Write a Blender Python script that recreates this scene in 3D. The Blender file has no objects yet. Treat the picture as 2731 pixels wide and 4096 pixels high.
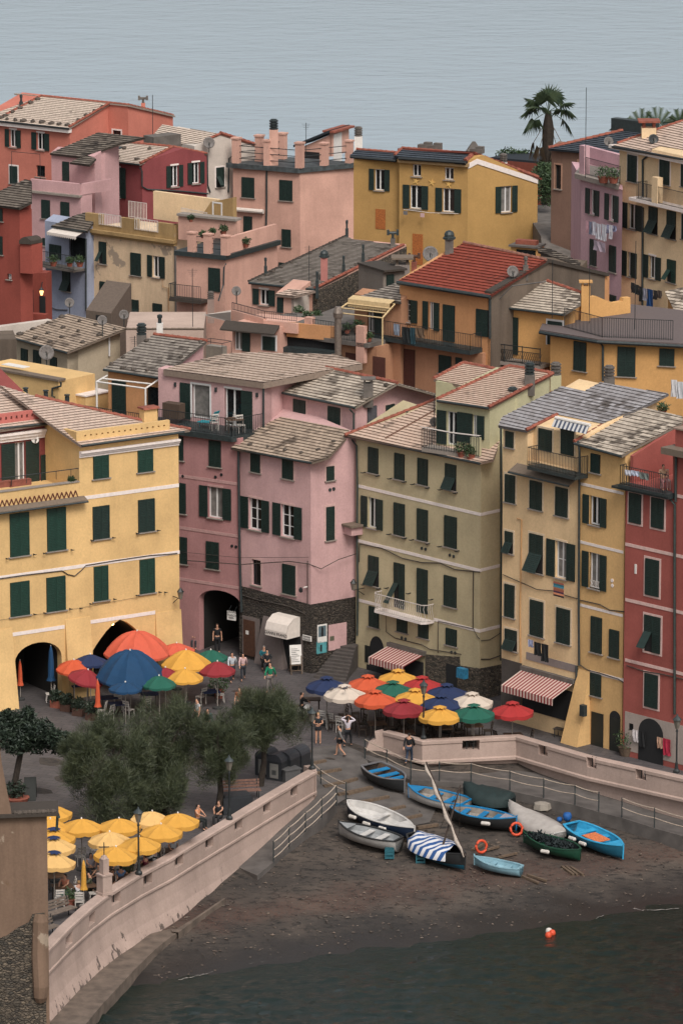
import bpy,bmesh,math,random
from mathutils import Vector,Matrix,noise as mnoise
random.seed(7)
R=math.radians
SC=bpy.context.scene
COL=SC.collection
TS=bpy.data.scenes.new('scratch')
def evaluated(o):
 dg=TS.view_layers[0].depsgraph; TS.view_layers[0].update(); return bpy.data.meshes.new_from_object(o.evaluated_get(dg))
 # camera model
FPX,CX,CY=20000.0,1365.5,2048.0
PITCH=R(12.8)
CAMZ=70.0
V=Vector
_f=V((0,math.cos(PITCH),-math.sin(PITCH)))
_u=V((0,math.sin(PITCH),math.cos(PITCH)))
CAM=V((0,0,CAMZ))
def ray(p):
 return V((1,0,0))*((p[0]-CX)/FPX)+_u*((CY-p[1])/FPX)+_f
def atY(p,y):
 d=ray(p); return CAM+d*(y/d.y)
def atZ(p,z=0.0):
 d=ray(p); return CAM+d*((z-CAMZ)/d.z)
def gY(p,z=0.0):
 return atZ(p,z).y
def tile(ox,oy,s=2.0):
 return lambda x,y:(ox+x/s,oy+y/s)
a0,a1,a2,a3=tile(0,340),tile(684,340),tile(1368,340),tile(1947,340)
b0,b1,b2,b3=tile(0,1024),tile(684,1024),tile(1368,1024),tile(1947,1024)
c0,c1,c2,c3=tile(0,1708),tile(684,1708),tile(1368,1708),tile(1947,1708)
d0,d1,d2,d3=tile(0,2392),tile(684,2392),tile(1368,2392),tile(1947,2392)
e0,e1,e2,e3=tile(0,3076),tile(684,2876),tile(1368,2876),tile(1947,2976)
f0,f1,f2,f3=tile(0,3312),tile(684,3312),tile(1368,3312),tile(1947,3312)
g5,g6,g7=tile(150,3200,4),tile(480,3180,4),tile(1170,2700,4)
class Pl:
 def __init__(s,p,n):
  s.p=V(p); s.n=V(n).normalized(); s.d=s.n.dot(s.p)
 def hit(s,px):
  d=ray(px); t=(s.d-s.n.dot(CAM))/s.n.dot(d); return CAM+d*t
 def z(s,x,y):
  return (s.d-s.n.x*x-s.n.y*y)/s.n.z
class Fac(Pl):
 def __init__(s,p1,Y1,p2):
  A=atY(p1,Y1) if not isinstance(p1,Vector) else p1
  B=atZ(p2,A.z) if not isinstance(p2,Vector) else p2
  if A.x>B.x:A,B=B,A
  s.setup(A,B)
 def setup(s,A,B):
  u=V((B.x-A.x,B.y-A.y,0)).normalized()
  n=V((u.y,-u.x,0))
  s.u,s.o=u,V((A.x,A.y,0))
  Pl.__init__(s,s.o,n)
 def uv(s,px):
  h=s.hit(px)-s.o; return h.dot(s.u),h.z
 def uvp(s,p):
  h=p-s.o; return h.dot(s.u),p.z
 def pt(s,u,v,n=0.0):
  return s.o+s.u*u+s.n*n+V((0,0,v))
 def off(s,d):
  f=object.__new__(Fac); o=s.o+s.n*d
  f.setup(o,o+s.u); return f
 def perp(s,corner):
  f=object.__new__(Fac); c=V((corner.x,corner.y,0))
  f.setup(c,c-s.n); return f
class Rf(Pl):
 def __init__(s,F,eave,t=0.3,over=0.3,verge=None,vfac=None):
  G=F.off(over) if over else F
  p=G.hit(eave); inn=-F.n
  if verge:
   if vfac is None:
    vfac=Pl(p,F.u)
   q=vfac.hit(verge)
   run=(q-p).dot(inn)
   t=(q.z-p.z)/run
  s.t=t; s.F=F; s.e=p
  Pl.__init__(s,p,V((-inn.x*t,-inn.y*t,1)))
  s.us=F.u.copy(); s.vs=V((inn.x,inn.y,t)).normalized()
def lin(c):
 c=c/255.0
 return c/12.92 if c<0.04045 else ((c+0.055)/1.055)**2.4
def rgb(r,g,b,k=1.0):
 return (lin(r)*k,lin(g)*k,lin(b)*k,1)
 # mesh builder
class MB:
 def __init__(s):
  s.v,s.f,s.uv,s.mi,s.sm=[],[],{},{},False
 def poly(s,pts,uv=None,mi=0):
  i=len(s.v); s.v+=[V(p) for p in pts]
  s.f.append(list(range(i,i+len(pts))))
  if uv:s.uv[len(s.f)-1]=uv
  if mi:s.mi[len(s.f)-1]=mi
 def box8(s,q,mi=0):
  i=len(s.v); s.v+=[V(p) for p in q]
  for a in ((3,2,1,0),(4,5,6,7),(0,1,5,4),(1,2,6,5),(2,3,7,6),(3,0,4,7)):
   s.f.append([i+k for k in a])
   if mi:s.mi[len(s.f)-1]=mi
 def box(s,c,sx,sy,sz,ux=V((1,0,0)),uy=V((0,1,0)),uz=V((0,0,1)),mi=0):
  c=V(c); q=[]
  for z in (-.5,.5):
   for x,y in ((-.5,-.5),(.5,-.5),(.5,.5),(-.5,.5)):
    q.append(c+ux*(x*sx)+uy*(y*sy)+uz*(z*sz))
  s.box8(q,mi)
 def fbox(s,F,u0,u1,v0,v1,n0,n1,mi=0):
  q=[F.pt(u0,v0,n1),F.pt(u1,v0,n1),F.pt(u1,v0,n0),F.pt(u0,v0,n0),F.pt(u0,v1,n1),F.pt(u1,v1,n1),F.pt(u1,v1,n0),F.pt(u0,v1,n0)]
  s.box8(q,mi)
 def fprism(s,F,uvs,n0,n1,mi=0):
  k=len(uvs); i=len(s.v)
  s.v+=[F.pt(u,v,n1) for u,v in uvs]+[F.pt(u,v,n0) for u,v in uvs]
  fs=[list(range(i,i+k)),list(range(i+2*k-1,i+k-1,-1))]
  for j in range(k):
   l=(j+1)%k
   fs.append([i+j,i+k+j,i+k+l,i+l])
  for f in fs:
   s.f.append(f)
   if mi:s.mi[len(s.f)-1]=mi
 def vprism(s,pts,z0,z1=None,mi=0):
  k=len(pts); i=len(s.v)
  s.v+=[V((p.x,p.y,z0)) for p in pts]+[V((p.x,p.y,p.z if z1 is None else z1)) for p in pts]
  fs=[list(range(i+k-1,i-1,-1)),list(range(i+k,i+2*k))]
  for j in range(k):
   l=(j+1)%k
   fs.append([i+j,i+l,i+k+l,i+k+j])
  for f in fs:
   s.f.append(f)
   if mi:s.mi[len(s.f)-1]=mi
 def bar(s,a,b,w,h=None,up=V((0,0,1)),mi=0):
  a,b=V(a),V(b); h=w if h is None else h
  d=b-a; L=d.length
  if L<1e-6:return
  d/=L
  if abs(d.dot(up))>.98:up=V((0,1,0))
  x=d.cross(up).normalized(); y=x.cross(d)
  s.box((a+b)/2,w,L,h,x,d,y,mi)
 def tube(s,pts,r,n=6,r2=None,cap=True,mi=0):
  pts=[V(p) for p in pts]; m=len(pts); i=len(s.v)
  for k,p in enumerate(pts):
   d=(pts[min(k+1,m-1)]-pts[max(k-1,0)])
   if d.length<1e-9:d=V((0,0,1))
   d.normalize()
   up=V((0,0,1)) if abs(d.z)<.9 else V((0,1,0))
   x=d.cross(up).normalized(); y=x.cross(d)
   rr=r if r2 is None else r+(r2-r)*k/max(1,m-1)
   if isinstance(r,(list,tuple)):rr=r[k]
   for j in range(n):
    a=2*math.pi*j/n
    s.v.append(p+x*(rr*math.cos(a))+y*(rr*math.sin(a)))
  for k in range(m-1):
   for j in range(n):
    l=(j+1)%n
    s.f.append([i+k*n+j,i+k*n+l,i+(k+1)*n+l,i+(k+1)*n+j])
    if mi:s.mi[len(s.f)-1]=mi
  if cap:
   s.f.append([i+j for j in range(n)][::-1]); s.f.append([i+(m-1)*n+j for j in range(n)])
   if mi:s.mi[len(s.f)-1]=mi; s.mi[len(s.f)-2]=mi
 def lathe(s,c,prof,n=10,mi=0,axis=None):
  c=V(c); i=len(s.v); m=len(prof)
  for r,z in prof:
   for j in range(n):
    a=2*math.pi*j/n
    s.v.append(c+V((r*math.cos(a),r*math.sin(a),z)))
  for k in range(m-1):
   for j in range(n):
    l=(j+1)%n
    s.f.append([i+k*n+j,i+k*n+l,i+(k+1)*n+l,i+(k+1)*n+j])
    if mi:s.mi[len(s.f)-1]=mi
  s.f.append([i+j for j in range(n)][::-1]); s.f.append([i+(m-1)*n+j for j in range(n)])
  if mi:s.mi[len(s.f)-1]=mi; s.mi[len(s.f)-2]=mi
 def mesh(s,name,mats,loc=V((0,0,0)),smooth=False):
  me=bpy.data.meshes.new(name)
  me.from_pydata([tuple(p-loc) for p in s.v],[],s.f)
  for m in (mats if isinstance(mats,(list,tuple)) else [mats]):me.materials.append(m)
  if s.uv:
   l=me.uv_layers.new(name='UVMap')
   for fi,uvs in s.uv.items():
    for li,w in zip(me.polygons[fi].loop_indices,uvs):l.data[li].uv=w
  for fi,k in s.mi.items():me.polygons[fi].material_index=k
  if smooth or s.sm:
   for p in me.polygons:p.use_smooth=True
  me.update(); return me
def wloc(o):
 l=V((0,0,0))
 while o is not None:l=l+o.location; o=o.parent
 return l
def obj(name,mb,mats,parent=None,smooth=False):
 """Link a mesh builder as one object. Builders hold world coordinates unless the parent has no place yet."""
 loc=wloc(parent) if parent else V((0,0,0))
 o=bpy.data.objects.new(name,mb.mesh(name,mats,loc,smooth))
 COL.objects.link(o)
 if parent:o.parent=parent
 return o
def tag(o,label=None,cat=None,group=None,kind=None):
 if label:o['label']=label
 if cat:o['category']=cat
 if group:o['group']=group
 if kind:o['kind']=kind
 return o
def thing(name,label,cat,loc=(0,0,0),rz=0,group=None):
 o=bpy.data.objects.new(name,None); COL.objects.link(o)
 o.location=loc; o.rotation_euler=(0,0,rz); o.empty_display_size=.2
 return tag(o,label,cat,group)
def solo(name,mb,mats,label,cat,group=None,smooth=False):
 """A thing that is a single mesh, its origin at its base."""
 xs=[p.x for p in mb.v]; ys=[p.y for p in mb.v]; zs=[p.z for p in mb.v]
 loc=V(((min(xs)+max(xs))/2,(min(ys)+max(ys))/2,min(zs)))
 o=bpy.data.objects.new(name,mb.mesh(name,mats,loc,smooth)); COL.objects.link(o)
 o.location=loc
 return tag(o,label,cat,group)
def struct(name,mb,mats,smooth=False,kind='structure'):
 o=obj(name,mb,mats,None,smooth); o['kind']=kind; return o
def copy_tree(o,parent=None):
 c=o.copy(); COL.objects.link(c)
 if parent:c.parent=parent
 for ch in KIDS.get(o.name,[]) or [k for k in o.children]:
  copy_tree(ch,c)
 return c
KIDS={}
# materials
MATS={}
def newmat(name):
 m=bpy.data.materials.new(name); m.use_nodes=True
 nt=m.node_tree; b=nt.nodes['Principled BSDF']
 return m,nt,b
def N(nt,t,**k):
 n=nt.nodes.new(t)
 for a,v in k.items():
  if a in n.inputs:n.inputs[a].default_value=v
  else :setattr(n,a,v)
 return n
def L(nt,a,b):nt.links.new(a,b)
def noise(nt,vec,scale,detail=3,rough=.55):
 n=N(nt,'ShaderNodeTexNoise'); n.inputs['Scale'].default_value=scale
 n.inputs['Detail'].default_value=detail; n.inputs['Roughness'].default_value=rough
 L(nt,vec,n.inputs['Vector']); return n
def ramp(nt,fac,p0,c0_,p1,c1_):
 r=N(nt,'ShaderNodeValToRGB'); e=r.color_ramp.elements
 e[0].position,e[0].color,e[1].position,e[1].color=p0,c0_,p1,c1_
 L(nt,fac,r.inputs['Fac']); return r
def mixc(nt,fac,A,B,mode='MIX'):
 m=N(nt,'ShaderNodeMix',data_type='RGBA',blend_type=mode)
 for s,x in ((m.inputs['Factor'],fac),(m.inputs[6],A),(m.inputs[7],B)):
  if hasattr(x,'is_linked'):L(nt,x,s)
  else :s.default_value=x
 return m.outputs[2]
def G3(g):return (g,g,g,1)
def plain(name,c,rough=.6,metal=0.0,var=.12,scale=6.0,bump=0.0):
 if name in MATS:return MATS[name]
 m,nt,b=newmat(name)
 tc=N(nt,'ShaderNodeTexCoord').outputs['Object']
 n=noise(nt,tc,scale,3)
 r=ramp(nt,n.outputs['Fac'],.3,G3(1-var),.7,G3(1+var))
 L(nt,mixc(nt,1.0,c,r.outputs['Color'],'MULTIPLY'),b.inputs['Base Color'])
 b.inputs['Roughness'].default_value=rough; b.inputs['Metallic'].default_value=metal
 if bump:
  bp=N(nt,'ShaderNodeBump',Strength=bump); bp.inputs['Distance'].default_value=.02
  n2=noise(nt,tc,scale*6,3); L(nt,n2.outputs['Fac'],bp.inputs['Height']); L(nt,bp.outputs['Normal'],b.inputs['Normal'])
 MATS[name]=m; return m
def plaster(name,c,c2=None,wear=.0,stain=.35,seed=0.0):
 """Lime-washed wall: cloudy tone, vertical rain streaks, fine grain; wear > 0 adds patches of bare render."""
 if name in MATS:return MATS[name]
 g_=.3*c[0]+.59*c[1]+.11*c[2]; c=tuple(x*.8+g_*.2 for x in c[:3])+(1,)
 m,nt,b=newmat(name)
 geo=N(nt,'ShaderNodeNewGeometry').outputs['Position']
 mp=N(nt,'ShaderNodeMapping'); mp.inputs['Location'].default_value=(seed,seed*2,seed*.7); L(nt,geo,mp.inputs['Vector'])
 P=mp.outputs['Vector']
 n1=noise(nt,P,.35,5,.6)
 c2=c2 or tuple(x*.74 for x in c[:3])+(1,)
 col=mixc(nt,ramp(nt,n1.outputs['Fac'],.32,G3(0),.72,G3(1)).outputs['Color'],c,c2)
 st=N(nt,'ShaderNodeMapping'); st.inputs['Scale'].default_value=(.8,.8,.10); L(nt,P,st.inputs['Vector'])
 n2=noise(nt,st.outputs['Vector'],1.3,5,.65)
 dk=ramp(nt,n2.outputs['Fac'],.45,G3(1),.85,G3(1-stain*.7))
 col=mixc(nt,1.0,col,dk.outputs['Color'],'MULTIPLY')
 n3=noise(nt,P,9,4,.7)
 col=mixc(nt,1.0,col,ramp(nt,n3.outputs['Fac'],.3,G3(.9),.7,G3(1.07)).outputs['Color'],'MULTIPLY')
 if wear:
  n4=noise(nt,P,.55,6,.62)
  f=ramp(nt,n4.outputs['Fac'],.66-wear,G3(0),.69-wear,G3(1))
  col=mixc(nt,f.outputs['Color'],col,rgb(168,150,132,.8))
  n5=noise(nt,P,.8,6,.7)
  f=ramp(nt,n5.outputs['Fac'],.64,G3(0),.7,G3(.6))
  col=mixc(nt,f.outputs['Color'],col,rgb(120,96,74,.8))
 L(nt,col,b.inputs['Base Color']); b.inputs['Roughness'].default_value=.92
 b.inputs['Specular IOR Level'].default_value=.2
 bp=N(nt,'ShaderNodeBump',Strength=.35); bp.inputs['Distance'].default_value=.02
 L(nt,n3.outputs['Fac'],bp.inputs['Height']); L(nt,bp.outputs['Normal'],b.inputs['Normal'])
 MATS[name]=m; return m
def slate(name,ca,cb,dirt,course=.28,width=.34,amount=.5,dscale=.5):
 """Stone roofing slabs in rows (UV: metres along the eave, metres up the slope), weathered in patches."""
 if name in MATS:return MATS[name]
 ca,cb=[tuple(x*1.45 for x in k[:3])+(1,) for k in (ca,cb)]
 m,nt,b=newmat(name)
 uv=N(nt,'ShaderNodeUVMap').outputs['UV']
 br=N(nt,'ShaderNodeTexBrick'); L(nt,uv,br.inputs['Vector'])
 br.inputs['Scale'].default_value=1.0; br.inputs['Brick Width'].default_value=width
 br.inputs['Row Height'].default_value=course; br.inputs['Mortar Size'].default_value=.012
 br.inputs['Mortar Smooth'].default_value=.2; br.inputs['Bias'].default_value=0
 br.inputs['Color1'].default_value=ca; br.inputs['Color2'].default_value=cb
 br.inputs['Mortar'].default_value=tuple(x*.5 for x in cb[:3])+(1,)
 geo=N(nt,'ShaderNodeNewGeometry').outputs['Position']
 n=noise(nt,geo,dscale,6,.65)
 f=ramp(nt,n.outputs['Fac'],.62-amount*.3,G3(0),.70-amount*.22,G3(.85))
 b2_=N(nt,'ShaderNodeTexBrick'); L(nt,uv,b2_.inputs['Vector'])
 for k,x in (('Scale',1.0),('Brick Width',width),('Row Height',course),('Mortar Size',0.0),('Color1',G3(0)),('Color2',G3(1))):b2_.inputs[k].default_value=x
 f2=ramp(nt,b2_.outputs['Color'],.25,G3(0),.75,G3(1))
 fm=N(nt,'ShaderNodeMath',operation='MULTIPLY'); L(nt,f.outputs['Color'],fm.inputs[0]); L(nt,f2.outputs['Color'],fm.inputs[1])
 col=mixc(nt,fm.outputs[0],br.outputs['Color'],dirt)
 n3=noise(nt,geo,6,4,.7)
 col=mixc(nt,1.0,col,ramp(nt,n3.outputs['Fac'],.3,G3(.82),.7,G3(1.12)).outputs['Color'],'MULTIPLY')
 L(nt,col,b.inputs['Base Color']); b.inputs['Roughness'].default_value=.8
 b.inputs['Specular IOR Level'].default_value=.3
 MATS[name]=m; return m
def stonewall(name,ca,cb,mort,scale=2.6):
 if name in MATS:return MATS[name]
 m,nt,b=newmat(name)
 geo=N(nt,'ShaderNodeNewGeometry').outputs['Position']
 w=noise(nt,geo,1.5,2); vm=N(nt,'ShaderNodeVectorMath',operation='MULTIPLY_ADD')
 L(nt,w.outputs['Color'],vm.inputs[0]); vm.inputs[1].default_value=(.25,.25,.25); L(nt,geo,vm.inputs[2])
 mp=N(nt,'ShaderNodeMapping'); mp.inputs['Scale'].default_value=(scale,scale,scale*1.9); L(nt,vm.outputs[0],mp.inputs['Vector'])
 vo=N(nt,'ShaderNodeTexVoronoi'); L(nt,mp.outputs['Vector'],vo.inputs['Vector']); vo.inputs['Scale'].default_value=1
 ve=N(nt,'ShaderNodeTexVoronoi',feature='DISTANCE_TO_EDGE'); L(nt,mp.outputs['Vector'],ve.inputs['Vector']); ve.inputs['Scale'].default_value=1
 sep=N(nt,'ShaderNodeSeparateColor'); L(nt,vo.outputs['Color'],sep.inputs[0])
 col=mixc(nt,sep.outputs[0],ca,cb)
 n3=noise(nt,geo,5,4,.7)
 col=mixc(nt,1.0,col,ramp(nt,n3.outputs['Fac'],.3,G3(.55),.7,G3(1.4)).outputs['Color'],'MULTIPLY')
 e=ramp(nt,ve.outputs['Distance'],.0,G3(.8),.12,G3(0))
 col=mixc(nt,e.outputs['Color'],col,mort)
 L(nt,col,b.inputs['Base Color']); b.inputs['Roughness'].default_value=.95
 bp=N(nt,'ShaderNodeBump',Strength=.9); bp.inputs['Distance'].default_value=.08
 L(nt,ramp(nt,ve.outputs['Distance'],0,G3(0),.2,G3(1)).outputs['Color'],bp.inputs['Height']); L(nt,bp.outputs['Normal'],b.inputs['Normal'])
 MATS[name]=m; return m
def stripes(name,ca,cb,period,duty=.5):
 """Woven stripes along UV u (metres)."""
 if name in MATS:return MATS[name]
 m,nt,b=newmat(name)
 uv=N(nt,'ShaderNodeUVMap').outputs['UV']
 sp=N(nt,'ShaderNodeSeparateXYZ'); L(nt,uv,sp.inputs[0])
 d=N(nt,'ShaderNodeMath',operation='DIVIDE'); L(nt,sp.outputs[0],d.inputs[0]); d.inputs[1].default_value=period
 fr=N(nt,'ShaderNodeMath',operation='FRACT'); L(nt,d.outputs[0],fr.inputs[0])
 g=N(nt,'ShaderNodeMath',operation='GREATER_THAN'); L(nt,fr.outputs[0],g.inputs[0]); g.inputs[1].default_value=duty
 L(nt,mixc(nt,g.outputs[0],ca,cb),b.inputs['Base Color']); b.inputs['Roughness'].default_value=.9
 MATS[name]=m; return m
def glow(name,c,s):
 if name in MATS:return MATS[name]
 m,nt,b=newmat(name)
 b.inputs['Base Color'].default_value=c; b.inputs['Emission Color'].default_value=c; b.inputs['Emission Strength'].default_value=s
 MATS[name]=m; return m
SHUT=plain('shutter_green',(.010,.024,.020,1),.55,var=.25)
SHUTG=plain('shutter_brightgreen',(.010,.038,.027,1),.5,var=.25)
TRIM=plain('white_trim',rgb(224,212,206,.95),.8,var=.08)
WFRAME=plain('white_frame',rgb(225,222,220,.85),.5,var=.05)
PANE=plain('dark_pane',(.012,.014,.015,1),.12,var=.3)
CURT=plain('curtain',rgb(150,145,140,.5),.8,var=.3,scale=3)
DARK=plain('dark_interior',(.010,.010,.011,1),.9)
SILL=plain('slate_sill',rgb(170,158,148,.6),.8)
PIPE=plain('copper_pipe_patina',rgb(52,62,60,.9),.5,var=.3)
IRON=plain('wrought_iron',(.014,.017,.018,1),.5)
WIRON=plain('white_iron',rgb(215,205,198,.8),.5)
GUT=plain('gutter_metal',rgb(46,54,55,.9),.5,var=.3)
CABLE=plain('cable',rgb(70,62,56,.7),.7)
RIDGE=plain('ridge_terracotta',rgb(156,88,70,.7),.85,var=.35,scale=3)
STONE=plain('rough_stone',rgb(88,78,70,.7),.9,var=.4,scale=5,bump=.4)
WOODB=plain('weathered_wood',rgb(120,100,82,.6),.8,var=.3,scale=8)
WOOD2=plain('brown_wood',rgb(96,62,44,.6),.7,var=.3,scale=8)
OSB=plain('chipboard',rgb(180,105,50,.7),.8,var=.35,scale=14)
CONC=plain('concrete_grey',rgb(120,112,106,.6),.9,var=.25,scale=2,bump=.2)
WHITEP=plain('white_paint',rgb(228,222,216,.85),.7,var=.08)
# convex bodies, roofs
def clip_poly(poly,f):
 out=[]
 for i in range(len(poly)):
  p,q=poly[i],poly[(i+1)%len(poly)]
  a,b=f(p),f(q)
  if a<=0:out.append(p)
  if (a<0<b) or (b<0<a):
   t=a/(a-b); out.append(tuple(p[k]+(q[k]-p[k])*t for k in range(len(p))))
 return out
def body_bm(pts,z0,z1,planes):
 bm=bmesh.new()
 lo=[bm.verts.new((p.x,p.y,z0)) for p in pts]; hi=[bm.verts.new((p.x,p.y,z1)) for p in pts]
 k=len(pts)
 bm.faces.new(lo[::-1]); bm.faces.new(hi)
 for j in range(k):
  l=(j+1)%k; bm.faces.new((lo[j],lo[l],hi[l],hi[j]))
 bmesh.ops.recalc_face_normals(bm,faces=bm.faces)
 for pl in planes:
  g=bmesh.ops.bisect_plane(bm,geom=bm.verts[:]+bm.edges[:]+bm.faces[:],plane_co=pl.p,plane_no=pl.n,clear_outer=True)
  ed=[e for e in bm.edges if e.is_boundary]
  if ed:bmesh.ops.holes_fill(bm,edges=ed,sides=0)
 bmesh.ops.recalc_face_normals(bm,faces=bm.faces)
 return bm
def cut_mesh(me,cutters):
 """Boolean difference of box/arch cutters from a wall mesh."""
 if not cutters:return me
 cb=MB();
 o=bpy.data.objects.new('tmp_wall',me); TS.collection.objects.link(o)
 objs=[]
 for k,c in enumerate(cutters):
  cm=c.mesh('tmp_cut',[])
  bm=bmesh.new(); bm.from_mesh(cm); bmesh.ops.recalc_face_normals(bm,faces=bm.faces); bm.to_mesh(cm); bm.free()
  co=bpy.data.objects.new('tmp_cut',cm); TS.collection.objects.link(co); objs.append(co)
  md=o.modifiers.new('b','BOOLEAN'); md.object=co; md.operation='DIFFERENCE'; md.solver='EXACT'
 new=evaluated(o)
 bpy.data.objects.remove(o)
 for co in objs:bpy.data.objects.remove(co)
 return new
def roof_mb(pl,poly,course=.28,thick=.12,lift=.05):
 """Lapped rows of slabs over an outline lying on a roof plane, plus the slab under them."""
 mb=MB(); o=pl.e; n=pl.n
 rs=[((p-o).dot(pl.us),(p-o).dot(pl.vs)) for p in poly]
 area=sum(rs[i][0]*rs[(i+1)%len(rs)][1]-rs[(i+1)%len(rs)][0]*rs[i][1]for i in range(len(rs)))
 if area<0:rs=rs[::-1]
 r0=min(r for _,r in rs); r1=max(r for _,r in rs)
 P=lambda s,r,h:o+pl.us*s+pl.vs*r+n*h
 k=0; r=r0
 while r<r1-1e-4:
  a,b=r,r+course
  q=clip_poly(clip_poly(rs,lambda p:a-p[1]),lambda p:p[1]-b)
  if len(q)>=3:
   hh=[lift*(1-(p[1]-a)/course)+.004 for p in q]
   mb.poly([P(p[0],p[1],h) for p,h in zip(q,hh)],[(p[0]+50,p[1]-r0) for p in q])
   for i in range(len(q)):
    p,w=q[i],q[(i+1)%len(q)]
    if abs(p[1]-a)<1e-6 and abs(w[1]-a)<1e-6:
     mb.poly([P(p[0],p[1],0),P(w[0],w[1],0),P(w[0],w[1],lift+.004),P(p[0],p[1],lift+.004)],[(p[0]+50,.0),(w[0]+50,.0),(w[0]+50,.0),(p[0]+50,.0)])
  r=b
 top=[P(s,r,0) for s,r in rs]; bot=[P(s,r,-thick) for s,r in rs]
 mb.poly(bot[::-1],[(s,r) for s,r in rs[::-1]])
 for i in range(len(top)):
  l=(i+1)%len(top)
  mb.poly([bot[i],bot[l],top[l],top[i]],[(0,0)]*4)
 return mb
class Bld:
 def __init__(s,name,label,cat,wall,loc=None):
  s.name,s.wallm,s.bodies,s.fin=name,wall,[],[]
  s.o=thing(name,label,cat,(0,0,0)); s.cut=[]; s.placed=False
 def place(s,p):
  if not s.placed:
   s.o.location=(p.x,p.y,0); s.placed=True
 def rbody(s,F,l,r,P,pxs,z0=-1,planes=(),mat=None,inset=.3):
  """Walls under a roof outline: its plan drawn in by the overhang and cut at the front wall, plus that wall itself."""
  pts=[p if isinstance(p,Vector) else P.hit(p) for p in pxs]; c=sum(pts,V((0,0,0)))/len(pts); q=[]
  for p in pts:
   d=V((c.x-p.x,c.y-p.y,0)); q.append(p+d.normalized()*inset)
  ul,ur=F.uvp(l)[0],F.uvp(r)[0]
  q=clip_poly([(p.x,p.y,0) for p in q],lambda p:F.n.dot(V(p)-F.o))
  q=clip_poly(q,lambda p:F.u.dot(V(p)-F.o)-ur)
  q=[V(p) for p in q]
  k=[p for i,p in enumerate(q) if (p-q[i-1]).length>.02]
  ar=sum(k[i].x*k[(i+1)%len(k)].y-k[(i+1)%len(k)].x*k[i].y for i in range(len(k)))
  if ar<0:k=k[::-1]
  s.place((l+r)/2)
  s.body(k,z0,60,[P]+list(planes),mat)
  s.body([F.pt(ul,0,.004),F.pt(ur,0,.004),F.pt(ur,0,-.8),F.pt(ul,0,-.8)],z0-.01,60,[Pl(P.p-P.n*.01,P.n)],mat)
 def body(s,pts,z0,z1,planes=(),mat=None,cutters=None,name='wall'):
  c=sum(pts,V((0,0,0)))/len(pts); s.place(c)
  bm=body_bm(pts,z0,z1,planes)
  me=bpy.data.meshes.new('wall'); bm.to_mesh(me)
  caps=[]
  for pl in planes:
   for f in bm.faces:
    if (f.normal-pl.n).length<1e-3 and abs(pl.n.dot(f.verts[0].co)-pl.d)<1e-3:
     caps.append((pl,[v.co.copy() for v in f.verts])); break
  bm.free()
  s.bodies.append((me,mat or s.wallm,cutters,name)); return caps
 def part(s,name,mb,mats,parent=None,smooth=False):
  return obj(name,mb,mats,parent or s.o,smooth)
 def done(s):
  """Walls last: the openings collected by the windows are cut out of every body they touch."""
  for me,mat,cutters,name in s.bodies:
   cs=s.cut if cutters is None else cutters
   me=cut_mesh(me,cs)
   me.materials.clear(); me.materials.append(mat)
   l=s.o.location
   me.transform(Matrix.Translation(-l))
   o=bpy.data.objects.new(name,me); COL.objects.link(o); o.parent=s.o
  return s.o
 def roof(s,pl,pxs,mat,course=.28,thick=.12,name='roof'):
  poly=[p if isinstance(p,Vector) else pl.hit(p) for p in pxs]
  return s.part(name,roof_mb(pl,poly,course,thick),mat)
 def back(s,pl,poly,mat,us,grow=.15):
  """A slope seen only from elsewhere: a plain slab over the body's cap."""
  c=sum(poly,V((0,0,0)))/len(poly)
  q=[p+(p-c).normalized()*grow+pl.n*.02 for p in poly]
  pl.e=c; pl.us=us; pl.vs=pl.n.cross(us).normalized()
  if pl.vs.z<0:pl.vs=-pl.vs
  return s.part('roof',roof_mb(pl,q,.3,.1),mat)
 def ridge(s,a,b,mat=None,r=.10,n=None,name='ridge_tiles',rise=.06):
  mb=MB(); d=b-a; Ln=d.length; n=n or max(2,int(Ln/.4)); d=d/Ln
  for k in range(n):
   p=a+d*(Ln*k/n); q=a+d*(Ln*(k+1.08)/n)
   mb.tube([p+V((0,0,rise)),q+V((0,0,rise-.02))],r*1.08,6,r*.9)
  return s.part(name,mb,mat or RIDGE)
 def stones(s,pl,pxs,sz=.22):
  sz*=.62
  for p in pxs:
   h=pl.hit(p)+pl.n*(sz*.25); mb=MB()
   k=sz*random.uniform(.8,1.2); a=random.uniform(0,3)
   mb.lathe(h,[(k*.55,-k*.3),(k*.75,0),(k*.6,k*.32),(k*.22,k*.48)],7)
   for v in mb.v:
    d=v-h; v+=V((math.cos(a)*d.x*.35,math.sin(a)*d.y*.25,0))+V((random.uniform(-1,1),random.uniform(-1,1),random.uniform(-1,1)))*k*.1
   s.part('roof_stone',mb,STONE)
 def gutter(s,pts,mat=None,r=.07):
  mb=MB(); mb.tube(pts,r,6); return s.part('gutter',mb,mat or GUT)
 def pipe(s,F,pxs,mat=None,r=.055,n=.09,name='drainpipe'):
  pts=[]
  G=F.off(n)
  mb=MB(); mb.tube([G.hit(p) for p in pxs],r,6); return s.part(name,mb,mat or PIPE)
 def cable(s,F,pxs,r=.022,mat=None):
  G=F.off(.05); pts=[G.hit(p) for p in pxs]; mb=MB(); mb.tube(pts,r,4)
  return s.part('cable',mb,mat or CABLE)
 def band(s,F,p,q,w=.2,mat=None,proud=.025,name='band'):
  mb=MB(); (u0,v0),(u1,v1)=F.uv(p),F.uv(q); v=(v0+v1)/2
  mb.fbox(F,u0,u1,v-w/2,v+w/2,-.05,proud); return s.part(name,mb,mat or TRIM)
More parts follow.
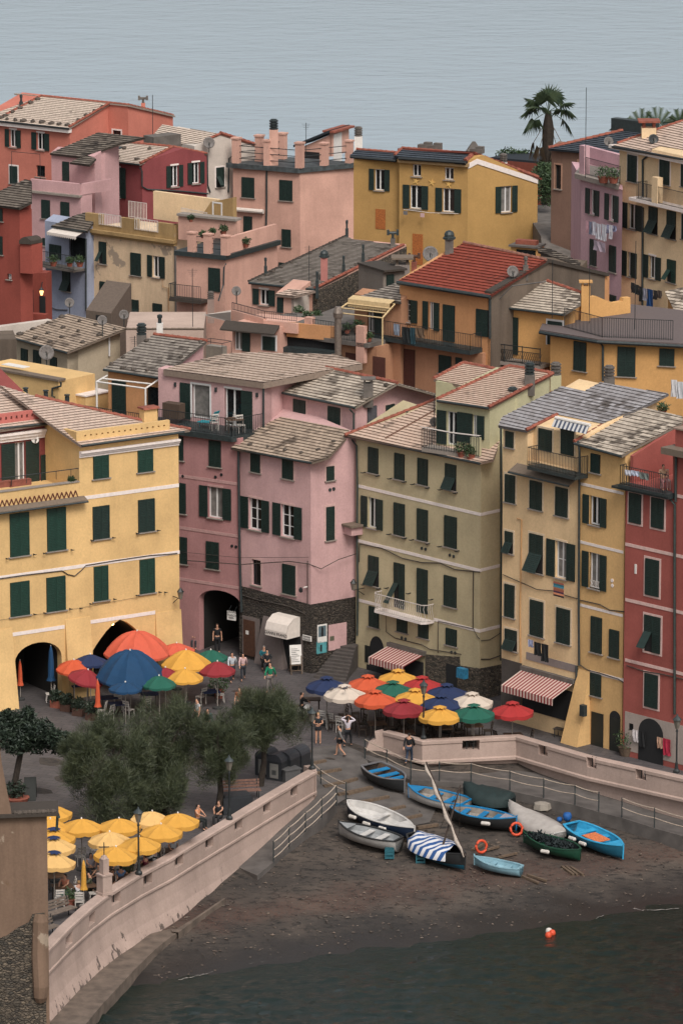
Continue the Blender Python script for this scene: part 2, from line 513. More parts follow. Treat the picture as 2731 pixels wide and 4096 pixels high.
 def plate(s,F,p,q,mat,n0=-.03,n1=.02,name='panel'):
  mb=MB(); (u0,v1),(u1,v0)=F.uv(p),F.uv(q)
  mb.fbox(F,u0,u1,v0,v1,n0,n1); return s.part(name,mb,mat)
 def win(s,F,p,q,style='c',trim=None,sh=None,sill=True,name=None,fr=None,pane=None,tr=.11,bars=1,tilt='b'):
  (u0,v1),(u1,v0)=F.uv(p),F.uv(q)
  if u1-u0<.1:u1=u0+.1
  sh=sh or SHUT; w=u1-u0; h=v1-v0
  nm=name or ('door' if not sill else 'window')
  mb=MB(); base=None
  def shutter(ua,ub,va,vb,par,n0=.03,n1=.075):
   m=MB(); m.fbox(F,ua,ub,va,vb,n0,n1-.02)
   f=.06
   m.fbox(F,ua,ua+f,va,vb,n0+.004,n1); m.fbox(F,ub-f,ub,va,vb,n0+.004,n1)
   m.fbox(F,ua+f,ub-f,vb-f,vb,n0+.006,n1); m.fbox(F,ua+f,ub-f,va,va+f,n0+.006,n1)
   if vb-va>1.2:m.fbox(F,ua+f,ub-f,(va+vb)/2-.03,(va+vb)/2+.03,n0+.006,n1)
   k=va+f+.04
   while k<vb-f-.03:
    m.fbox(F,ua+f,ub-f,k,k+.035,n1-.022,n1-.006); k+=.09
   return obj('shutter',m,sh,par)
  if style in ('c','t','b'):
   m=MB(); m.fbox(F,u0,u1,v0,v1,-.02,.012); base=obj(nm,m,DARK,s.o)
   if trim:
    t=MB(); k=tr
    t.fbox(F,u0-k,u0,v0-.02,v1+k,-.03,.022); t.fbox(F,u1,u1+k,v0-.02,v1+k,-.03,.022)
    t.fbox(F,u0,u1,v1,v1+k,-.03,.022)
    if sill is None:t.fbox(F,u0-k,u1+k,v0-k,v0-.02,-.03,.022)
    obj('frame',t,trim,base)
   um=(u0+u1)/2
   if style=='c':
    if w>.62:
     shutter(u0+.01,um-.008,v0+.01,v1-.01,base); shutter(um+.008,u1-.01,v0+.01,v1-.01,base)
    else :shutter(u0+.01,u1-.01,v0+.01,v1-.01,base)
   elif style=='t':
    vm=v0+h*.5
    shutter(u0+.01,um-.008,vm,v1-.01,base); shutter(um+.008,u1-.01,vm,v1-.01,base)
    m=MB(); L2=vm-v0; an=R(30)
    A,B=F.pt(u0+.02,vm,.05),F.pt(u1-.02,vm,.05)
    dn=V((0,0,-1))*(L2*math.cos(an))+F.n*(L2*math.sin(an)); th=F.n*.035
    m.box8([A+dn+th,B+dn+th,B+dn,A+dn,A+th,B+th,B,A])
    k=.1
    while k<.95:
     a_,b_=A+dn*k+th*1.25,B+dn*k+th*1.25
     m.bar(a_+F.u*.06,b_-F.u*.06,.03,.012,F.n); k+=.1
    obj('shutter',m,sh,base)
   elif style=='b':
    shutter(um+.008,u1-.01,v0+.01,v1-.01,base); shutter(u0+.01,um-.008,v0+h*.55,v1-.01,base)
    m=MB(); an=R(38); L2=h*.5; vm=v0+h*.55
    A,B=F.pt(u0+.02,vm,.05),F.pt(um-.02,vm,.05)
    dn=V((0,0,-1))*(L2*math.cos(an))+F.n*(L2*math.sin(an)); th=F.n*.04
    m.box8([A+dn+th,B+dn+th,B+dn,A+dn,A+th,B+th,B,A]); obj('shutter',m,sh,base)
  else :
   sw=0
   a,b=u0,u1
   if style=='o':
    sw=w*(fr or .27); a,b=u0+sw,u1-sw
   elif style=='l':sw=w*(fr or .36); a=u0+sw
   elif style=='r':sw=w*(fr or .36); b=u1-sw
   D=.2
   c=MB(); c.fbox(F,a,b,v0,v1,-D,.3); s.cut.append(c)
   m=MB(); fw=.07
   m.fbox(F,a,a+fw,v0,v1,-D-.02,-D+.06); m.fbox(F,b-fw,b,v0,v1,-D-.02,-D+.06)
   m.fbox(F,a+fw,b-fw,v1-fw,v1,-D-.02,-D+.058); m.fbox(F,a+fw,b-fw,v0,v0+fw,-D-.02,-D+.058)
   um=(a+b)/2
   fm=WFRAME
   if style=='d':fm=DARK
   elif style!='n':m.fbox(F,um-.05,um+.05,v0+fw,v1-fw,-D-.02,-D+.05)
   if bars>1:
    for j in range(1,bars):m.fbox(F,a+fw,b-fw,v0+h*j/bars-.02,v0+h*j/bars+.02,-D-.02,-D+.045)
   base=obj(nm,m,fm,s.o)
   m=MB(); m.fbox(F,a+.01,b-.01,v0+.01,v1-.01,-D-.015,-D+.02); obj('pane',m,pane or PANE,base)
   if trim:
    t=MB(); k=tr
    if style=='n' or style=='d' or style=='g':
     t.fbox(F,a-k,a,v0,v1+k,-.03,.022); t.fbox(F,b,b+k,v0,v1+k,-.03,.022); t.fbox(F,a,b,v1,v1+k,-.03,.022)
    else :t.fbox(F,a-.03,b+.03,v1,v1+k,-.03,.03)
    obj('frame',t,trim,base)
   if style in ('o','l'):shutter(u0,a-.02,v0,v1,base,.03,.08)
   if style in ('o','r'):shutter(b+.02,u1,v0,v1,base,.03,.08)
  if sill:
   m=MB(); m.fbox(F,u0-.1 if style!='o' else u0+sw-.06,u1+.1 if style!='o' else u1-sw+.06,v0-.06,v0-.002,-.02,.12)
   obj('sill',m,SILL,base)
  return base
 def rail(s,pts,h=.95,gap=.13,mat=None,name='railing',rad=.012,parent=None,low=.06):
  mb=MB(); mat=mat or IRON; up=V((0,0,1))
  for a,b in zip(pts[:-1],pts[1:]):
   mb.bar(a+up*h,b+up*h,.04,.03); mb.bar(a+up*low,b+up*low,.03,.02)
   Ln=(b-a).length; k=max(1,int(Ln/gap))
   for j in range(k+1):
    p=a+(b-a)*(j/k); w=.035 if j in (0,k) else rad*2
    mb.bar(p,p+up*h,w)
  return s.part(name,mb,mat,parent)
def dish(p,r,name='satellite_dish',label='',mat=None,face=V((.25,-1,.35)),group=None,h=.5):
 r*=.58
 t=thing(name,label,'satellite dish',(p.x,p.y,p.z),group=group)
 f=face.normalized(); x=f.cross(V((0,0,1))).normalized(); y=x.cross(f)
 m=MB(); c=p+V((0,0,h)); n=14; rings=4; i0=0
 for k in range(rings+1):
  rr=r*k/rings; dd=(k/rings)**2*r*.22
  for j in range(n):
   a=2*math.pi*j/n
   m.v.append(c+x*(rr*math.cos(a))+y*(rr*math.sin(a))+f*(dd-.08))
 for k in range(rings):
  for j in range(n):
   l=(j+1)%n
   m.f.append([k*n+j,k*n+l,(k+1)*n+l,(k+1)*n+j])
 mm=plain('dish_grey',rgb(128,120,116,.55),.6,var=.3) if mat is None else mat
 o=obj('reflector',m,mm,t,True); sl=o.modifiers.new('s','SOLIDIFY'); sl.thickness=.02
 m=MB(); m.tube([p-V((0,0,.1)),p+V((0,0,h-.05)),c-f*.1],.03,6); obj('mast',m,GUT,t)
 m=MB(); m.tube([c-y*r*.9,c+f*r*.8-y*r*.25],.015,5); m.box(c+f*r*.82-y*r*.2,.09,.12,.09); obj('feed_arm',m,CONC,t)
 return t
def chimney(p,w,h,label,mat,cap='rings',capm=None,mb_name='chimney'):
 t=thing('chimney',label,'chimney',(p.x,p.y,p.z))
 m=MB(); m.box(p+V((0,0,h/2-.3)),w,w,h+.6); obj('stack',m,mat,t)
 top=p+V((0,0,h)); capm=capm or GUT
 m=MB()
 if cap=='rings':
  for k in range(4):m.lathe(top+V((0,0,k*w*.3)),[(w*.5,0),(w*.52,w*.16),(w*.36,w*.2),(w*.36,w*.3)],10)
 elif cap=='round':
  m.lathe(top,[(w*.75,0),(w*.75,w*.25),(w*.6,w*.3),(w*.6,w*.6),(w*.45,w*.9),(w*.15,w*1.05)],10)
 elif cap=='slab':
  for sx in (-1,1):
   for sy in (-1,1):m.box(top+V((sx*w*.35,sy*w*.35,w*.2)),w*.2,w*.2,w*.4)
  m.box(top+V((0,0,w*.45)),w*1.5,w*1.5,w*.12)
 elif cap=='tee':
  m.tube([top,top+V((0,0,.35))],.09,8); m.tube([top+V((-.28,0,.35)),top+V((.28,0,.35))],.1,8)
  for sx in (-1,1):m.box(top+V((sx*.3,0,.38)),.16,.2,.34)
 elif cap=='pot':
  m.lathe(top,[(w*.3,0),(w*.3,.3),(w*.42,.32),(w*.42,.5),(w*.1,.55)],8)
 obj('cap',m,capm,t); return t
 # camera, sky, sun
cam=bpy.data.objects.new('camera',bpy.data.cameras.new('camera')); COL.objects.link(cam)
cam.location=CAM; cam.rotation_euler=(math.pi/2-PITCH,0,0)
cam.data.sensor_fit='VERTICAL'; cam.data.sensor_height=36.0; cam.data.sensor_width=24.0
cam.data.lens=FPX/4096*36.0; cam.data.clip_start=1; cam.data.clip_end=20000
SC.camera=cam
SUN_EL,SUN_AZ=R(50),R(160)
w=bpy.data.worlds.new('World'); SC.world=w; w.use_nodes=True
nt=w.node_tree; bg=nt.nodes['Background']
sky=nt.nodes.new('ShaderNodeTexSky'); sky.sky_type='NISHITA'; sky.sun_disc=False
sky.sun_elevation=SUN_EL; sky.sun_rotation=SUN_AZ; sky.air_density=1.6; sky.dust_density=5.0
hs=nt.nodes.new('ShaderNodeHueSaturation'); hs.inputs['Saturation'].default_value=.30
nt.links.new(sky.outputs[0],hs.inputs['Color']); nt.links.new(hs.outputs[0],bg.inputs[0]); bg.inputs[1].default_value=.095
sun=bpy.data.objects.new('sun',bpy.data.lights.new('sun','SUN')); COL.objects.link(sun)
sun.data.energy=1.35; sun.data.angle=R(22); sun.data.color=(1,.95,.88)
sdir=V((math.sin(SUN_AZ)*math.cos(SUN_EL),math.cos(SUN_AZ)*math.cos(SUN_EL),math.sin(SUN_EL)))
sun.rotation_euler=sdir.to_track_quat('Z','Y').to_euler(); sun.location=(0,0,120)
SC.view_settings.view_transform='Standard'; SC.view_settings.look='None'; SC.view_settings.gamma=1
SC.view_settings.exposure=0.56
SC.render.engine='CYCLES'; SC.cycles.max_bounces=6; SC.cycles.use_denoising=True
# heights
SEA=-2.6
def ground(x,y):
 d=y-(225.0+.48*x)
 z=SEA+.08*d+(.0008*d*d if d>0 else 0)
 return min(0.0,z)
def gpt(p,dz=0.0):
 z=-1.0
 for _ in range(12):
  h=atZ(p,z+dz); z=ground(h.x,h.y)
 h=atZ(p,z+dz); return V((h.x,h.y,z+dz))
def sheet(poly,hf,dz=0.0,cell=1.5,jitter=0.0):
 mb=MB(); pl=[(p.x,p.y) for p in poly]
 x0,x1=min(p[0]for p in pl),max(p[0]for p in pl); y0,y1=min(p[1]for p in pl),max(p[1]for p in pl)
 ar=sum(pl[i][0]*pl[(i+1)%len(pl)][1]-pl[(i+1)%len(pl)][0]*pl[i][1]for i in range(len(pl)))
 if ar<0:pl=pl[::-1]
 def inside(x,y):
  c=False; n=len(pl); j=n-1
  for i in range(n):
   if (pl[i][1]>y)!=(pl[j][1]>y) and x<(pl[j][0]-pl[i][0])*(y-pl[i][1])/(pl[j][1]-pl[i][1])+pl[i][0]:c=not c
   j=i
  return c
 cols=int((x1-x0)/cell)+1; rows=int((y1-y0)/cell)+1
 key={}
 def vid(p):
  k=(round(p[0],4),round(p[1],4))
  if k not in key:key[k]=len(mb.v); mb.v.append(V((p[0],p[1],hf(p[0],p[1])+dz)))
  return key[k]
 for i in range(cols):
  xa=x0+i*cell; col=clip_poly(clip_poly(pl,lambda p:xa-p[0]),lambda p:p[0]-xa-cell)
  if len(col)<3:continue
  for j in range(rows):
   ya=y0+j*cell; q=clip_poly(clip_poly(col,lambda p:ya-p[1]),lambda p:p[1]-ya-cell)
   if len(q)<3:continue
   ids=[]
   for p in q:
    k=vid(p)
    if k not in ids:ids.append(k)
   if len(ids)>=3:mb.f.append(ids)
 return mb
def sweep(pts,prof,side=1):
 """A closed solid: an outline (n outwards, z) carried along a plan polyline."""
 mb=MB(); m=len(pts); k=len(prof)
 nor=[]
 for i in range(m):
  ds=[]
  if i>0:ds.append((pts[i]-pts[i-1]))
  if i<m-1:ds.append((pts[i+1]-pts[i]))
  ns=[V((d.y,-d.x,0)).normalized()*side for d in ds]
  n=sum(ns,V((0,0,0))).normalized(); n=n/max(.4,n.dot(ns[0])); nor.append(n)
 for i in range(m):
  for n,z in prof:mb.v.append(V((pts[i].x,pts[i].y,0))+nor[i]*n+V((0,0,z)))
 for i in range(m-1):
  for j in range(k):
   l=(j+1)%k; mb.f.append([i*k+j,i*k+l,(i+1)*k+l,(i+1)*k+j])
 mb.f.append(list(range(k))[::-1]); mb.f.append([(m-1)*k+j for j in range(k)])
 return mb
def fixed(mb):
 me=mb.mesh('t',[]); bm=bmesh.new(); bm.from_mesh(me); bmesh.ops.recalc_face_normals(bm,faces=bm.faces); bm.to_mesh(me); bm.free(); return me
def link_mesh(name,me,mats,parent=None):
 me.materials.clear()
 for m in (mats if isinstance(mats,list) else [mats]):me.materials.append(m)
 me.transform(Matrix.Translation(-(wloc(parent) if parent else V((0,0,0)))))
 o=bpy.data.objects.new(name,me); COL.objects.link(o); o.parent=parent; return o
 # materials of the setting
def mat_paving():
 m,nt,b=newmat('paving'); geo=N(nt,'ShaderNodeNewGeometry').outputs['Position']
 mp=N(nt,'ShaderNodeMapping'); mp.inputs['Rotation'].default_value=(0,0,R(24)); L(nt,geo,mp.inputs['Vector'])
 br=N(nt,'ShaderNodeTexBrick'); L(nt,mp.outputs['Vector'],br.inputs['Vector'])
 for k,x in (('Scale',1.0),('Brick Width',.8),('Row Height',.42),('Mortar Size',.015),('Color1',rgb(104,98,98,.68)),('Color2',rgb(92,87,88,.68)),('Mortar',rgb(66,62,63,.5))):br.inputs[k].default_value=x
 n=noise(nt,geo,.35,5,.65)
 col=mixc(nt,1.0,br.outputs['Color'],ramp(nt,n.outputs['Fac'],.3,G3(.75),.75,G3(1.25)).outputs['Color'],'MULTIPLY')
 n2=noise(nt,geo,5,4,.7)
 col=mixc(nt,1.0,col,ramp(nt,n2.outputs['Fac'],.3,G3(.85),.7,G3(1.15)).outputs['Color'],'MULTIPLY')
 L(nt,col,b.inputs['Base Color']); b.inputs['Roughness'].default_value=.62
 bp=N(nt,'ShaderNodeBump',Strength=.3); bp.inputs['Distance'].default_value=.01
 L(nt,br.outputs['Fac'],bp.inputs['Height']); bp.invert=True; L(nt,bp.outputs['Normal'],b.inputs['Normal']); return m
def mat_sand():
 m,nt,b=newmat('dark_sand'); geo=N(nt,'ShaderNodeNewGeometry').outputs['Position']
 n=noise(nt,geo,.28,6,.6)
 col=mixc(nt,ramp(nt,n.outputs['Fac'],.35,G3(0),.68,G3(1)).outputs['Color'],rgb(84,75,69,.38),rgb(116,102,91,.48))
 mp=N(nt,'ShaderNodeMapping'); mp.inputs['Scale'].default_value=(.5,.9,1); mp.inputs['Rotation'].default_value=(0,0,R(-25)); L(nt,geo,mp.inputs['Vector'])
 n2=noise(nt,mp.outputs['Vector'],3.2,8,.78)
 f=ramp(nt,n2.outputs['Fac'],.50,G3(0),.60,G3(.9))
 col=mixc(nt,f.outputs['Color'],col,rgb(40,35,31,.28))
 n3=noise(nt,geo,9,5,.8)
 f=ramp(nt,n3.outputs['Fac'],.66,G3(0),.74,G3(.7))
 col=mixc(nt,f.outputs['Color'],col,rgb(150,118,100,.45))
 sp=N(nt,'ShaderNodeSeparateXYZ'); L(nt,geo,sp.inputs[0])
 n4=noise(nt,geo,.4,4); zz=N(nt,'ShaderNodeMath',operation='MULTIPLY_ADD'); L(nt,n4.outputs['Fac'],zz.inputs[0]); zz.inputs[1].default_value=.5; L(nt,sp.outputs[2],zz.inputs[2])
 wet=ramp(nt,zz.outputs[0],0,G3(1),1,G3(0));
 mr=N(nt,'ShaderNodeMapRange'); L(nt,zz.outputs[0],mr.inputs[0]); mr.inputs[1].default_value=-2.25; mr.inputs[2].default_value=-1.95; mr.inputs[3].default_value=1; mr.inputs[4].default_value=0
 nt.nodes.remove(wet)
 col=mixc(nt,mr.outputs[0],col,rgb(70,64,60,.34))
 mr2=N(nt,'ShaderNodeMapRange',interpolation_type='SMOOTHSTEP'); L(nt,zz.outputs[0],mr2.inputs[0]); mr2.inputs[1].default_value=-2.0; mr2.inputs[2].default_value=-1.8; mr2.inputs[3].default_value=0; mr2.inputs[4].default_value=1
 mr3=N(nt,'ShaderNodeMapRange',interpolation_type='SMOOTHSTEP'); L(nt,zz.outputs[0],mr3.inputs[0]); mr3.inputs[1].default_value=-1.75; mr3.inputs[2].default_value=-1.5; mr3.inputs[3].default_value=1; mr3.inputs[4].default_value=0
 mm=N(nt,'ShaderNodeMath',operation='MULTIPLY'); L(nt,mr2.outputs[0],mm.inputs[0]); L(nt,mr3.outputs[0],mm.inputs[1])
 f5=ramp(nt,n3.outputs['Fac'],.42,G3(0),.56,G3(.55)); m5=N(nt,'ShaderNodeMath',operation='MULTIPLY'); L(nt,mm.outputs[0],m5.inputs[0]); L(nt,f5.outputs['Color'],m5.inputs[1])
 col=mixc(nt,m5.outputs[0],col,rgb(132,90,74,.42))
 L(nt,col,b.inputs['Base Color'])
 rr=N(nt,'ShaderNodeMapRange'); L(nt,mr.outputs[0],rr.inputs[0]); rr.inputs[3].default_value=.9; rr.inputs[4].default_value=.38; L(nt,rr.outputs[0],b.inputs['Roughness'])
 bp=N(nt,'ShaderNodeBump',Strength=.6); bp.inputs['Distance'].default_value=.06
 L(nt,n2.outputs['Fac'],bp.inputs['Height']); L(nt,bp.outputs['Normal'],b.inputs['Normal']); return m
def mat_water(name,c,scale,strength,dist,rough,stretch=(1,1,1),big=None):
 m,nt,b=newmat(name); geo=N(nt,'ShaderNodeNewGeometry').outputs['Position']
 mp=N(nt,'ShaderNodeMapping'); mp.inputs['Scale'].default_value=stretch; L(nt,geo,mp.inputs['Vector'])
 n=noise(nt,mp.outputs['Vector'],scale,6,.62)
 n2=noise(nt,mp.outputs['Vector'],scale*.12,4,.6)
 ad=N(nt,'ShaderNodeMath',operation='MULTIPLY_ADD'); L(nt,n2.outputs['Fac'],ad.inputs[0]); ad.inputs[1].default_value=big or 1.5; L(nt,n.outputs['Fac'],ad.inputs[2])
 bp=N(nt,'ShaderNodeBump',Strength=strength); bp.inputs['Distance'].default_value=dist
 L(nt,ad.outputs[0],bp.inputs['Height']); L(nt,bp.outputs['Normal'],b.inputs['Normal'])
 b.inputs['Base Color'].default_value=c; b.inputs['Roughness'].default_value=rough; b.inputs['IOR'].default_value=1.33
 return m
PAVE,SAND=mat_paving(),mat_sand()
CONCR=plain('slipway_concrete',rgb(112,105,101,.55),.85,var=.28,scale=1.2,bump=.35)
PARA=plaster('parapet_pink',rgb(212,180,164,.72),stain=.3,seed=3)
def peel(m):
 nt=m.node_tree; b=nt.nodes['Principled BSDF']; src=b.inputs['Base Color'].links[0].from_socket; geo=N(nt,'ShaderNodeNewGeometry').outputs['Position']
 mp=N(nt,'ShaderNodeMapping'); mp.inputs['Scale'].default_value=(1.6,1.6,.7); L(nt,geo,mp.inputs['Vector']); n=noise(nt,mp.outputs['Vector'],1.3,7,.68); sp=N(nt,'ShaderNodeSeparateXYZ'); L(nt,geo,sp.inputs[0])
 mr=N(nt,'ShaderNodeMapRange'); L(nt,sp.outputs[2],mr.inputs[0]); mr.inputs[1].default_value=-.3; mr.inputs[2].default_value=-2.1; mr.inputs[3].default_value=-.06; mr.inputs[4].default_value=.14
 ad=N(nt,'ShaderNodeMath',operation='ADD'); L(nt,n.outputs['Fac'],ad.inputs[0]); L(nt,mr.outputs[0],ad.inputs[1])
 L(nt,mixc(nt,ramp(nt,ad.outputs[0],.66,G3(0),.69,G3(.9)).outputs['Color'],src,rgb(104,92,86,.6)),b.inputs['Base Color'])
peel(PARA)
QUAY=plain('quay_stone',rgb(128,112,100,.55),.85,var=.35,scale=1.5,bump=.4)
# ground sheets
lw=[atZ(e1(1160,415),1.05),atZ(e1(830,608),1.05),atZ(e1(490,815),1.05),atZ(e1(240,965),1.05),atZ(e1(0,1113),1.05),atZ(e0(1130,838),1.05),atZ(e0(885,990),1.05),atZ(e0(735,1105),1.05),atZ(e0(560,1262),1.05),atZ(e0(390,1440),1.05),atZ(e0(310,1522),1.05)]
rw=[atZ(e2(215,170),.55),atZ(e2(330,110),.95),atZ(e2(640,178),1.02),atZ(e2(1390,140),1.02),atZ(e3(800,105),1.02),atZ(e3(1568,275),1.02),atZ(e3(2400,470),1.02)]
far=[V((70,250,0)),V((70,398,0)),V((-70,398,0)),V((-70,200,0))]
pz=[lw[-1]]+lw[::-1][1:]+[atZ(e1(1060,430),0),atZ(e1(900,285),0),atZ(e1(1110,243),0),atZ(e2(0,215),0)]+[rw[0]]+rw[1:]+far
struct('piazza',sheet(pz,lambda x,y:0.0,0,6.0),PAVE)
bp_=[V((-30,215,0)),V((40,215,0)),V((40,254,0)),V((-30,254,0))]
struct('beach',sheet(bp_,lambda x,y:ground(x,y)-.03+.05*math.sin(x*1.3+math.sin(y))*math.sin(y*1.1+x*.4),0,.6),SAND,True)
sl=[e1(900,285),e1(1110,235),e2(0,205),e2(185,290),e2(230,420),e2(500,560),e2(760,700),e2(700,830),e2(560,860),e2(250,800),e2(60,640),e1(1400,640),e1(1300,700),e1(1100,600),e1(1060,430)]
struct('slipway',sheet([gpt(p) for p in sl],ground,.035,1.0),CONCR)
def walkway(name,edge,inner,mat,drop=1.2):
 mb=MB(); m=len(edge)
 for i in range(m-1):
  a,b,c,d=edge[i],edge[i+1],inner[i+1],inner[i]
  mb.poly([d,c,b,a][::-1]); dn=V((0,0,-drop))
  mb.poly([a+dn,b+dn,b,a])
 mb.poly([edge[-1]+V((0,0,-drop)),inner[-1]+V((0,0,-drop)),inner[-1],edge[-1]])
 return struct(name,mb,mat)
ed=[(e1(1330,640),-.16),(e1(1205,792),-.5),(e1(1075,908),-.78),(e1(945,1022),-1.02),(e1(820,1142),-1.22),(e1(690,1252),-1.42)]
inn=[(e1(1150,480),-.1),(e1(1000,600),-.5),(e1(820,740),-.78),(e1(680,880),-1.02),(e1(590,1000),-1.22),(e1(500,1168),-1.42)]
walkway('left_ramp',[atZ(p,z) for p,z in ed],[atZ(p,z) for p,z in inn],CONCR)
edr=[(e2(185,318),-.05),(e2(360,400),-.22),(e2(552,490),-.38),(e2(780,500),-.48),(e2(1033,515),-.55),(e2(1343,575),-.62),(e3(455,435),-.72),(e3(705,490),-.8),(e3(895,545),-.9),(e3(1080,592),-1.0),(e3(1340,675),-1.15),(e3(1700,775),-1.3)]
EDR=[atZ(p,z) for p,z in edr]
INR=[]
for k,(p,z) in enumerate(edr):
 INR.append(V((EDR[k].x+.3,EDR[k].y+7.5,z)))
INR[0]=V((rw[0].x-.4,rw[0].y+2.0,-.04)); INR[1]=V((rw[1].x,rw[1].y+2,-.1))
walkway('right_ramp',EDR,INR,CONCR)
qe=[atZ(f1(440,562),-1.62),atZ(f1(220,715),-1.75),atZ(f1(60,835),-1.85),atZ(f0(1450,815),-1.9),atZ(f0(1330,900),-1.95),atZ(f0(1240,975),-2.0),atZ(f0(1100,1110),-2.0),atZ(f0(960,1260),-2.0),atZ(f0(820,1410),-2.0),atZ(f0(690,1568),-2.0),atZ(f0(300,2000),-2.0)]
qi=[qe[0]+V((-.12,0,0)),qe[1]+V((-.14,.02,0)),qe[2]+V((-.3,.1,0)),qe[3]+V((-.5,.2,0)),qe[4]+V((-1.3,.6,0))]+[p+V((-5.5,3.0,0)) for p in qe[5:]]
walkway('quay',qe,qi,QUAY,1.6)
mb=MB()
def wave(x,y):
 k=min(1,max(.12,(226.5+.48*x-y)/6))
 p=V((x*.75+y*.2,y*1.5,0)); return SEA+k*(.11*mnoise.noise(p*1.1)+.075*mnoise.noise(p*2.6+V((7,3,0)))+.06*mnoise.noise(p*.35))
nx,ny=190,190
for j in range(ny+1):
 for i in range(nx+1):x,y=-18+38*i/nx,203+36*j/ny; mb.v.append(V((x,y,wave(x,y))))
for j in range(ny):
 for i in range(nx):k=j*(nx+1)+i; mb.f.append([k,k+1,k+nx+2,k+nx+1])
for x0,x1,y0,y1 in ((-80,80,60,203),(-80,-18,203,239),(20,80,203,239)):mb.poly([V((x0,y0,SEA)),V((x1,y0,SEA)),V((x1,y1,SEA)),V((x0,y1,SEA))])
mb.sm=True
struct('harbour_water',mb,mat_water('harbour_water_mat',(.007,.014,.011,1),3.4,.9,.07,.02,(.6,1.2,1),1.0))
mb=MB(); mb.poly([V((-3000,390,SEA)),V((3000,390,SEA)),V((3000,9000,SEA)),V((-3000,9000,SEA))])
struct('sea',mb,mat_water('sea_mat',(.30,.365,.42,1),.7,.42,.22,.16,(.36,.6,1),1.6))  # pale base colour stands in for sky reflection on the water
mb=MB()
for(x0,x1,y0,y1,z0,z1) in ((-70,70,396,399,-4,-.01),):mb.box(V(((x0+x1)/2,(y0+y1)/2,(z0+z1)/2)),x1-x0,y1-y0,z1-z0)
struct('cliff',mb,STONE)
# harbour walls
def wall_fac(pts,px,z):
 """The wall run whose face a pixel falls on."""
 best=None
 for a,b in zip(pts[:-1],pts[1:]):
  F=Fac(V((a.x,a.y,0)),0,V((b.x,b.y,0))); h=F.hit(px)
  t=(h-V((a.x,a.y,0))).dot((b-a).normalized())/V((b.x-a.x,b.y-a.y,0)).length
  if -.02<=t<=1.02:best=F; break
 return best or F
def harbour_wall(label,pts,side,openings,prof,end_prof=None):
 t=thing('harbour_wall',label,'wall',(pts[0].x,pts[0].y,0))
 mb=sweep(pts,prof,side); me=fixed(mb); cs=[]; bars=[]
 for p,q in openings:
  F=wall_fac(pts,((p[0]+q[0])/2,(p[1]+q[1])/2),.5)
  (u0,v1),(u1,v0)=F.uv(p),F.uv(q)
  um,hw=(u0+u1)/2,(u1-u0)/2
  v0,v1=(v0+v1)/2-.27,(v0+v1)/2+.27
  c=MB(); c.fbox(F,u0,u1,v0,v1,-.9,.3); cs.append(c)
  m=MB()
  for k in (.3,.7):m.fbox(F,u0+(u1-u0)*k-.02,u0+(u1-u0)*k+.02,v0-.02,v1+.02,-.24,-.20)
  bars.append(m)
 link_mesh('parapet',cut_mesh(me,cs),PARA,t)
 for m in bars:obj('window_bars',m,IRON,t)
 return t
PROF=[(-.5,.84),(-.54,.88),(-.54,1.02),(-.46,1.07),(0,1.07),(.07,1.02),(.07,.90),(.01,.84),(0,.02),(.05,-.02),(.05,-.12),(-.04,-.2),(.02,-.8),(.14,-1.4),(.34,-1.9),(.62,-2.8),(-.5,-2.8)]
HWL=harbour_wall('long pale pink harbour wall with barred openings beside the yellow parasols',lw,-1,[(e1(955,540),e1(1013,612)),(e1(735,672),e1(797,745)),(e1(507,808),e1(572,885)),(e1(272,952),e1(340,1030)),(e1(30,1095),e1(100,1172)),(e0(1397,695),e0(1467,772)),(e0(1148,842),e0(1220,925)),(e0(893,992),e0(967,1075)),(e0(710,1152),e0(763,1245)),(e0(527,1322),e0(580,1415))],PROF)
m=MB(); F=Fac(atZ(e1(1060,405),1.05),0,atZ(e1(1150,412),1.05))
q=[atZ(e1(1060,380),1.05),atZ(e1(1110,372),1.05),atZ(e1(1165,408),1.05),atZ(e1(1150,425),1.05)]
obj('end_pier',(lambda m:(m.vprism(q,-.3,1.09),m)[1])(m),PARA,HWL)
PROF2=[(-.45,.80),(-.45,1.0),(-.4,1.03),(.0,1.03),(.05,1.0),(.05,.84),(.0,.80),(0,.0),(.07,-.06),(.07,-.2),(-.25,-.3),(-.3,-2.4),(-.7,-2.4),(-.7,.8)]
HWR=harbour_wall('pinkish parapet wall with barred openings under the multicoloured parasols',rw[1:],1,[(e2(960,175),e2(1096,245)),(e3(412,25),e3(482,78)),(e3(797,120),e3(872,185)),(e3(1190,212),e3(1268,280))],PROF2)
mb=MB()
F=Fac(V((rw[0].x,rw[0].y,0)),0,V((rw[1].x,rw[1].y,0)))
uu0,_=F.uv(e2(195,240)); uu1,_=F.uvp(rw[1]); mb.fprism(F,[(uu0,-.5),(uu1,-.5),(uu1,1.03),(uu1-.45,.93),(uu0+.5,.62),(uu0+.12,.36),(uu0,.1)],-.45,0)
obj('rounded_end',mb,PARA,HWR)
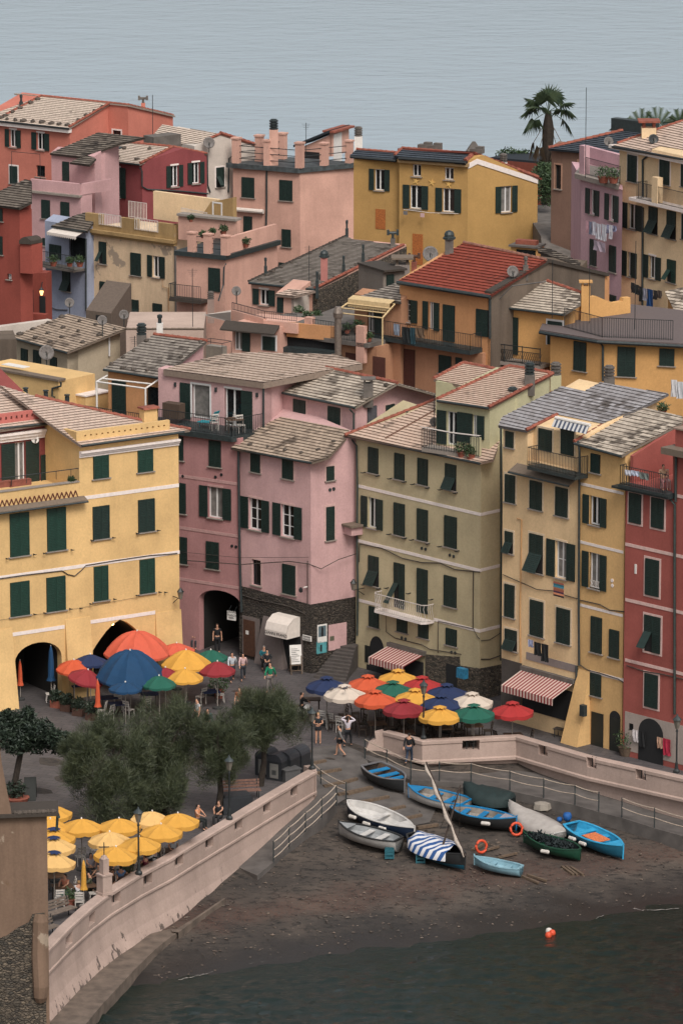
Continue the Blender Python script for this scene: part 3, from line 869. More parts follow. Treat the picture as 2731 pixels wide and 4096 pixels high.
# ropes and posts along the ramps, sleepers on the slip
ROPE=plain('rope',rgb(190,172,155,.7),.9,var=.2)
def rope_rail(label,bases,h=1.0,levels=(.95,.55,.18),sag=.06):
 t=thing('rope_railing',label,'railing',tuple(bases[0]))
 for p in bases:
  m=MB(); m.tube([p-V((0,0,.1)),p+V((0,0,h))],.032,6); obj('post',m,GUT,t)
 for l in levels:
  m=MB(); pts=[]
  for a,b in zip(bases[:-1],bases[1:]):
   for k in range(6):
    s=k/6; pts.append(a+(b-a)*s+V((0,0,l*h-sag*4*s*(1-s))))
  pts.append(bases[-1]+V((0,0,l*h))); m.tube(pts,.026,5); obj('rope',m,ROPE,t)
 return t
rope_rail('rope railing down the left ramp beside the harbour wall',[atZ(p,z) for p,z in ((e1(1322,680),-.2),(e1(1205,790),-.5),(e1(1075,905),-.78),(e1(945,1022),-1.02),(e1(820,1140),-1.22))],1.05)
rope_rail('short rope railing at the head of the timber slipway',[gpt(e1(1017,345)),gpt(e1(1198,535)),gpt(e1(1400,640))],.9,(.92,.5))
rope_rail('long rope railing curving along the right ramp',[EDR[k]+V((-.02,.1,0)) for k in (0,1,2,3,4,5,6,7,8)],1.05,(.97,.55))
rope_rail('far right rope railing after the gap in the ramp edge',[EDR[k]+V((-.02,.1,0)) for k in (9,10,11)],1.05,(.97,.5))
SLP=[(e1(930,302),e1(1110,258)),(e1(1060,372),e1(1235,332)),(e1(1165,435),e1(1357,403)),(e1(1220,540),e1(1487,478)),(e1(1335,605),e1(1600,548)),(e2(10,510),e2(118,478)),(e2(40,600),e2(240,548)),(e2(150,665),e2(372,622)),(e2(300,745),e2(500,698)),(e2(470,805),e2(632,768)),(e2(600,870),e2(765,845))]
SLL=['topmost','second','third','fourth','fifth','sixth','seventh','eighth','ninth','tenth','lowest']
for k,(p,q) in enumerate(SLP):
 a,b=gpt(p,.08),gpt(q,.08); m=MB(); m.bar(a,b,.2,.14)
 solo('timber_sleeper',m,WOODB,SLL[k]+' weathered timber sleeper across the boat slip, counted down from the square','sleeper','timber sleepers on the slipway')
for k,(p,q,l) in enumerate(((e2(1035,1048),e2(1170,985),'short pole sticking out beside the orange life ring'),(e2(1150,1048),e2(1252,1020),'pale pole on the sand right of the life ring'),(e2(1245,1108),e2(1395,1072),'long pale pole behind the small pale blue dinghy'),(e3(275,1055),e3(408,1110),'nearer of two planks at the stern of the pale blue dinghy'),(e3(320,1045),e3(475,1095),'farther of two planks at the stern of the pale blue dinghy'),(e3(597,980),e3(688,1045),'left plank of three below the green boat'),(e3(630,980),e3(720,1046),'middle plank of three below the green boat'),(e3(667,982),e3(768,1048),'right plank of three below the green boat'))):
 a,b=gpt(p,.06),gpt(q,.06); m=MB(); m.bar(a,b,.12,.1); solo('boat_pole' if k<3 else 'plank',m,WOODB,l,'pole' if k<3 else 'plank','timbers lying on the beach')
 # wall colours
YEL=plaster('yellow_wall',rgb(226,180,104),stain=.18,seed=1)
REDW=plaster('brick_red_wall',rgb(150,68,62,.9),stain=.2,seed=2)
ROSE=plaster('old_rose_wall',rgb(186,128,126,.95),stain=.3,seed=4)
PINK=plaster('pink_wall',rgb(210,162,160,.98),stain=.25,seed=5)
OLIVE=plaster('olive_wall',rgb(190,172,130,1.05),stain=.22,seed=6)
OLIVL=plaster('pale_olive_wall',rgb(194,186,142,.95),stain=.15,seed=7)
BEIG=plaster('beige_wall',rgb(222,184,130,1.12),stain=.25,seed=8)
OCHR=plaster('narrow_ochre_wall',rgb(212,164,92,1.08),stain=.25,seed=9)
SLP_=slate('slate_pink',rgb(206,180,162,.64),rgb(198,170,152,.64),rgb(130,110,96,.5),amount=.12)
SLP2=slate('slate_palepink',rgb(204,180,164,.66),rgb(190,168,154,.66),rgb(120,104,92,.5),amount=.12)
SLB=slate('slate_brown',rgb(178,158,140,.66),rgb(156,138,122,.66),rgb(92,78,68,.5),amount=.4)
SLG=slate('slate_greyblue',rgb(166,162,164,.62),rgb(146,140,140,.62),rgb(92,80,70,.5),amount=.5,dscale=.22)
SLM=slate('slate_mossy',rgb(196,182,166,.62),rgb(172,158,144,.62),rgb(92,80,70,.5),amount=.62,width=.38)
STW=stonewall('dark_masonry',rgb(64,56,50,.7),rgb(92,82,72,.7),rgb(40,35,31,.6),4.2)
STW2=stonewall('mixed_masonry',rgb(70,66,60,.7),rgb(130,116,100,.7),rgb(80,71,62,.6),5.0)
# the yellow house on the left
Y=Bld('yellow_house','large yellow house with two dark arches at the left behind the big parasols','house',YEL)
YF=Fac((72.5,2300),gY((72.5,2819.5)),(715,2208))
c635,c1428=YF.hit(c0(636,300)),YF.hit(c0(1430,300))
YR=Rf(YF,c0(650,150),.30,.35)
Pb=[YR.hit(b0(280,1140)),YR.hit(b0(10,1050))]
foot=[c635,c1428,Pb[0]+V((.3,-.3,0)),Pb[1]+V((1.2,0,0))]
YL=YF.perp(c635)
def shade_lining(B,F,A,d):
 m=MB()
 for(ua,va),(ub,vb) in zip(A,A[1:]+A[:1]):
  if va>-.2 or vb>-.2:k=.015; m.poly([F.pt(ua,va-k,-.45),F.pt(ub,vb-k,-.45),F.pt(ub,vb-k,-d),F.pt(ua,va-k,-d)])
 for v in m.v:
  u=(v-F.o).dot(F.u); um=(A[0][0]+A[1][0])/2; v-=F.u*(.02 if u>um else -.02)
 B.part('vault',m,plain('vault_dark',rgb(40,36,34,.6),.9))  # added near-black lining: the arch's inner shade put into its colour
def arch_uv(F,l,r,base,top,spring,pointed=False):
 (u0,vs),(u1,_)=F.uv(l),F.uv(r); vt=F.uv(top)[1]; um=F.uv(top)[0]if pointed else (u0+u1)/2
 pts=[(u0,base),(u1,base),(u1,vs)]
 n=12
 for k in range(1,n):
  a=math.pi*k/n; c,s_=math.cos(a),math.sin(a)
  u=(u0+u1)/2+(u1-u0)/2*c
  if pointed:s_=1-abs(c)**1.5
  pts.append((u,vs+(vt-vs)*s_))
 pts.append((u0,vs)); return pts
A1=arch_uv(YF,d0(122,520),d0(496,470),-.4,d0(330,352),0); A2=arch_uv(YF,d0(745,420),d0(1180,350),-.4,d0(945,175),0,True)
for A in (A1,A2):
 m=MB(); m.fprism(YF,A,-4.4,.8); Y.cut.append(m)
Y.body(foot,-.5,30,[YR])
for A in (A1,A2):
 m=MB(); m.fprism(YF,[(u,v-.02) for u,v in A],-4.38,-4.2); Y.part('arch_back',m,plain('vault_dark',rgb(40,36,34,.6),.9)); shade_lining(Y,YF,A,4.3)  # back panels in the same near-black, shade painted at the arch ends
ul=YF.uv(c0(-260,500))[0]; uc=YF.uvp(c635)[0]; zt=YF.uv(c0(636,500))[1]
low=[YF.pt(ul,0),c635+YF.u*.0,YF.pt(uc,0,-9),YF.pt(ul,0,-9)]
Y.body(low,-.5,zt-.15,[])
m=MB(); m.fbox(YF,ul,uc-.004,zt-.16,YF.uv(c0(636,440))[1],-.25,-.003); Y.part('terrace_parapet',m,YEL)
m=MB(); m.fbox(YF,ul,uc-.004,YF.uv(c0(636,440))[1],YF.uv(c0(636,440))[1]+.05,-.32,.05); Y.part('coping',m,SILL)
m=MB(); m.tube([YF.pt(ul,zt+1.15,-.1),YF.pt(uc,zt+1.15,-.1)],.025,6)
for k in range(8):m.bar(YF.pt(ul+(uc-ul)*k/7.5,zt+.7,-.1),YF.pt(ul+(uc-ul)*k/7.5,zt+1.15,-.1),.03)
Y.part('handrail',m,IRON)
Y.roof(YR,[c0(650,150),b0(1522,1392),b0(1360,1362),b0(1140,1322),b0(285,1125),b0(0,1035),b0(390,1335)],SLP2)
G_=YF.off(.35)
Y.gutter([G_.hit(c0(655,152)),G_.hit(c0(1475,40))],GUT)
m=MB(); v=YF.uv(c0(1428,92))[1]
for(n1,va,vb) in ((.08,-.36,-.22),(.16,-.22,-.1),(.26,-.1,.0)):m.fbox(YF,uc,YF.uv(c0(1430,92))[0],v+va,v+vb,-.02,n1)
Y.part('cornice',m,TRIM)
Y.ridge(YR.hit(b0(285,1125)),YR.hit(b0(1140,1322))); Y.ridge(YR.hit(b0(1360,1362)),YR.hit(b0(1522,1390)))
PF=YF.off(-.1); (u0,v0),(u1,_),(_,v1)=PF.uv(b0(640,1468)),PF.uv(b0(1360,1385)),PF.uv(b0(640,1405))
m=MB(); pf=fixed((m.fbox(PF,u0,u1,v0-.4,v1,-.22,0),m)[1]); cs=[]
for k in range(15):
 c=MB(); uu=u0+(u1-u0)*(.062+.0625*k); c.fbox(PF,uu-.055,uu+.055,v0+.12,v1-.22,-.3,.1); cs.append(c)
Y.parap=link_mesh('roof_parapet',cut_mesh(pf,cs),YEL,Y.o)
m=MB(); m.fprism(PF.perp(PF.pt(u0,0)),[(-.0,v0-.3),(1.9,v0+.35),(0,v1)],-.2,.0); Y.part('roof_parapet',m,YEL)
for p,q,st,sh in ((c0(745,213),c0(872,402),'c',SHUTG),(c0(1101,170),c0(1225,350),'c',SHUTG),(c0(741,640),c0(878,885),'c',SHUT),(c0(1104,586),c0(1239,828),'c',SHUT),(c0(78,697),c0(238,1020),'c',SHUTG),(c0(375,656),c0(531,977),'c',SHUTG),(c0(750,1120),c0(868,1380),'c',SHUTG),(c0(1116,1065),c0(1240,1320),'c',SHUTG),(c0(82,1248),c0(240,1498),'c',SHUTG),(c0(371,1208),c0(527,1460),'c',SHUTG)):
 Y.win(YF,p,q,st,sh=sh)
Y.band(YF,c0(640,570),c0(1432,468),.2); Y.band(YF,c0(-100,1217),c0(1437,1003),.19)
Y.band(YF,d0(102,291),d0(517,231),.2); Y.band(YF,d0(725,194),d0(1242,113),.2)
m=MB()
for xa,xb,yt,xc,n1 in ((-60,98,262,145,.75),(522,722,175,742,.5),(1244,1448,120,1462,.35)):
 (ua,vt),(ub,_)=YF.uv(d0(xa,yt)),YF.uv(d0(xb,yt)); ud=YF.uv(d0(xc,700))[0]
 m=MB(); m.box8([YF.pt(ua,-.3,n1),YF.pt(max(ub,ub),-.3,n1),YF.pt(ub,-.3,-.05),YF.pt(ua,-.3,-.05),YF.pt(ua,vt,.035),YF.pt(ub,vt,.035),YF.pt(ub,vt,-.05),YF.pt(ua,vt,-.05)])
 Y.part('buttress',m,YEL)
Y.cable(YF,[c0(-100,1228),c0(200,1185),c0(500,1150),c0(545,1180),c0(600,1192),c0(650,1150),c0(690,1108),c0(920,1070),c0(1200,1028),c0(1360,1018),c0(1420,1010)],.03)
Y.cable(YF,[c0(0,1545),c0(300,1500),c0(640,1448),c0(900,1398),c0(1110,1362)],.008)
Y.plate(YF,d0(1360,205),d0(1418,240),plain('plaque',rgb(140,110,90,.7),.7),name='plaque')
m=MB(); zz=YF.uv(c0(640,575))[1]; ur=YF.uv(c0(675,575))[0]
m.box8([YF.pt(ul,zz-.1,.42),YF.pt(ur,zz-.1,.42),YF.pt(ur,zz+.06,-.02),YF.pt(ul,zz+.06,-.02),YF.pt(ul,zz-.02,.42),YF.pt(ur,zz-.02,.42),YF.pt(ur,zz+.16,-.02),YF.pt(ul,zz+.16,-.02)])
Y.part('canopy',m,SLB); Y.gutter([YF.pt(ul,zz-.1,.46),YF.pt(ur,zz-.1,.46)],GUT,.05)
m=MB(); k=ul
while k<uc-.2:m.bar(YF.pt(k,zz+.16,.02),YF.pt(k+.14,zz+.5,.02),.05); m.bar(YF.pt(k+.28,zz+.16,.02),YF.pt(k+.14,zz+.5,.02),.05); k+=.28
Y.part('brick_lattice',m,plain('lattice_red',rgb(110,60,46,.7),.9))
for px in (c0(728,903),c0(902,882),c0(1090,848),c0(1260,824),c0(268,1016),c0(350,1008),c0(570,980),c0(50,1050),c0(720,1412),c0(1090,1345),c0(1272,1318),c0(1316,1320),c0(352,1485),c0(558,1452),c0(640,1448),c0(272,1495),c0(910,1374)):
 m=MB(); h=YF.hit(px); m.bar(h,h+YF.n*.22,.04,.05); m.bar(h+YF.n*.2-YF.u*.1,h+YF.n*.2+YF.u*.1,.03); Y.part('line_peg',m,IRON)
(uu,vv)=YF.uv(d0(958,215)); LP=YF.pt(uu,vv-.1,-.8)
t=thing('arch_lamp','glowing lamp inside the pointed arch of the yellow house','lamp',tuple(LP))
m=MB(); m.lathe(LP,[(.05,-.08),(.1,0),(.1,.1),(.03,.16)],8); obj('bulb',m,glow('warm_bulb',(1,.55,.2,1),14),t); m=MB(); m.tube([LP+V((0,0,.15)),LP+V((0,0,.6))],.012,5); obj('cord',m,IRON,t)
pl=bpy.data.objects.new('arch_lamp_light',bpy.data.lights.new('arch_lamp_light','POINT')); COL.objects.link(pl); pl.location=LP-V((0,0,.2)); pl.data.energy=5; pl.data.color=(1,.6,.28); pl.data.shadow_soft_size=.12
Y.done()
RH=Bld('red_penthouse','brick red set-back storey with slate roof on the left terrace of the yellow house','house',REDW)
RF_=YF.off(-3.7); ur2=RF_.uv(c0(358,100))[0]; ul2=RF_.uv(c0(-300,100))[0]
vt=RF_.uv(b0(200,1400))[1]
RR_=Rf(RF_,b0(380,1340),.32,.35)
RH.body([RF_.pt(ul2,0),RF_.pt(ur2+.5,0),RF_.pt(ur2+.5,0,-6),RF_.pt(ul2,0,-6)],zt-.3,30,[RR_])
RH.roof(RR_,[b0(385,1340),b0(240,1222),b0(0,1042),b0(-300,800),b0(-300,1440)],SLP2)
m=MB(); v=RF_.uv(b0(200,1425))[1]
for(n1,va,vb) in ((.1,-.3,-.12),(.2,-.12,.06),(.3,.06,.2)):m.fbox(RF_,ul2,ur2,v+va,v+vb,-.02,n1)
RH.part('cornice',m,TRIM); G_=RF_.off(.38); RH.gutter([G_.hit(b0(-100,1390)),G_.hit(b0(385,1342))])
PF=RF_.off(-.15); (u0,v0),(u1,v1)=PF.uv(b0(-200,1330)),PF.uv(b0(315,1228)); v0=PF.uv(b0(315,1298))[1]
m=MB(); m.fbox(PF,u0,u1,v0-.3,v1,-.2,0); me=fixed(m); cs=[]
for k in range(9):
 c=MB(); uu=u1-.42-k*.325; c.fbox(PF,uu-.06,uu+.06,v0+.12,v1-.18,-.3,.1); cs.append(c)
link_mesh('roof_parapet',cut_mesh(me,cs),plaster('coral_parapet',rgb(196,100,88),stain=.15),RH.o)
RH.win(RF_,c0(10,140),c0(315,460),'o',fr=.36,sill=False,name='door',pane=CURT)
RH.win(RF_,c0(325,225),c0(395,470),'c',sill=False,name='door')
RH.done()
t=RF_.pt(RF_.uv(c0(275,100))[0],RF_.uv(c0(275,110))[1],.15); dish(t,.36,'satellite_dish','small white satellite dish on the red wall at the left edge',WHITEP,h=.1)
for k,(x,y,l) in enumerate(((40,455,'leftmost'),(120,450,'second from left'),(195,440,'third from left'))):
 h=YF.off(-.5).hit(c0(x,y)); t=thing('planter',l+' terracotta trough on the terrace of the yellow house','planter',tuple(h),group='troughs on the yellow house terrace')
 m=MB(); m.box(h,.75,.3,.32,YF.u,YF.n); obj('trough',m,RIDGE,t)
 # rose house with the arch, and its upper floor
PLB=Bld('rose_house','old rose house with a balcony storey and a dark arch beside the yellow house','house',ROSE)
PLF=Fac((684+280,c1(560,460)[1]),gY(d1(560,475)),c1(75,391))
ua,ub=PLF.uv(c1(-120,500))[0],PLF.uv(c1(545,500))[0]; zb=PLF.uv(b1(520,1440))[1]
AR=arch_uv(PLF,d1(225,10),d1(560,75),-.3,d1(390,-60),0)
m=MB(); m.fprism(PLF,AR,-4,.5); PLB.cut.append(m); PEND=[PLF,AR]
PLB.place(PLF.pt(ua,0)); shade_lining(PLB,PLF,AR,3.95); m=MB(); m.fprism(PLF,AR,-3.98,-3.8); PLB.part('arch_back',m,MATS['vault_dark'])  # lining and back panel carry the arch's shade as dark colour
PLB.body([PLF.pt(ua,0),PLF.pt(ub,0),PLF.pt(ub,0,-8),PLF.pt(ua,0,-8)],-.3,zb-.12,[])
for p,q,st in ((c1(40,70),c1(102,270),'c'),(c1(306,103),c1(402,325),'c'),(c1(30,440),c1(122,697),'c'),(c1(40,872),c1(132,1100),'c'),(c1(283,910),c1(386,1143),'c'),(c1(230,462),c1(485,748),'o')):
 PLB.win(PLF,p,q,st,trim=plain('rose_trim',rgb(190,150,146,.8),.9) if st=='o' else None,pane=CURT)
for p,q in ((c1(40,386),c1(535,455)),(c1(40,800),c1(540,873)),(c1(40,1212),c1(546,1285))):PLB.band(PLF,p,q,.17,plain('rose_trim',rgb(190,150,146,.8),.9))
for x,y in ((97,393),(358,400),(405,381),(490,952),(522,958)):
 m=MB(); h=PLF.hit(c1(x,y)); m.tube([h-PLF.n*.05,h+PLF.n*.04],.09,10); PLB.part('vent',m,DARK)
PLB.pipe(PLF,[c1(540,180),c1(545,600),c1(552,1100),c1(565,1480)],GUT,.07)
PUF=PLF.off(-2.0); uc_=PUF.uv(b1(742,1060))[0]; uz=PUF.uv(b1(-100,1000))[0]; zr=PUF.uv(b1(742,1022))[1]
PLS=PUF.perp(PUF.pt(uc_,0))
PUR=Rf(PUF,b1(740,1015),.045,.25)
PD=(PUR.hit(b1(640,772))-PUR.e).dot(-PUF.n)-.6
PLB.rbody(PUF,PUF.pt(uz,0),PUF.pt(uc_,0),PUR,[b1(-60,910),b1(740,1015),b1(1075,950),b1(1530,862),b1(1320,790),b1(640,772),b1(430,785),b1(40,880)],zb-.3,mat=PINK)
PLB.roof(PUR,[b1(-60,910),b1(740,1015),b1(1075,950),b1(1530,862),b1(1320,790),b1(640,772),b1(430,785),b1(40,880)],slate('slate_flat',rgb(200,178,162,.6),rgb(188,166,150,.6),rgb(108,92,80,.5),amount=.35,dscale=.3),course=.5,thick=.34)
zf=PLF.uv(b1(520,1445))[1]
m=MB(); sl_=[PLF.pt(ua,0,.35),PLF.pt(PLF.uv(b1(515,1440))[0],0,.35),PUF.pt(uc_+.15,0,0),PUF.pt(uz,0,0)]
m.vprism(sl_,zb-.3,zb); PLB.part('balcony',m,GUT)
rb=[p+V((0,0,zb)) for p in (PLF.pt(ua,0,.22),PLF.pt(PLF.uv(b1(515,1440))[0]-.1,0,.22),PUF.pt(uc_+.0,0,.1))]
PLB.rail(rb,1.0,.12)
PLB.win(PUF,b1(75,1010),b1(160,1310),'c',sill=False,name='door')
PLB.win(PUF,b1(170,1022),b1(312,1310),'n',trim=WFRAME,sill=False,name='door',pane=CURT)
PLB.win(PUF,b1(430,1055),b1(655,1385),'r',trim=WFRAME,sill=False,name='door',fr=.4)
for x,y in ((38,1027),(363,1068),(692,1110)):
 m=MB(); h=PUF.hit(b1(x,y)); m.fbox(PUF,PUF.uvp(h)[0]-.06,PUF.uvp(h)[0]+.06,h.z-.12,h.z+.12,0,.1); PLB.part('wall_lamp',m,GUT)
PLB.pipe(PUF,[b1(740,1055),b1(740,1370)],GUT,.06)
PLB.done()
# pink corner house
PC=Bld('pink_corner_house','pink corner house on a dark stone base with a white door awning','house',PINK)
PCF=Fac((1239,2039),gY(d1(1095,600)),c1(562,548))
cor=PCF.hit(c1(1118,900))
PCS=Fac(V((cor.x,cor.y,PCF.uv(c1(1120,1420))[1])),0,c1(1365,1378))
PCR=Rf(PCF,c1(1120,283),.36,.35)
left=PCF.hit(c1(548,700)); right=PCS.hit(c1(1478,600))
back_=left+(right-cor)
PC.body([left,cor,right,back_+V((0,2,0))],-.2,40,[PCR])
PC.roof(PCR,[c1(482,168),c1(1125,285),c1(1255,245),c1(1400,88),b1(1430,1395),b1(880,1290),b1(755,1345),b1(600,1440)],SLB)
G_=PCF.off(.38); PC.gutter([G_.hit(c1(485,172)),G_.hit(c1(1120,288))])
PC.stones(PCR,[c1(635,145),c1(775,162),c1(910,190),c1(1040,210),c1(1178,185),c1(1300,118)],.3)
tp=plain('pale_trim',rgb(206,170,164,.85),.9)
PC.win(PCF,c1(640,195),c1(716,370),'c',trim=tp); PC.win(PCF,c1(893,245),c1(980,425),'c',trim=tp)
PC.win(PCF,c1(562,548),c1(789,848),'o',trim=tp,bars=3); PC.win(PCF,c1(818,600),c1(1050,906),'o',trim=tp,bars=3)
PC.win(PCF,c1(648,1055),c1(720,1275),'d',trim=tp); PC.win(PCF,c1(893,1090),c1(998,1350),'c',trim=tp)
PC.win(PCS,c1(1240,318),c1(1302,422),'c',trim=tp); PC.win(PCS,c1(1238,642),c1(1304,900),'c',trim=tp)
m=MB(); (u0,v0),(u1,v1)=PCF.uv(c1(552,1268)),PCF.uv(c1(1120,1420))
u1=PCF.uvp(cor)[0]; us=PCS.uvp(cor)[0]; ue=PCS.uv(c1(1478,1400))[0]
SB=MB(); SB.fprism(PCF,[(u0,-.2),(u1+.05,-.2),(u1+.05,v1),(u0,v0)],-.3,.07)
PC.part('stone_base',SB,STW); SB2=MB(); SB2.fprism(PCS,[(us-.02,-.2),(ue,-.2),(ue,PCS.uv(c1(1365,1376))[1]),(us-.02,v1)],-.3,.068); PC.part('stone_base',SB2,STW)
m=MB(); v_=PCF.uv(c1(560,1290))[1]
PC.cable(PCF.off(.05),[c1(570,1345),c1(700,1385),c1(830,1410),c1(960,1440),c1(1080,1500)],.03)
ren=plaster('grey_render',rgb(158,140,134,.62),stain=.3)
PC.plate(PCF,d1(580,135),d1(718,470),ren,.0,.10,'render_panel')
m=MB(); (ua_,va_),(ub_,vb_)=PCF.uv(d1(750,140)),PCF.uv(d1(870,185)); vlo=0
m.box8([PCF.pt(ua_-.35,-.1,.55),PCF.pt(ub_+.75,-.1,.55),PCF.pt(ub_+.75,-.1,0),PCF.pt(ua_-.35,-.1,0),PCF.pt(ua_,va_,.12),PCF.pt(ub_,va_,.12),PCF.pt(ub_,va_,0),PCF.pt(ua_,va_,0)])
PC.part('splayed_buttress',m,ren)
PC.plate(PCF,d1(592,165),d1(683,470),WOOD2,.05,.13,'door'); PC.plate(PCF,d1(612,255),d1(634,290),WHITEP,.1,.15,'notice')
PC.plate(PCF,d1(905,290),d1(1048,600),DARK,.0,.09,'doorway'); PC.plate(PCF,d1(1050,305),d1(1062,600),ren,.0,.12,'door_jamb')
PC.plate(PCS,d1(1252,215),d1(1396,395),PINK,.05,.10,'wall_panel')
PC.plate(PCS,d1(1262,305),d1(1295,335),plain('sign_olive',rgb(110,110,90,.6),.6),.1,.12,'notice')
pos1=PC.plate(PCS,d1(1163,215),d1(1238,345),WHITEP,.05,.11,'poster')
m=MB(); (u0,v1),(u1,v0)=PCS.uv(d1(1170,225)),PCS.uv(d1(1231,300)); m.fbox(PCS,u0,u1,v0,v1,.108,.114); w_=u1-u0
obj('picture',m,plain('poster_blue',rgb(100,120,128,.6),.6,var=.4,scale=4),pos1)
m=MB(); m.fprism(PCS,[(u0+w_*.35,v0),(u0+w_*.65,v0),(u0+w_*.65,v0+.45),(u0+w_*.5,v0+.6),(u0+w_*.35,v0+.45)],.113,.118); obj('picture',m,DARK,pos1)
pos2=PC.plate(PCS,d1(1156,350),d1(1236,432),plain('poster_teal',rgb(96,170,176,.6),.6,var=.4,scale=4),.05,.11,'poster')
m=MB(); (u0,v1),(u1,v0)=PCS.uv(d1(1170,360)),PCS.uv(d1(1215,420)); m.fbox(PCS,u0+.12,u0+.24,v0,v1-.1,.108,.115); obj('picture',m,DARK,pos2)
PC.pipe(PCF,[c1(1092,1070),c1(1092,1400),c1(1088,1568)],CABLE,.025,.06)
m=MB(); h=PCF.hit(c1(1095,1275)); m.bar(h,h+PCF.n*.35,.05); PC.part('camera_arm',m,WHITEP); m=MB(); m.lathe(h+PCF.n*.35-V((.15,0,.3)),[(.02,0),(.1,.05),(.12,.2),(.06,.3)],8); PC.part('security_camera',m,DARK)
for x,y in ((1270,502),(1300,495)):
 m=MB(); h=PCS.hit(c1(x,y)); m.tube([h-PCS.n*.05,h+PCS.n*.04],.1,10); PC.part('vent',m,GUT)
m=MB(); u0=PCS.uv(c1(1362,790))[0]; u1=ue; v=PCS.uv(c1(1380,770))[1]; m.fbox(PCS,u0,u1,v-.12,v,-.05,.9); PC.part('arch_roof',m,SLB)
m=MB(); v=PCS.uv(c1(1400,850))[1]; m.fbox(PCS,u0+.15,u1,v,v+.55,-.05,.75); PC.part('alley_arch',m,PINK)
PC.done()
aw=thing('door_awning','white domed door awning with lettering on the pink corner house','awning',tuple(PCF.hit(d1(950,250))))
(u0,vt),(u1,_)=PCF.uv(d1(868,110)),PCF.uv(d1(1040,150)); m=MB(); vb=vt-1.15
prof=[(0.08,vt),(.55,vt-.02),(1.0,vt-.35),(1.15,vt-.75)]
for(n0,va),(n1,vb_) in zip(prof[:-1],prof[1:]):
 m.poly([PCF.pt(u0,va,n0),PCF.pt(u0,vb_,n1),PCF.pt(u1,vb_,n1),PCF.pt(u1,va,n0)])
for u in (u0,u1):m.poly([PCF.pt(u,v,n) for n,v in prof]+[PCF.pt(u,vt-.75,.08)])
CREAM=plain('awning_cream',rgb(222,210,200,.85),.85,var=.06)
o=obj('canopy',m,CREAM,aw); o.modifiers.new('s','SOLIDIFY').thickness=.02
m=MB(); m.fbox(PCF,u0,u1,vt-1.1,vt-.75,1.13,1.15); m.fbox(PCF,u0-.01,u0+.01,vt-1.1,vt-.75,.1,1.15); m.fbox(PCF,u1-.01,u1+.01,vt-1.1,vt-.75,.1,1.15); obj('valance',m,CREAM,aw)
def text(s,F,u,v,n,size,mat,parent,name='lettering',align='CENTER'):
 c=bpy.data.curves.new('txt','FONT'); c.body=s; c.size=size; c.align_x=align; c.align_y='CENTER'; c.extrude=.004
 o=bpy.data.objects.new('txt',c); TS.collection.objects.link(o); me=evaluated(o)
 bpy.data.objects.remove(o); bpy.data.curves.remove(c)
 M=Matrix((F.u.to_4d(),V((0,0,1,0)),F.n.to_4d(),V((0,0,0,1)))).transposed(); M[3][0:4]=(0,0,0,1)
 p=F.pt(u,v,n); M.translation=p
 for r in range(3):M[r][3]=p[r]
 me.transform(M)
 return link_mesh(name,me,mat,parent)
INK=plain('ink',(.02,.02,.02,1),.8)
text('GIANNI FRANZI',PCF,(u0+u1)/2,vt-.93,1.155,.24,INK,aw)
sg=thing('shop_sign','white square sign with black lettering hanging by the dark arch','sign',tuple(PLF.hit(d1(486,185))))
SGF=PLF.off(.3); (u0,v1),(u1,v0)=SGF.uv(d1(452,100)),SGF.uv(d1(521,182)); m=MB(); m.fbox(SGF,u0,u1,v0,v1,0,.04); obj('board',m,WHITEP,sg)
text('GIANNI\nFRANZI',SGF,(u0+u1)/2,v1-(v1-v0)*.27,.045,.19,INK,sg); m=MB(); k=(v1-v0)
m.bar(SGF.pt(u0+.1,v0+k*.3,.045),SGF.pt(u1-.15,v0+k*.36,.045),.03,.005,SGF.n); m.bar(SGF.pt(u0+.12,v0+k*.2,.045),SGF.pt(u1-.12,v0+k*.22,.045),.03,.005,SGF.n); obj('scribble',m,INK,sg)
m=MB(); m.bar(SGF.pt(u0+.1,v1,.02),SGF.pt(u0+.1,v1+.25,-.25),.02); m.bar(SGF.pt(u1-.1,v1,.02),SGF.pt(u1-.1,v1+.25,-.25),.02); obj('bracket',m,IRON,sg)
sg=thing('corner_sign','small white sign with two lines of lettering on the stone corner','sign',tuple(PCS.hit(d1(1085,320))))
CF=PCF.off(.16); (u0,v1),(u1,v0)=CF.uv(d1(1053,293)),CF.uv(d1(1120,350)); m=MB(); m.fbox(CF,u0,u1,v0,v1,-.05,.02); obj('board',m,WHITEP,sg)
text('GIANNI\nFRANZI',CF,(u0+u1)/2,(v0+v1)/2,.025,.16,INK,sg)
h=atZ(d1(995,600)); t=thing('menu_board','white menu board on a wooden easel by the corner doorway','menu board',tuple(h))
MF=Fac(V((h.x,h.y,0)),0,V((h.x+1,h.y+.25,0)))
m=MB(); m.box8([MF.pt(-.33,.55,.18),MF.pt(.33,.55,.18),MF.pt(.33,.55,.14),MF.pt(-.33,.55,.14),MF.pt(-.33,1.6,.0),MF.pt(.33,1.6,.0),MF.pt(.33,1.6,-.04),MF.pt(-.33,1.6,-.04)]); obj('sheet',m,WHITEP,t)
m=MB()
for r_ in range(8):
 for c_ in (-.01,):m.bar(MF.pt(c_-.24,.7+r_*.1,.185-r_*.0172),MF.pt(c_+.22-.1*(r_%3),.7+r_*.1,.185-r_*.0172),.02,.004,MF.n)
obj('print',m,INK,t)
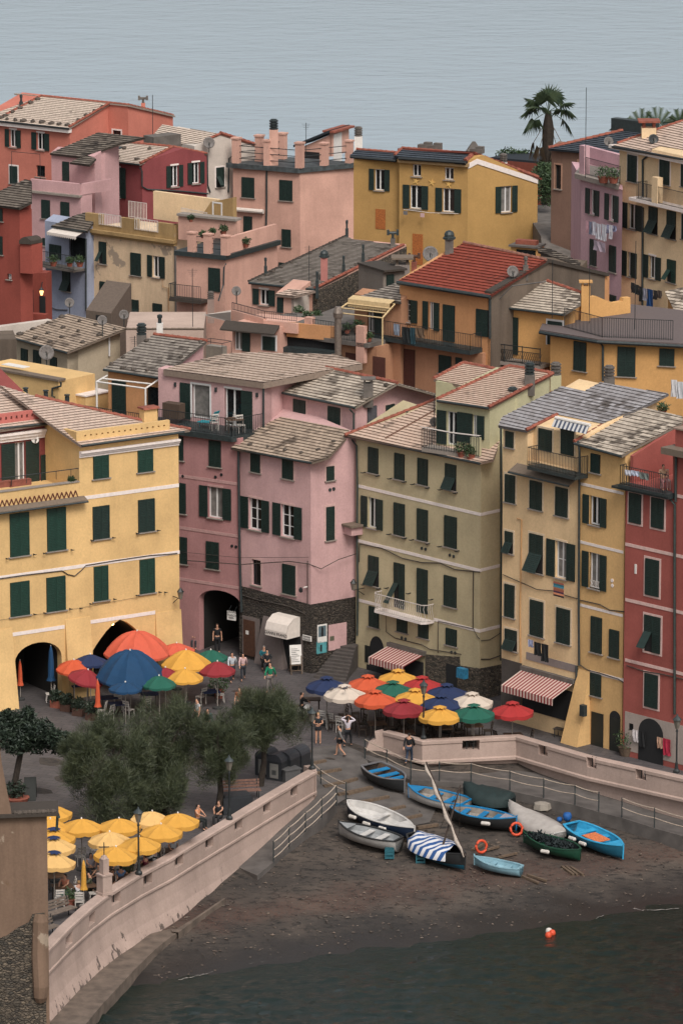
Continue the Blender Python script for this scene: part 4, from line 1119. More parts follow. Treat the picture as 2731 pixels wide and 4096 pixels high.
m=MB(); m.bar(MF.pt(-.3,0,.3),MF.pt(-.3,1.0,.08),.05); m.bar(MF.pt(.3,0,.3),MF.pt(.3,1.0,.08),.05); m.bar(MF.pt(-.32,.5,.2),MF.pt(.32,.5,.2),.05); m.bar(MF.pt(-.25,0,-.4),MF.pt(-.25,1.0,0),.05); m.bar(MF.pt(.25,0,-.4),MF.pt(.25,1.0,0),.05); m.bar(MF.pt(-.3,.2,.26),MF.pt(.3,.2,.26),.04); obj('easel',m,WOODB,t)
# second pink storey house behind the corner house
PS=Bld('low_pink_house','low pink house with mossy slate roof rising behind the pink corner house','house',PINK)
yb=PCR.hit(b1(1440,1392)).y
PSF=Fac(b1(1470,1240),yb+.6,b1(890,1125))
cor=PSF.hit(b1(1478,1300)); PSS=Fac(V((cor.x,cor.y,PSF.uv(b1(1478,1230))[1])),0,b2(620,1118))
PSR=Rf(PSF,b1(1470,1210),.34,.3)
rdg=PSR.hit(b2(440,1022)); run=(rdg-PSR.e).dot(-PSF.n)
back=Pl(rdg,V((PSF.n.x*-.34,PSF.n.y*-.34,1)).normalized()*1.0)
back=Pl(rdg,V((-PSF.n.x*.34,-PSF.n.y*.34,1)))
left=PSF.hit(b1(885,1200)); far_=PSS.pt(PSS.uvp(cor)[0]+12,0)
PS.body([left,cor,far_,left+(far_-cor)],2,40,[PSR,back])
PS.roof(PSR,[b1(888,1092),b1(1468,1212),b2(108,1208),b2(440,1020),b2(0,918),b1(1215,893)],SLM)
PS.back(back,[rdg,rdg-PSF.u*9,rdg-PSF.u*9-PSF.n*6-V((0,0,2.0)),rdg-PSF.n*6-V((0,0,2.04))],SLM,PSF.u,0)
PS.ridge(PSR.hit(b1(1240,897)),PSR.hit(b2(440,1020)))
G_=PSF.off(.35); PS.gutter([G_.hit(b1(890,1096)),G_.hit(b1(1470,1214))]); PS.pipe(PSS,[b2(60,1225),b2(92,1260),b2(92,1385)],PIPE)
PS.win(PSF,b1(981,1140),b1(1079,1293),'c',trim=tp); PS.win(PSF,b1(1257,1197),b1(1356,1355),'c',trim=tp)
PS.win(PSS,b2(345,1195),b2(415,1285),'c',trim=tp); PS.win(PSS,b2(200,1210),b2(272,1345),'c',sh=plain('grey_door',rgb(110,110,116,.6),.6),sill=False,name='door')
PS.stones(PSR,[b2(355,1040),b2(160,1140)],.4)
PS.done()
chimney(PSR.hit(b2(208,1120)),.55,.75,'grey block chimney with round cap on the mossy pink house roof',CONC,'slab',CONC)
# olive green house
GR=Bld('olive_house','tall olive green house with white bands and a white balcony','house',OLIVE)
GF=Fac((1920.5,2058),gY((1920.5,2800)),c2(125,470))
cor=GF.hit(c2(1105,900)); GS=Fac(V((cor.x,cor.y,GF.uv(c2(1105,700))[1])),0,c2(1270,664))
GRR=Rf(GF,c2(1100,285),.33,.35)
left=GF.hit(c2(110,700)); right=GS.hit(c2(1278,700))
GR.body([left,cor,right+(right-cor)*.6,left+(right-cor)*2.2],-.2,40,[GRR])
DM0=b2(1175,1230)
GR.roof(GRR,[c2(15,58),c2(1095,288),c2(1205,262),b2(1290,1400),b2(1100,1180),b2(755,1150),b2(470,1290)],SLP_)
GR.ridge(GRR.hit(b2(20,1440)),GRR.hit(b2(755,1150))); GR.ridge(GRR.hit(b2(345,1465)),GRR.hit(b2(750,1235)),plain('hip_dark',rgb(130,96,80,.6),.9),.05)
G_=GF.off(.4); GR.gutter([G_.hit(c2(20,68)),G_.hit(c2(1100,292))]); GR.stones(GRR,[b2(520,1250),b2(340,1365)],.16)
for p,q,st in ((c2(211,156),c2(290,378),'c'),(c2(421,203),c2(500,430),'c'),(c2(606,243),c2(686,472),'c'),(c2(826,287),c2(912,515),'t'),(c2(416,600),c2(502,878),'c'),(c2(602,647),c2(686,920),'c'),(c2(820,702),c2(917,976),'c'),(c2(212,1022),c2(293,1282),'t'),(c2(817,1180),c2(915,1450),'c'),(c2(218,1428),c2(295,1612),'c'),(d2(441,120),d2(522,285),'c'),(d2(611,170),d2(690,330),'c'),(d2(832,235),d2(917,392),'c')):
 GR.win(GF,p,q,st)
GR.win(GF,c2(156,545),c2(328,830),'o',fr=.29)
GR.win(GF,c2(417,1080),c2(500,1460),'b',sill=False,name='door'); GR.win(GF,c2(601,1125),c2(684,1500),'c',sill=False,name='door')
for a_,b_,c_ in ((c2(118,468),c2(1105,700),c2(1272,664)),(c2(118,912),c2(1105,1143),c2(1270,1108))):
 GR.band(GF,a_,b_,.17); GR.band(GS,b_,c_,.17)
GR.band(GF,c2(125,1380),c2(310,1432),.17); GR.band(GF,d2(735,172),d2(1095,262),.17); GR.band(GS,d2(1097,262),d2(1268,225),.17)
for x,y in ((638,970),(668,977),(862,1025),(892,1035)):
 m=MB(); h=GF.hit(c2(x,y)); m.tube([h-GF.n*.05,h+GF.n*.04],.09,10); GR.part('vent',m,GUT)
for x,y in ((478,318),(508,327),(875,434),(905,440)):
 m=MB(); h=GF.hit(d2(x,y)); m.tube([h-GF.n*.05,h+GF.n*.04],.09,10); GR.part('vent',m,GUT)
for x,y in ((187,362),(300,388),(398,410),(512,437),(580,455),(698,485),(800,498),(922,525),(390,855),(516,888),(572,900),(700,932),(795,953),(935,990),(188,1258),(308,1292),(372,1285),(548,1328),(725,1378)):
 m=MB(); h=GF.hit(c2(x,y)); m.bar(h,h+GF.n*.3,.045); m.bar(h+GF.n*.26-GF.u*.12,h+GF.n*.26+GF.u*.12,.03); GR.part('line_peg',m,IRON)
GR.pipe(GF,[c2(70,90),c2(115,150),c2(122,480),c2(118,900),c2(125,1300),d2(120,300)],PIPE)
GR.pipe(GS,[c2(1268,0),c2(1272,600),c2(1272,1100),d2(1270,500)],PIPE,.06)
GR.cable(GF,[c2(135,1080),c2(138,935),c2(320,970),c2(480,1050),c2(640,1085),c2(780,1088),c2(900,1140),c2(1045,1155),c2(1100,1160)],.03)
GR.cable(GF,[d2(350,100),d2(352,270),d2(420,320),d2(640,375),d2(700,410),d2(950,450)],.025); GR.cable(GF,[c2(1048,1160),c2(1045,1450),d2(1045,240),d2(1080,310),d2(1100,330)],.025)
GR.cable(GF,[d2(765,440),d2(768,185),d2(1040,245)],.02); GR.cable(GS,[d2(1110,340),d2(1180,335),d2(1265,280)],.02); GR.cable(GS,[d2(1110,490),d2(1180,490),d2(1265,460)],.03)
(u0,vb),(u1,vb1)=GF.uv(c2(310,1440)),GF.uv(c2(735,1540)); vb=GF.uv(c2(600,1515))[1]
u0+=.12; m=MB(); q=[(u0,0),(u1,0),(u1,.55),(u1-.2,.8),(u0+.2,.8),(u0,.55)]
m.vprism([GF.pt(u,0,n) for u,n in q][::-1],vb-.12,vb); bo=GR.part('balcony',m,TRIM)
rp=[GF.pt(u,vb,n*.97) for u,n in ((u0,.05),(u0,.55),(u0+.2,.78),(u1-.2,.78),(u1,.55),(u1,.05))]
m=MB(); up=V((0,0,1))
for a_,b_ in zip(rp[:-1],rp[1:]):
 m.bar(a_+up*.95,b_+up*.95,.05,.04); m.bar(a_+up*.04,b_+up*.04,.03)
 n_=max(1,int((b_-a_).length/.16))
 for k in range(n_):
  p=a_+(b_-a_)*((k+.5)/n_); d=(b_-a_).normalized()
  m.tube([p,p+up*.25+d*.05,p+up*.5,p+up*.7-d*.05,p+up*.95],.013,4)
obj('railing',m,WIRON,bo)
m=MB(); u1=GF.uvp(cor)[0]; (u0,v0)=GF.uv(d2(670,450)); vc=GF.uv(d2(1105,565))[1]; um=GF.uv(d2(945,540))[0]
m.fprism(GF,[(u0,-.2),(u1+.05,-.2),(u1+.05,vc),(um,GF.uv(d2(945,540))[1]),(um-.05,GF.uv(d2(945,470))[1]),(GF.uv(d2(850,465))[0],GF.uv(d2(850,465))[1]),(u0,v0)],-.3,.06); GR.part('stone_base',m,STW2)
us=GS.uvp(cor)[0]; m=MB(); m.fprism(GS,[(us-.02,-.2),(us+3.2,-.2),(us+3.2,GS.uv(d2(1268,540))[1]),(us-.02,vc)],-.3,.058); GR.part('stone_base',m,STW2)
A=arch_uv(GF,d2(222,400),d2(335,420),0.0,d2(275,305),0); m=MB(); m.fprism(GF,A,-.1,.03); GR.part('doorway',m,DARK)
GR.plate(GF,d2(185,375),d2(222,520),plain('dark_green_door',rgb(40,44,40,.6),.6),0,.04,'door'); GR.plate(GF,d2(480,470),d2(650,700),DARK,0,.08,'shop_opening')
GR.plate(GF,d2(840,520),d2(925,760),DARK,0,.09,'doorway'); GR.plate(GF,d2(200,530),d2(480,700),DARK,0,.05,'shop_opening')
DF=Fac(b2(1172,1217),GF.hit(c2(1105,300)).y+.9,b2(760,1157))
dc=DF.hit(b2(1178,1300)); DS=DF.perp(dc); dl=DF.hit(b2(752,1300))
DR=Rf(DF,b2(1170,1215),0,.3,verge=b3(525,945))
ul_,uc_=DF.uvp(dl)[0],DF.uvp(dc)[0]; zb_=DF.uv(b2(1085,1565))[1]
DP=(DR.hit(b3(525,945))-DR.e).dot(-DF.n)-.4
GR.body([dl,dc,DS.pt(DS.uvp(dc)[0]+DP,0),dl+(DS.pt(DS.uvp(dc)[0]+DP,0)-dc)],zb_-1.5,40,[DR],mat=OLIVL)
GR.roof(DR,[b2(757,1155),b2(1170,1215),b2(1490,1042),b3(525,945),b3(180,887),b2(1330,887)],SLP_)
GR.ridge(DR.hit(b2(1170,1215)),DR.hit(b3(525,945))); GR.ridge(DR.hit(b2(760,1150)),DR.hit(b2(1330,885))); GR.ridge(DR.hit(b3(180,885)),DR.hit(b3(525,943)))
GR.gutter([DF.off(.35).hit(b2(757,1158)),DF.off(.35).hit(b2(1170,1218))],GUT)
D2F=DF.off(-3.2); D2R=Rf(D2F,b2(970,1045),DR.t,.2); l2=D2F.hit(b2(748,1060)); r2=D2F.hit(b2(1000,1060))
q6=(D2R.hit(b2(970,860))-D2R.e).dot(-D2F.n)-.3
GR.body([l2,r2,r2-D2F.n*q6,l2-D2F.n*q6],zb_-1,40,[D2R],mat=OLIVL)
GR.roof(D2R,[b2(730,987),b2(975,1043),b2(1235,915),b2(970,860)],SLP_); GR.ridge(D2R.hit(b2(732,985)),D2R.hit(b2(970,858))); GR.ridge(D2R.hit(b2(975,860)),D2R.hit(b2(1235,912)))
GR.win(DF,b2(762,1228),b2(918,1520),'l',fr=.48,sill=False,name='door'); GR.win(DF,b2(922,1245),b2(1040,1500),'c',sill=False,name='door'); GR.win(DF,b2(1040,1268),b2(1138,1470),'r',fr=.6,sill=False,name='door')
m=MB(); BQ=[DF.pt(ul_-.25,0,.0),DF.pt(ul_-.25,0,1.0),DF.pt(uc_-.0,0,1.0),DF.pt(uc_,0,0)]; m.vprism(BQ[::-1],zb_-.2,zb_+.02)
bal=GR.part('balcony',m,SILL); rp=[BQ[0]+V((0,0,zb_)),BQ[1]+V((0,0,zb_)),BQ[2]+V((0,0,zb_))]
GR.rail(rp,1.05,.16,IRON,parent=None)
m=MB(); m.fbox(DF,uc_-.55,uc_+.0,zb_,zb_+1.0,.75,1.0); GR.part('balcony_wall',m,OLIVL)
m=MB()
for k in range(3):
 off_=.95+k*.09; m.tube([DF.pt(ul_-.3,zb_+1.15+k*.02,off_),DF.pt((ul_+uc_)/2,zb_+1.1,off_),DF.pt(uc_+.1,zb_+1.15,off_)],.012,4)
GR.part('washing_line',m,WIRON)
GR.done()
for k,(px,w_,h_,l,pl_) in enumerate(((b2(1497,1025),.55,.55,'banded chimney at the rear of the olive house roof',DR),(b2(1360,1290),.52,1.05,'olive chimney with a dark banded cap beside the grey slate roof',None))):
 p=pl_.hit(px) if pl_ else atY(px,dc.y+2.2)
 chimney(p,w_,h_,l,OLIVL if k else CONC,'rings',GUT)
dish(atY(b2(735,1340),GF.hit(c2(700,100)).y+1.2),.42,'satellite_dish','grey satellite dish at the left end of the olive dormer balcony',h=.1)
# beige house, narrow ochre house, red house
BE=Bld('beige_house','tall beige house with a balcony under a striped blind and a red striped shop awning','house',BEIG)
YB0=gY((2319.5,2962))
BF=Fac(c3(737,512),YB0,c3(150,374.5))
l=BF.hit(c3(124,600)); r=BF.hit(c3(742,600)); rm=BF.hit(c3(322,100))
BR=Rf(BF,c3(320,40),.30,.3)
inn=-BF.n; zt_=BF.off(.85).uv(c3(700,397))[1]
BD=(BR.hit(b3(1000,1030))-BR.e).dot(inn)-.4
BE.body([l,rm,rm+inn*BD,l+inn*BD],-.2,40,[BR]);
BE.body([rm-BF.u*.01,r,r+inn*1.0,rm+inn*1.0-BF.u*.01],-.2,zt_,[]); BF2=BF.off(-.42)
BE.body([rm+inn*.42,r+inn*.42,r+inn*BD,rm+inn*BD],-.2,40,[BR])
BE.roof(BR,[b3(88,1360),b3(312,1398),b3(560,1272),b3(920,1345),b3(1240,1210),b3(1450,1103),b3(905,1013),b3(780,1082),b3(600,1042),b3(120,1290)],SLG,course=.32)
BE.ridge(BR.hit(b3(312,1398)),BR.hit(b3(560,1272)))
tb=plain('beige_trim',rgb(222,198,168,.85),.9)
for p,q,st in ((c3(150,28),c3(214,172),'c'),(c3(147,372),c3(226,615),'c'),(c3(146,828),c3(208,1018),'t'),(c3(143,1250),c3(220,1532),'c'),(d3(146,240),d3(240,432),'t'),(c3(345,422),c3(440,672),'c'),(c3(550,472),c3(646,727),'c'),(c3(341,845),c3(446,1180),'t'),(d3(347,8),d3(450,320),'c'),(d3(558,70),d3(664,378),'c')):
 BE.win(BF,p,q,st,trim=tb)
BE.win(BF,c3(480,888),c3(704,1240),'o',trim=tb,fr=.3,bars=2,pane=CURT)
BE.win(BF2,c3(415,5),c3(520,200),'c',trim=tb,sill=False,name='door'); BE.win(BF2,c3(595,-30),c3(695,235),'c',trim=tb,sill=False,name='door')
m=MB(); (u0,v),(u1,_)=BF.off(.85).uv(c3(325,295)),BF.off(.85).uv(c3(708,400)); v=zt_
m.fbox(BF,u0,u1,v-.18,v,-.1,.9); bo=BE.part('balcony',m,GUT)
rp=[BF.pt(u0,v,-.0),BF.pt(u0,v,.85),BF.pt(u1,v,.85),BF.pt(u1,v,0)]
BE.rail(rp,1.0,.11)
m=MB(); (ua_,va_),(ub_,vb_)=BF.uv(c3(240,345)),BF.uv(c3(725,455)); va_=(va_+vb_)/2
m.box8([BF.pt(ua_,va_-.02,.62),BF.pt(ub_,va_-.02,.62),BF.pt(ub_,va_+.3,0),BF.pt(ua_,va_+.3,0),BF.pt(ua_,va_+.05,.62),BF.pt(ub_,va_+.05,.62),BF.pt(ub_,va_+.38,0),BF.pt(ua_,va_+.38,0)]); BE.part('canopy',m,SLB)
BE.gutter([BF.pt(ua_,va_-.02,.66),BF.pt(ub_,va_-.02,.66)],GUT,.05)
BE.cable(BF,[c3(125,1180),c3(250,1235),c3(400,1300),c3(520,1310),c3(620,1345),c3(725,1375)],.025); BE.pipe(BF,[c3(240,732),c3(275,740),c3(270,1050),c3(262,1500),d3(268,520)],plain('ochre_pipe',rgb(196,150,100,.9),.8),.03,.05)
BE.pipe(BF,[c3(725,110),c3(738,190),c3(735,800),c3(732,1500),d3(735,540)],GUT,.06); BE.pipe(BF,[d3(715,545),d3(712,780)],GUT,.07)
BE.plate(BF,d3(315,430),d3(720,600),plaster('grey_patch',rgb(166,150,146,.7),stain=.2),0,.03,'render_patch'); BE.plate(BF,d3(285,640),d3(700,1000),DARK,0,.05,'shop_opening')
BE.plate(BF,d3(120,480),d3(275,900),plaster('shop_grey',rgb(110,100,94,.6),stain=.4),0,.045,'pilaster')
BE.done()
bl=thing('striped_blind','rolled blue and white striped blind over the beige house balcony','awning',tuple(BF2.hit(b3(700,1340))))
(u0,v0),(u1,v1)=BF2.uv(b3(575,1300)),BF2.uv(b3(850,1368)); v0=(v0+v1)/2+.1; m=MB(); m.tube([BF2.pt(u0,v0,.25),BF2.pt(u1,v0,.25)],.1,8); obj('roller',m,WHITEP,bl)
m=MB(); m.poly([BF2.pt(u0,v0-.02,.3),BF2.pt(u0,v0-.42,.55),BF2.pt(u1,v0-.42,.55),BF2.pt(u1,v0-.02,.3)],[(0,0),(0,.4),(u1-u0,.4),(u1-u0,0)])
o=obj('cloth',m,stripes('blue_white',rgb(215,212,210,.85),rgb(92,100,120,.7),.3),bl); o.modifiers.new('s','SOLIDIFY').thickness=.02
NY=Bld('narrow_ochre_house','narrow ochre house between the beige and the red house','house',OCHR)
NF=Fac(c3(745,452),YB0,c3(1090,532))
l=NF.hit(c3(744,500)); r=NF.hit(c3(1102,500))
NR=Rf(NF,c3(1072,225),.30,.3)
ND=(NR.hit(b3(1238,1212))-NR.e).dot(inn)-.2
NY.rbody(NF,l,r,NR,[c3(692,127),c3(1075,232),b3(1562,1330),b3(1562,1285),b3(1238,1212),b3(935,1352)],-.2)
NY.roof(NR,[c3(692,127),c3(1075,232),c3(1145,185),b3(1562,1330),b3(1562,1285),b3(1238,1212),b3(935,1352)],SLM,course=.36)
NY.ridge(NR.hit(c3(695,125)),NR.hit(b3(935,1352))); NY.gutter([NF.off(.38).hit(c3(695,132)),NF.off(.38).hit(c3(1070,235))])
for p,q,st in ((c3(832,207),c3(904,375),'c'),(d3(833,140),d3(917,450),'c'),(d3(980,245),d3(1055,488),'c'),(d3(829,590),d3(912,797),'c')):NY.win(NF,p,q,st)
NY.win(NF,c3(770,533),c3(955,808),'o',fr=.27); NY.win(NF,c3(765,985),c3(955,1318),'o',fr=.27,pane=CURT)
for p,q in ((c3(745,452),c3(1092,532)),(c3(745,912),c3(1090,1008)),(c3(745,1417),c3(1086,1515)),(d3(825,582),d3(1092,662))):NY.band(NF,p,q,.15)
NY.plate(NF,d3(835,905),d3(928,1200),plain('dark_green_door',rgb(40,44,40,.6),.6),0,.03,'door')
A=arch_uv(NF,d3(982,945),d3(1066,965),0,d3(1022,902),0); m=MB(); m.fprism(NF,A,0,.03); NY.part('doorway',m,DARK)
NY.plate(NF,d3(990,950),d3(1060,1235),plain('dark_green_door',rgb(40,44,40,.6),.6),.02,.045,'door')
(u0,vt),(u1,_)=NF.uv(d3(735,560)),NF.uv(d3(825,590)); m=MB()
m.box8([NF.pt(u0-.35,-.1,1.0),NF.pt(u1+.05,-.1,1.0),NF.pt(u1+.05,-.1,0),NF.pt(u0-.35,-.1,0),NF.pt(u0,vt,.04),NF.pt(u1,vt,.04),NF.pt(u1,vt,0),NF.pt(u0,vt,0)]); NY.part('buttress',m,OCHR)
NY.cable(NF,[c3(745,1385),c3(900,1420),c3(980,1465),c3(1100,1478)],.03); NY.cable(NF,[d3(735,530),d3(800,575),d3(900,600),d3(1050,650),d3(1095,680)],.03)
m=MB(); (u0,v1),(u1,v0)=NF.uv(c3(832,1222)),NF.uv(c3(907,1290))
for k in range(7):m.tube([NF.pt(u0+(u1-u0)*k/6,v0,.06),NF.pt(u0+(u1-u0)*(k+.5)/6.5,(v0+v1)/2,.06),NF.pt(u0+(u1-u0)*k/6,v1,.06)],.014,4)
m.bar(NF.pt(u0,v1,.06),NF.pt(u1,v1,.06),.03); m.bar(NF.pt(u0,v0,.06),NF.pt(u1,v0,.06),.03); NY.part('window_grille',m,WIRON)
for x,y in ((1000,1228),(1002,1268)):
 m=MB(); h=NF.hit(c3(x,y)); m.tube([h-NF.n*.05,h+NF.n*.03],.1,10); NY.part('vent',m,TRIM)
m=MB(); h=NF.off(.8).hit(d3(765,900)); m.fbox(NF.off(.6),*(NF.uvp(h)[0]-.16,NF.uvp(h)[0]+.16,h.z-.3,h.z+.3),.05,.3); NY.part('notice_box',m,GUT)
NY.done()
NW=plaster('brick_red_house',rgb(176,84,72,.9),stain=.25,seed=11)
RD=Bld('red_house','tall red house with white bands and a roof terrace at the right edge','house',NW)
RF2=Fac(c3(1106,942),gY((2499.5,3020)),c3(1568,1045))
l=RF2.hit(c3(1104,900)); r=RF2.hit(c3(1900,900)); rt=RF2.hit(c3(1482,400)); zt_=RF2.uv(c3(1300,490))[1]+.0
inn=-RF2.n
m=MB(); m.fprism(RF2,arch_uv(RF2,d3(1212,1060),d3(1410,1080),-.1,d3(1310,965),0),-1.6,.3); RD.cut.append(m)
RD.body([l,rt,rt+inn*9,l+inn*9],-.2,zt_,[]); RD.body([rt,r,r+inn*9,rt+inn*9],-.2,RF2.uv(c3(1568,225))[1],[])
u0=RF2.uvp(l)[0]; m=MB(); q=[V((p.x,p.y,0)) for p in (l+inn*.3,l+inn*9.5,l+inn*9.5+RF2.u*.2,l+inn*.3+RF2.u*.2)]
vb=RF2.uv(c3(1095,245))[1]; q2=[NR.z(p.x,p.y)-.15 for p in q]; m.box8([p+V((0,0,zt_-.3)) for p in q]+[p+V((0,0,z)) for p,z in zip(q,q2)]); RD.part('side_wall',m,NW)
m=MB(); (ua_,_),(ub_,_)=RF2.uv(c3(1040,465)),RF2.uv(c3(1495,560)); m.fbox(RF2,RF2.uvp(l)[0]-.05,ub_,zt_-.14,zt_+.02,-.2,.55); m.fbox(RF2,ua_,ub_,zt_-.26,zt_-.14,-.2,.45); RD.part('balcony',m,GUT)
RD.rail([RF2.pt(u0,zt_+.02,.0),RF2.pt(u0,zt_+.02,.45),RF2.pt(ub_-.1,zt_+.02,.45)],1.0,.15)
tr_=plain('red_trim',rgb(214,180,172,.85),.9)
for p,q,st in ((c3(1138,520),c3(1232,780),'c'),(c3(1316,558),c3(1414,820),'c'),(c3(1268,1045),c3(1374,1362),'c'),(d3(1260,128),d3(1385,450),'b'),(d3(1262,595),d3(1365,890),'c')):RD.win(RF2,p,q,st,trim=tr_,sill=None)
RD.win(RF2,c3(1640,640),c3(1740,900),'c',trim=tr_)
for p,q in ((c3(1106,937),c3(1700,1068)),(c3(1106,1378),c3(1700,1520)),(d3(1104,495),d3(1700,640)),(c3(1520,548),c3(1700,590))):RD.band(RF2,p,q,.17,tr_)
RD.plate(RF2,d3(1103,905),d3(2000,1450),plaster('pale_base',rgb(196,176,164,.75),stain=.3),-.0,.018,'base_render')
m=MB(); m.fprism(RF2,arch_uv(RF2,d3(1212,1060),d3(1410,1080),-.1,d3(1310,965),0),0,.03); RD.part('doorway',m,DARK)
RD.pipe(RF2,[c3(1440,555),c3(1500,620),c3(1498,1000),c3(1498,1500),d3(1498,930)],PIPE,.07); RD.pipe(RF2,[c3(1508,240),c3(1505,600)],PIPE,.07)
m=MB(); m.fbox(RF2,RF2.uv(c3(1440,230))[0],RF2.uv(c3(1900,230))[0],RF2.uv(c3(1568,228))[1],RF2.uv(c3(1568,190))[1]+.1,-1,.5); RD.part('roof_edge',m,SLB)
ut=RF2.uv(c3(1482,100))[0]; m=MB(); m.fbox(RF2,ut,ut+.9,RF2.uv(c3(1568,228))[1],RF2.uv(c3(1482,20))[1],-1.2,-.2); RD.part('roof_pier',m,NW); m=MB(); m.fbox(RF2,ut-.1,ut+1.0,RF2.uv(c3(1482,20))[1],RF2.uv(c3(1482,20))[1]+.08,-1.3,-.1); RD.part('coping',m,SLP_)
RD.plate(RF2,d3(1140,1000),d3(1170,1060),PANE,0,.03,'window'); RD.cable(RF2,[d3(1115,540),d3(1250,585),d3(1400,610),d3(1568,650)],.03)
RD.part('thermometer',(lambda m:(m.fbox(RF2,*(lambda u,v:(u-.06,u+.06,v-.25,v+.25))(*RF2.uv(c3(1189,1135))),0,.04),m)[1])(MB()),WHITEP)
RD.done()
# houses behind the square
def dep(P,px):return (P.hit(px)-P.e).dot(-P.F.n)
SLD=slate('slate_dark',rgb(120,110,100,.6),rgb(98,88,80,.6),rgb(52,46,42,.5),amount=.5)
SLW=slate('slate_white',rgb(214,196,180,.64),rgb(198,180,166,.64),rgb(120,106,94,.5),amount=.08)
SLN=slate('slate_navy',rgb(70,76,84,.7),rgb(58,64,72,.7),rgb(96,92,90,.5),amount=.05)
SLGY=slate('slate_grey',rgb(158,148,138,.6),rgb(136,126,118,.6),rgb(84,74,66,.5),amount=.4)
PAN=slate('pantile_red',rgb(158,76,58,.55),rgb(138,64,50,.55),rgb(104,58,48,.6),course=.36,width=.22,amount=.15)
SALM=plaster('salmon_wall',rgb(220,164,142,.95),stain=.25,seed=12)
MUST=plaster('mustard_wall',rgb(196,148,66,.92),stain=.14,seed=13)
CORA=plaster('coral_wall',rgb(212,116,92,.92),stain=.12,seed=14)
CRIM=plaster('crimson_wall',rgb(146,64,66,.95),stain=.2,seed=15)
LPK=plaster('pale_pink_wall',rgb(206,156,156,.92),stain=.22,seed=16)
BLUE=plaster('pale_blue_wall',rgb(158,166,190,.9),stain=.2,seed=17)
VERM=plaster('vermilion_wall',rgb(162,70,54,.9),stain=.25,seed=18)
WHIT=plaster('white_wall',rgb(222,206,192,.85),stain=.15,seed=19)
CREM=plaster('cream_wall',rgb(196,176,146,.88),stain=.22,seed=20)
TANW=plaster('peeling_tan_wall',rgb(226,192,150,1.0),wear=.035,stain=.45,seed=21)
ORNG=plaster('orange_wall',rgb(214,146,82,.92),stain=.25,seed=22)
APRI=plaster('apricot_wall',rgb(198,138,96,.85),stain=.4,seed=23)
AMBR=plaster('amber_wall',rgb(218,158,74,.95),stain=.12,seed=24)
PALY=plaster('pale_yellow_wall',rgb(226,192,144,1.12),stain=.14,seed=25)
LAVP=plaster('lilac_pink_wall',rgb(206,158,166,.98),stain=.2,seed=26)
BRWN=plaster('brown_wall',rgb(150,112,92,.8),stain=.5,seed=27)
GREYW=plaster('stained_grey_wall',rgb(130,112,96,.7),stain=.7,seed=28)
def simple(name,label,cat,wall,F,lpx,rpx,P,depth,rpoly,rmat,course=.3,z0=-1,left=None):
 B=Bld(name,label,cat,wall)
 l=F.hit(lpx); r=F.hit(rpx)
 B.corner,B.left=r,l
 B.rbody(F,l,r,P,rpoly,z0)
 if rpoly:B.roof(P,rpoly,rmat,course)
 return B
 # house with the grey roof and the white pergola
F=Fac(b0(1285,985),278,b0(860,925)); P=Rf(F,b0(1288,975),0,.3,verge=b1(285,682))
B=simple('pergola_house','small orange and pink house with grey slate roof and white pergola','house',ORNG,F,b0(868,1000),b0(1288,1000),P,dep(P,b0(1235,632))-.3,[b0(828,905),b0(1290,975),b1(285,682),b0(1230,632)],SLGY)
B.gutter([F.off(.36).hit(b0(828,910)),F.off(.36).hit(b0(1290,980))]); B.ridge(P.hit(b0(1232,632)),P.hit(b1(285,682)))
B.win(F,b0(900,990),b0(1012,1282),'c',sill=False,name='door'); B.win(F,b0(1172,1040),b0(1278,1260),'d',sill=False,name='door')
S=F.perp(B.corner); m=MB(); u0=S.uvp(B.corner)[0]; m.fprism(S,[(u0,4),(u0+4,4),(u0+4,P.z(*(S.pt(u0+4,0).xy))-.2),(u0,P.e.z-.1)],-.1,.02); B.part('side_wall',m,LPK)
B.stones(P,[b0(893,870),b0(985,900),b0(1065,912),b0(1180,922),b0(1285,928),b0(990,815),b0(1070,762),b0(1175,683),b0(1450,810),b0(1355,878),b1(238,690),b1(80,815)],.3)
zf=F.uv(b0(950,1285))[1]
m=MB(); m.fbox(F,F.uv(b0(690,1200))[0],F.uv(b0(1420,1280))[0],zf-.3,zf,-.5,2.4); B.part('terrace',m,SLD)
B.rail([F.pt(F.uv(b0(690,1200))[0],zf,2.3),F.pt(F.uv(b0(1420,1280))[0],zf,2.3)],.95,.14)
t=thing('pergola','white tubular pergola frame on the terrace of the grey roofed house','pergola',tuple(F.pt(F.uv(b0(775,1200))[0],zf,2)))
FO=F.off(2.0); m=MB()
TL,TR=FO.hit(b0(775,1005)),FO.hit(b0(1165,1060)); BL,BR_=F.off(.3).hit(b0(862,955)),F.off(.3).hit(b0(1270,990))
for a_,b_ in ((TL,TR),(TL,BL),(TR,BR_),((TL+BL)/2,(TR+BR_)/2)):m.tube([a_,b_],.05,6)
obj('frame',m,WHITEP,t)
for a_ in (TL,TR):m=MB(); m.tube([a_,V((a_.x,a_.y,zf))],.055,6); obj('post',m,WHITEP,t)
B.plate(F.off(2.1),b0(1300,1172),b0(1432,1310),plain('wicker',rgb(96,76,62,.6),.9),-.6,0,'trellis')
B.done()
t=chimney(P.hit(b0(1130,690))+V((0,.8,0)),.55,.3,'round dark chimney pot left of the grey pergola roof',CONC,'rings',GUT)
h=atY(b1(365,835),285); t=thing('air_conditioner','grey air conditioning unit on the roof beside the pergola house','air conditioner',tuple(h)); fx=F.u; fn=F.n
m=MB(); m.box(h+V((0,0,.45)),1.15,.5,.85,fx,-fn); obj('casing',m,plain('ac_beige',rgb(160,150,138,.6),.6),t)
m=MB(); c=h+V((.22,0,.45))+fn*.26
for k in range(3):m.tube([c,c+fn*.01],.12+.08*k,12)
obj('fan_grille',m,GUT,t)
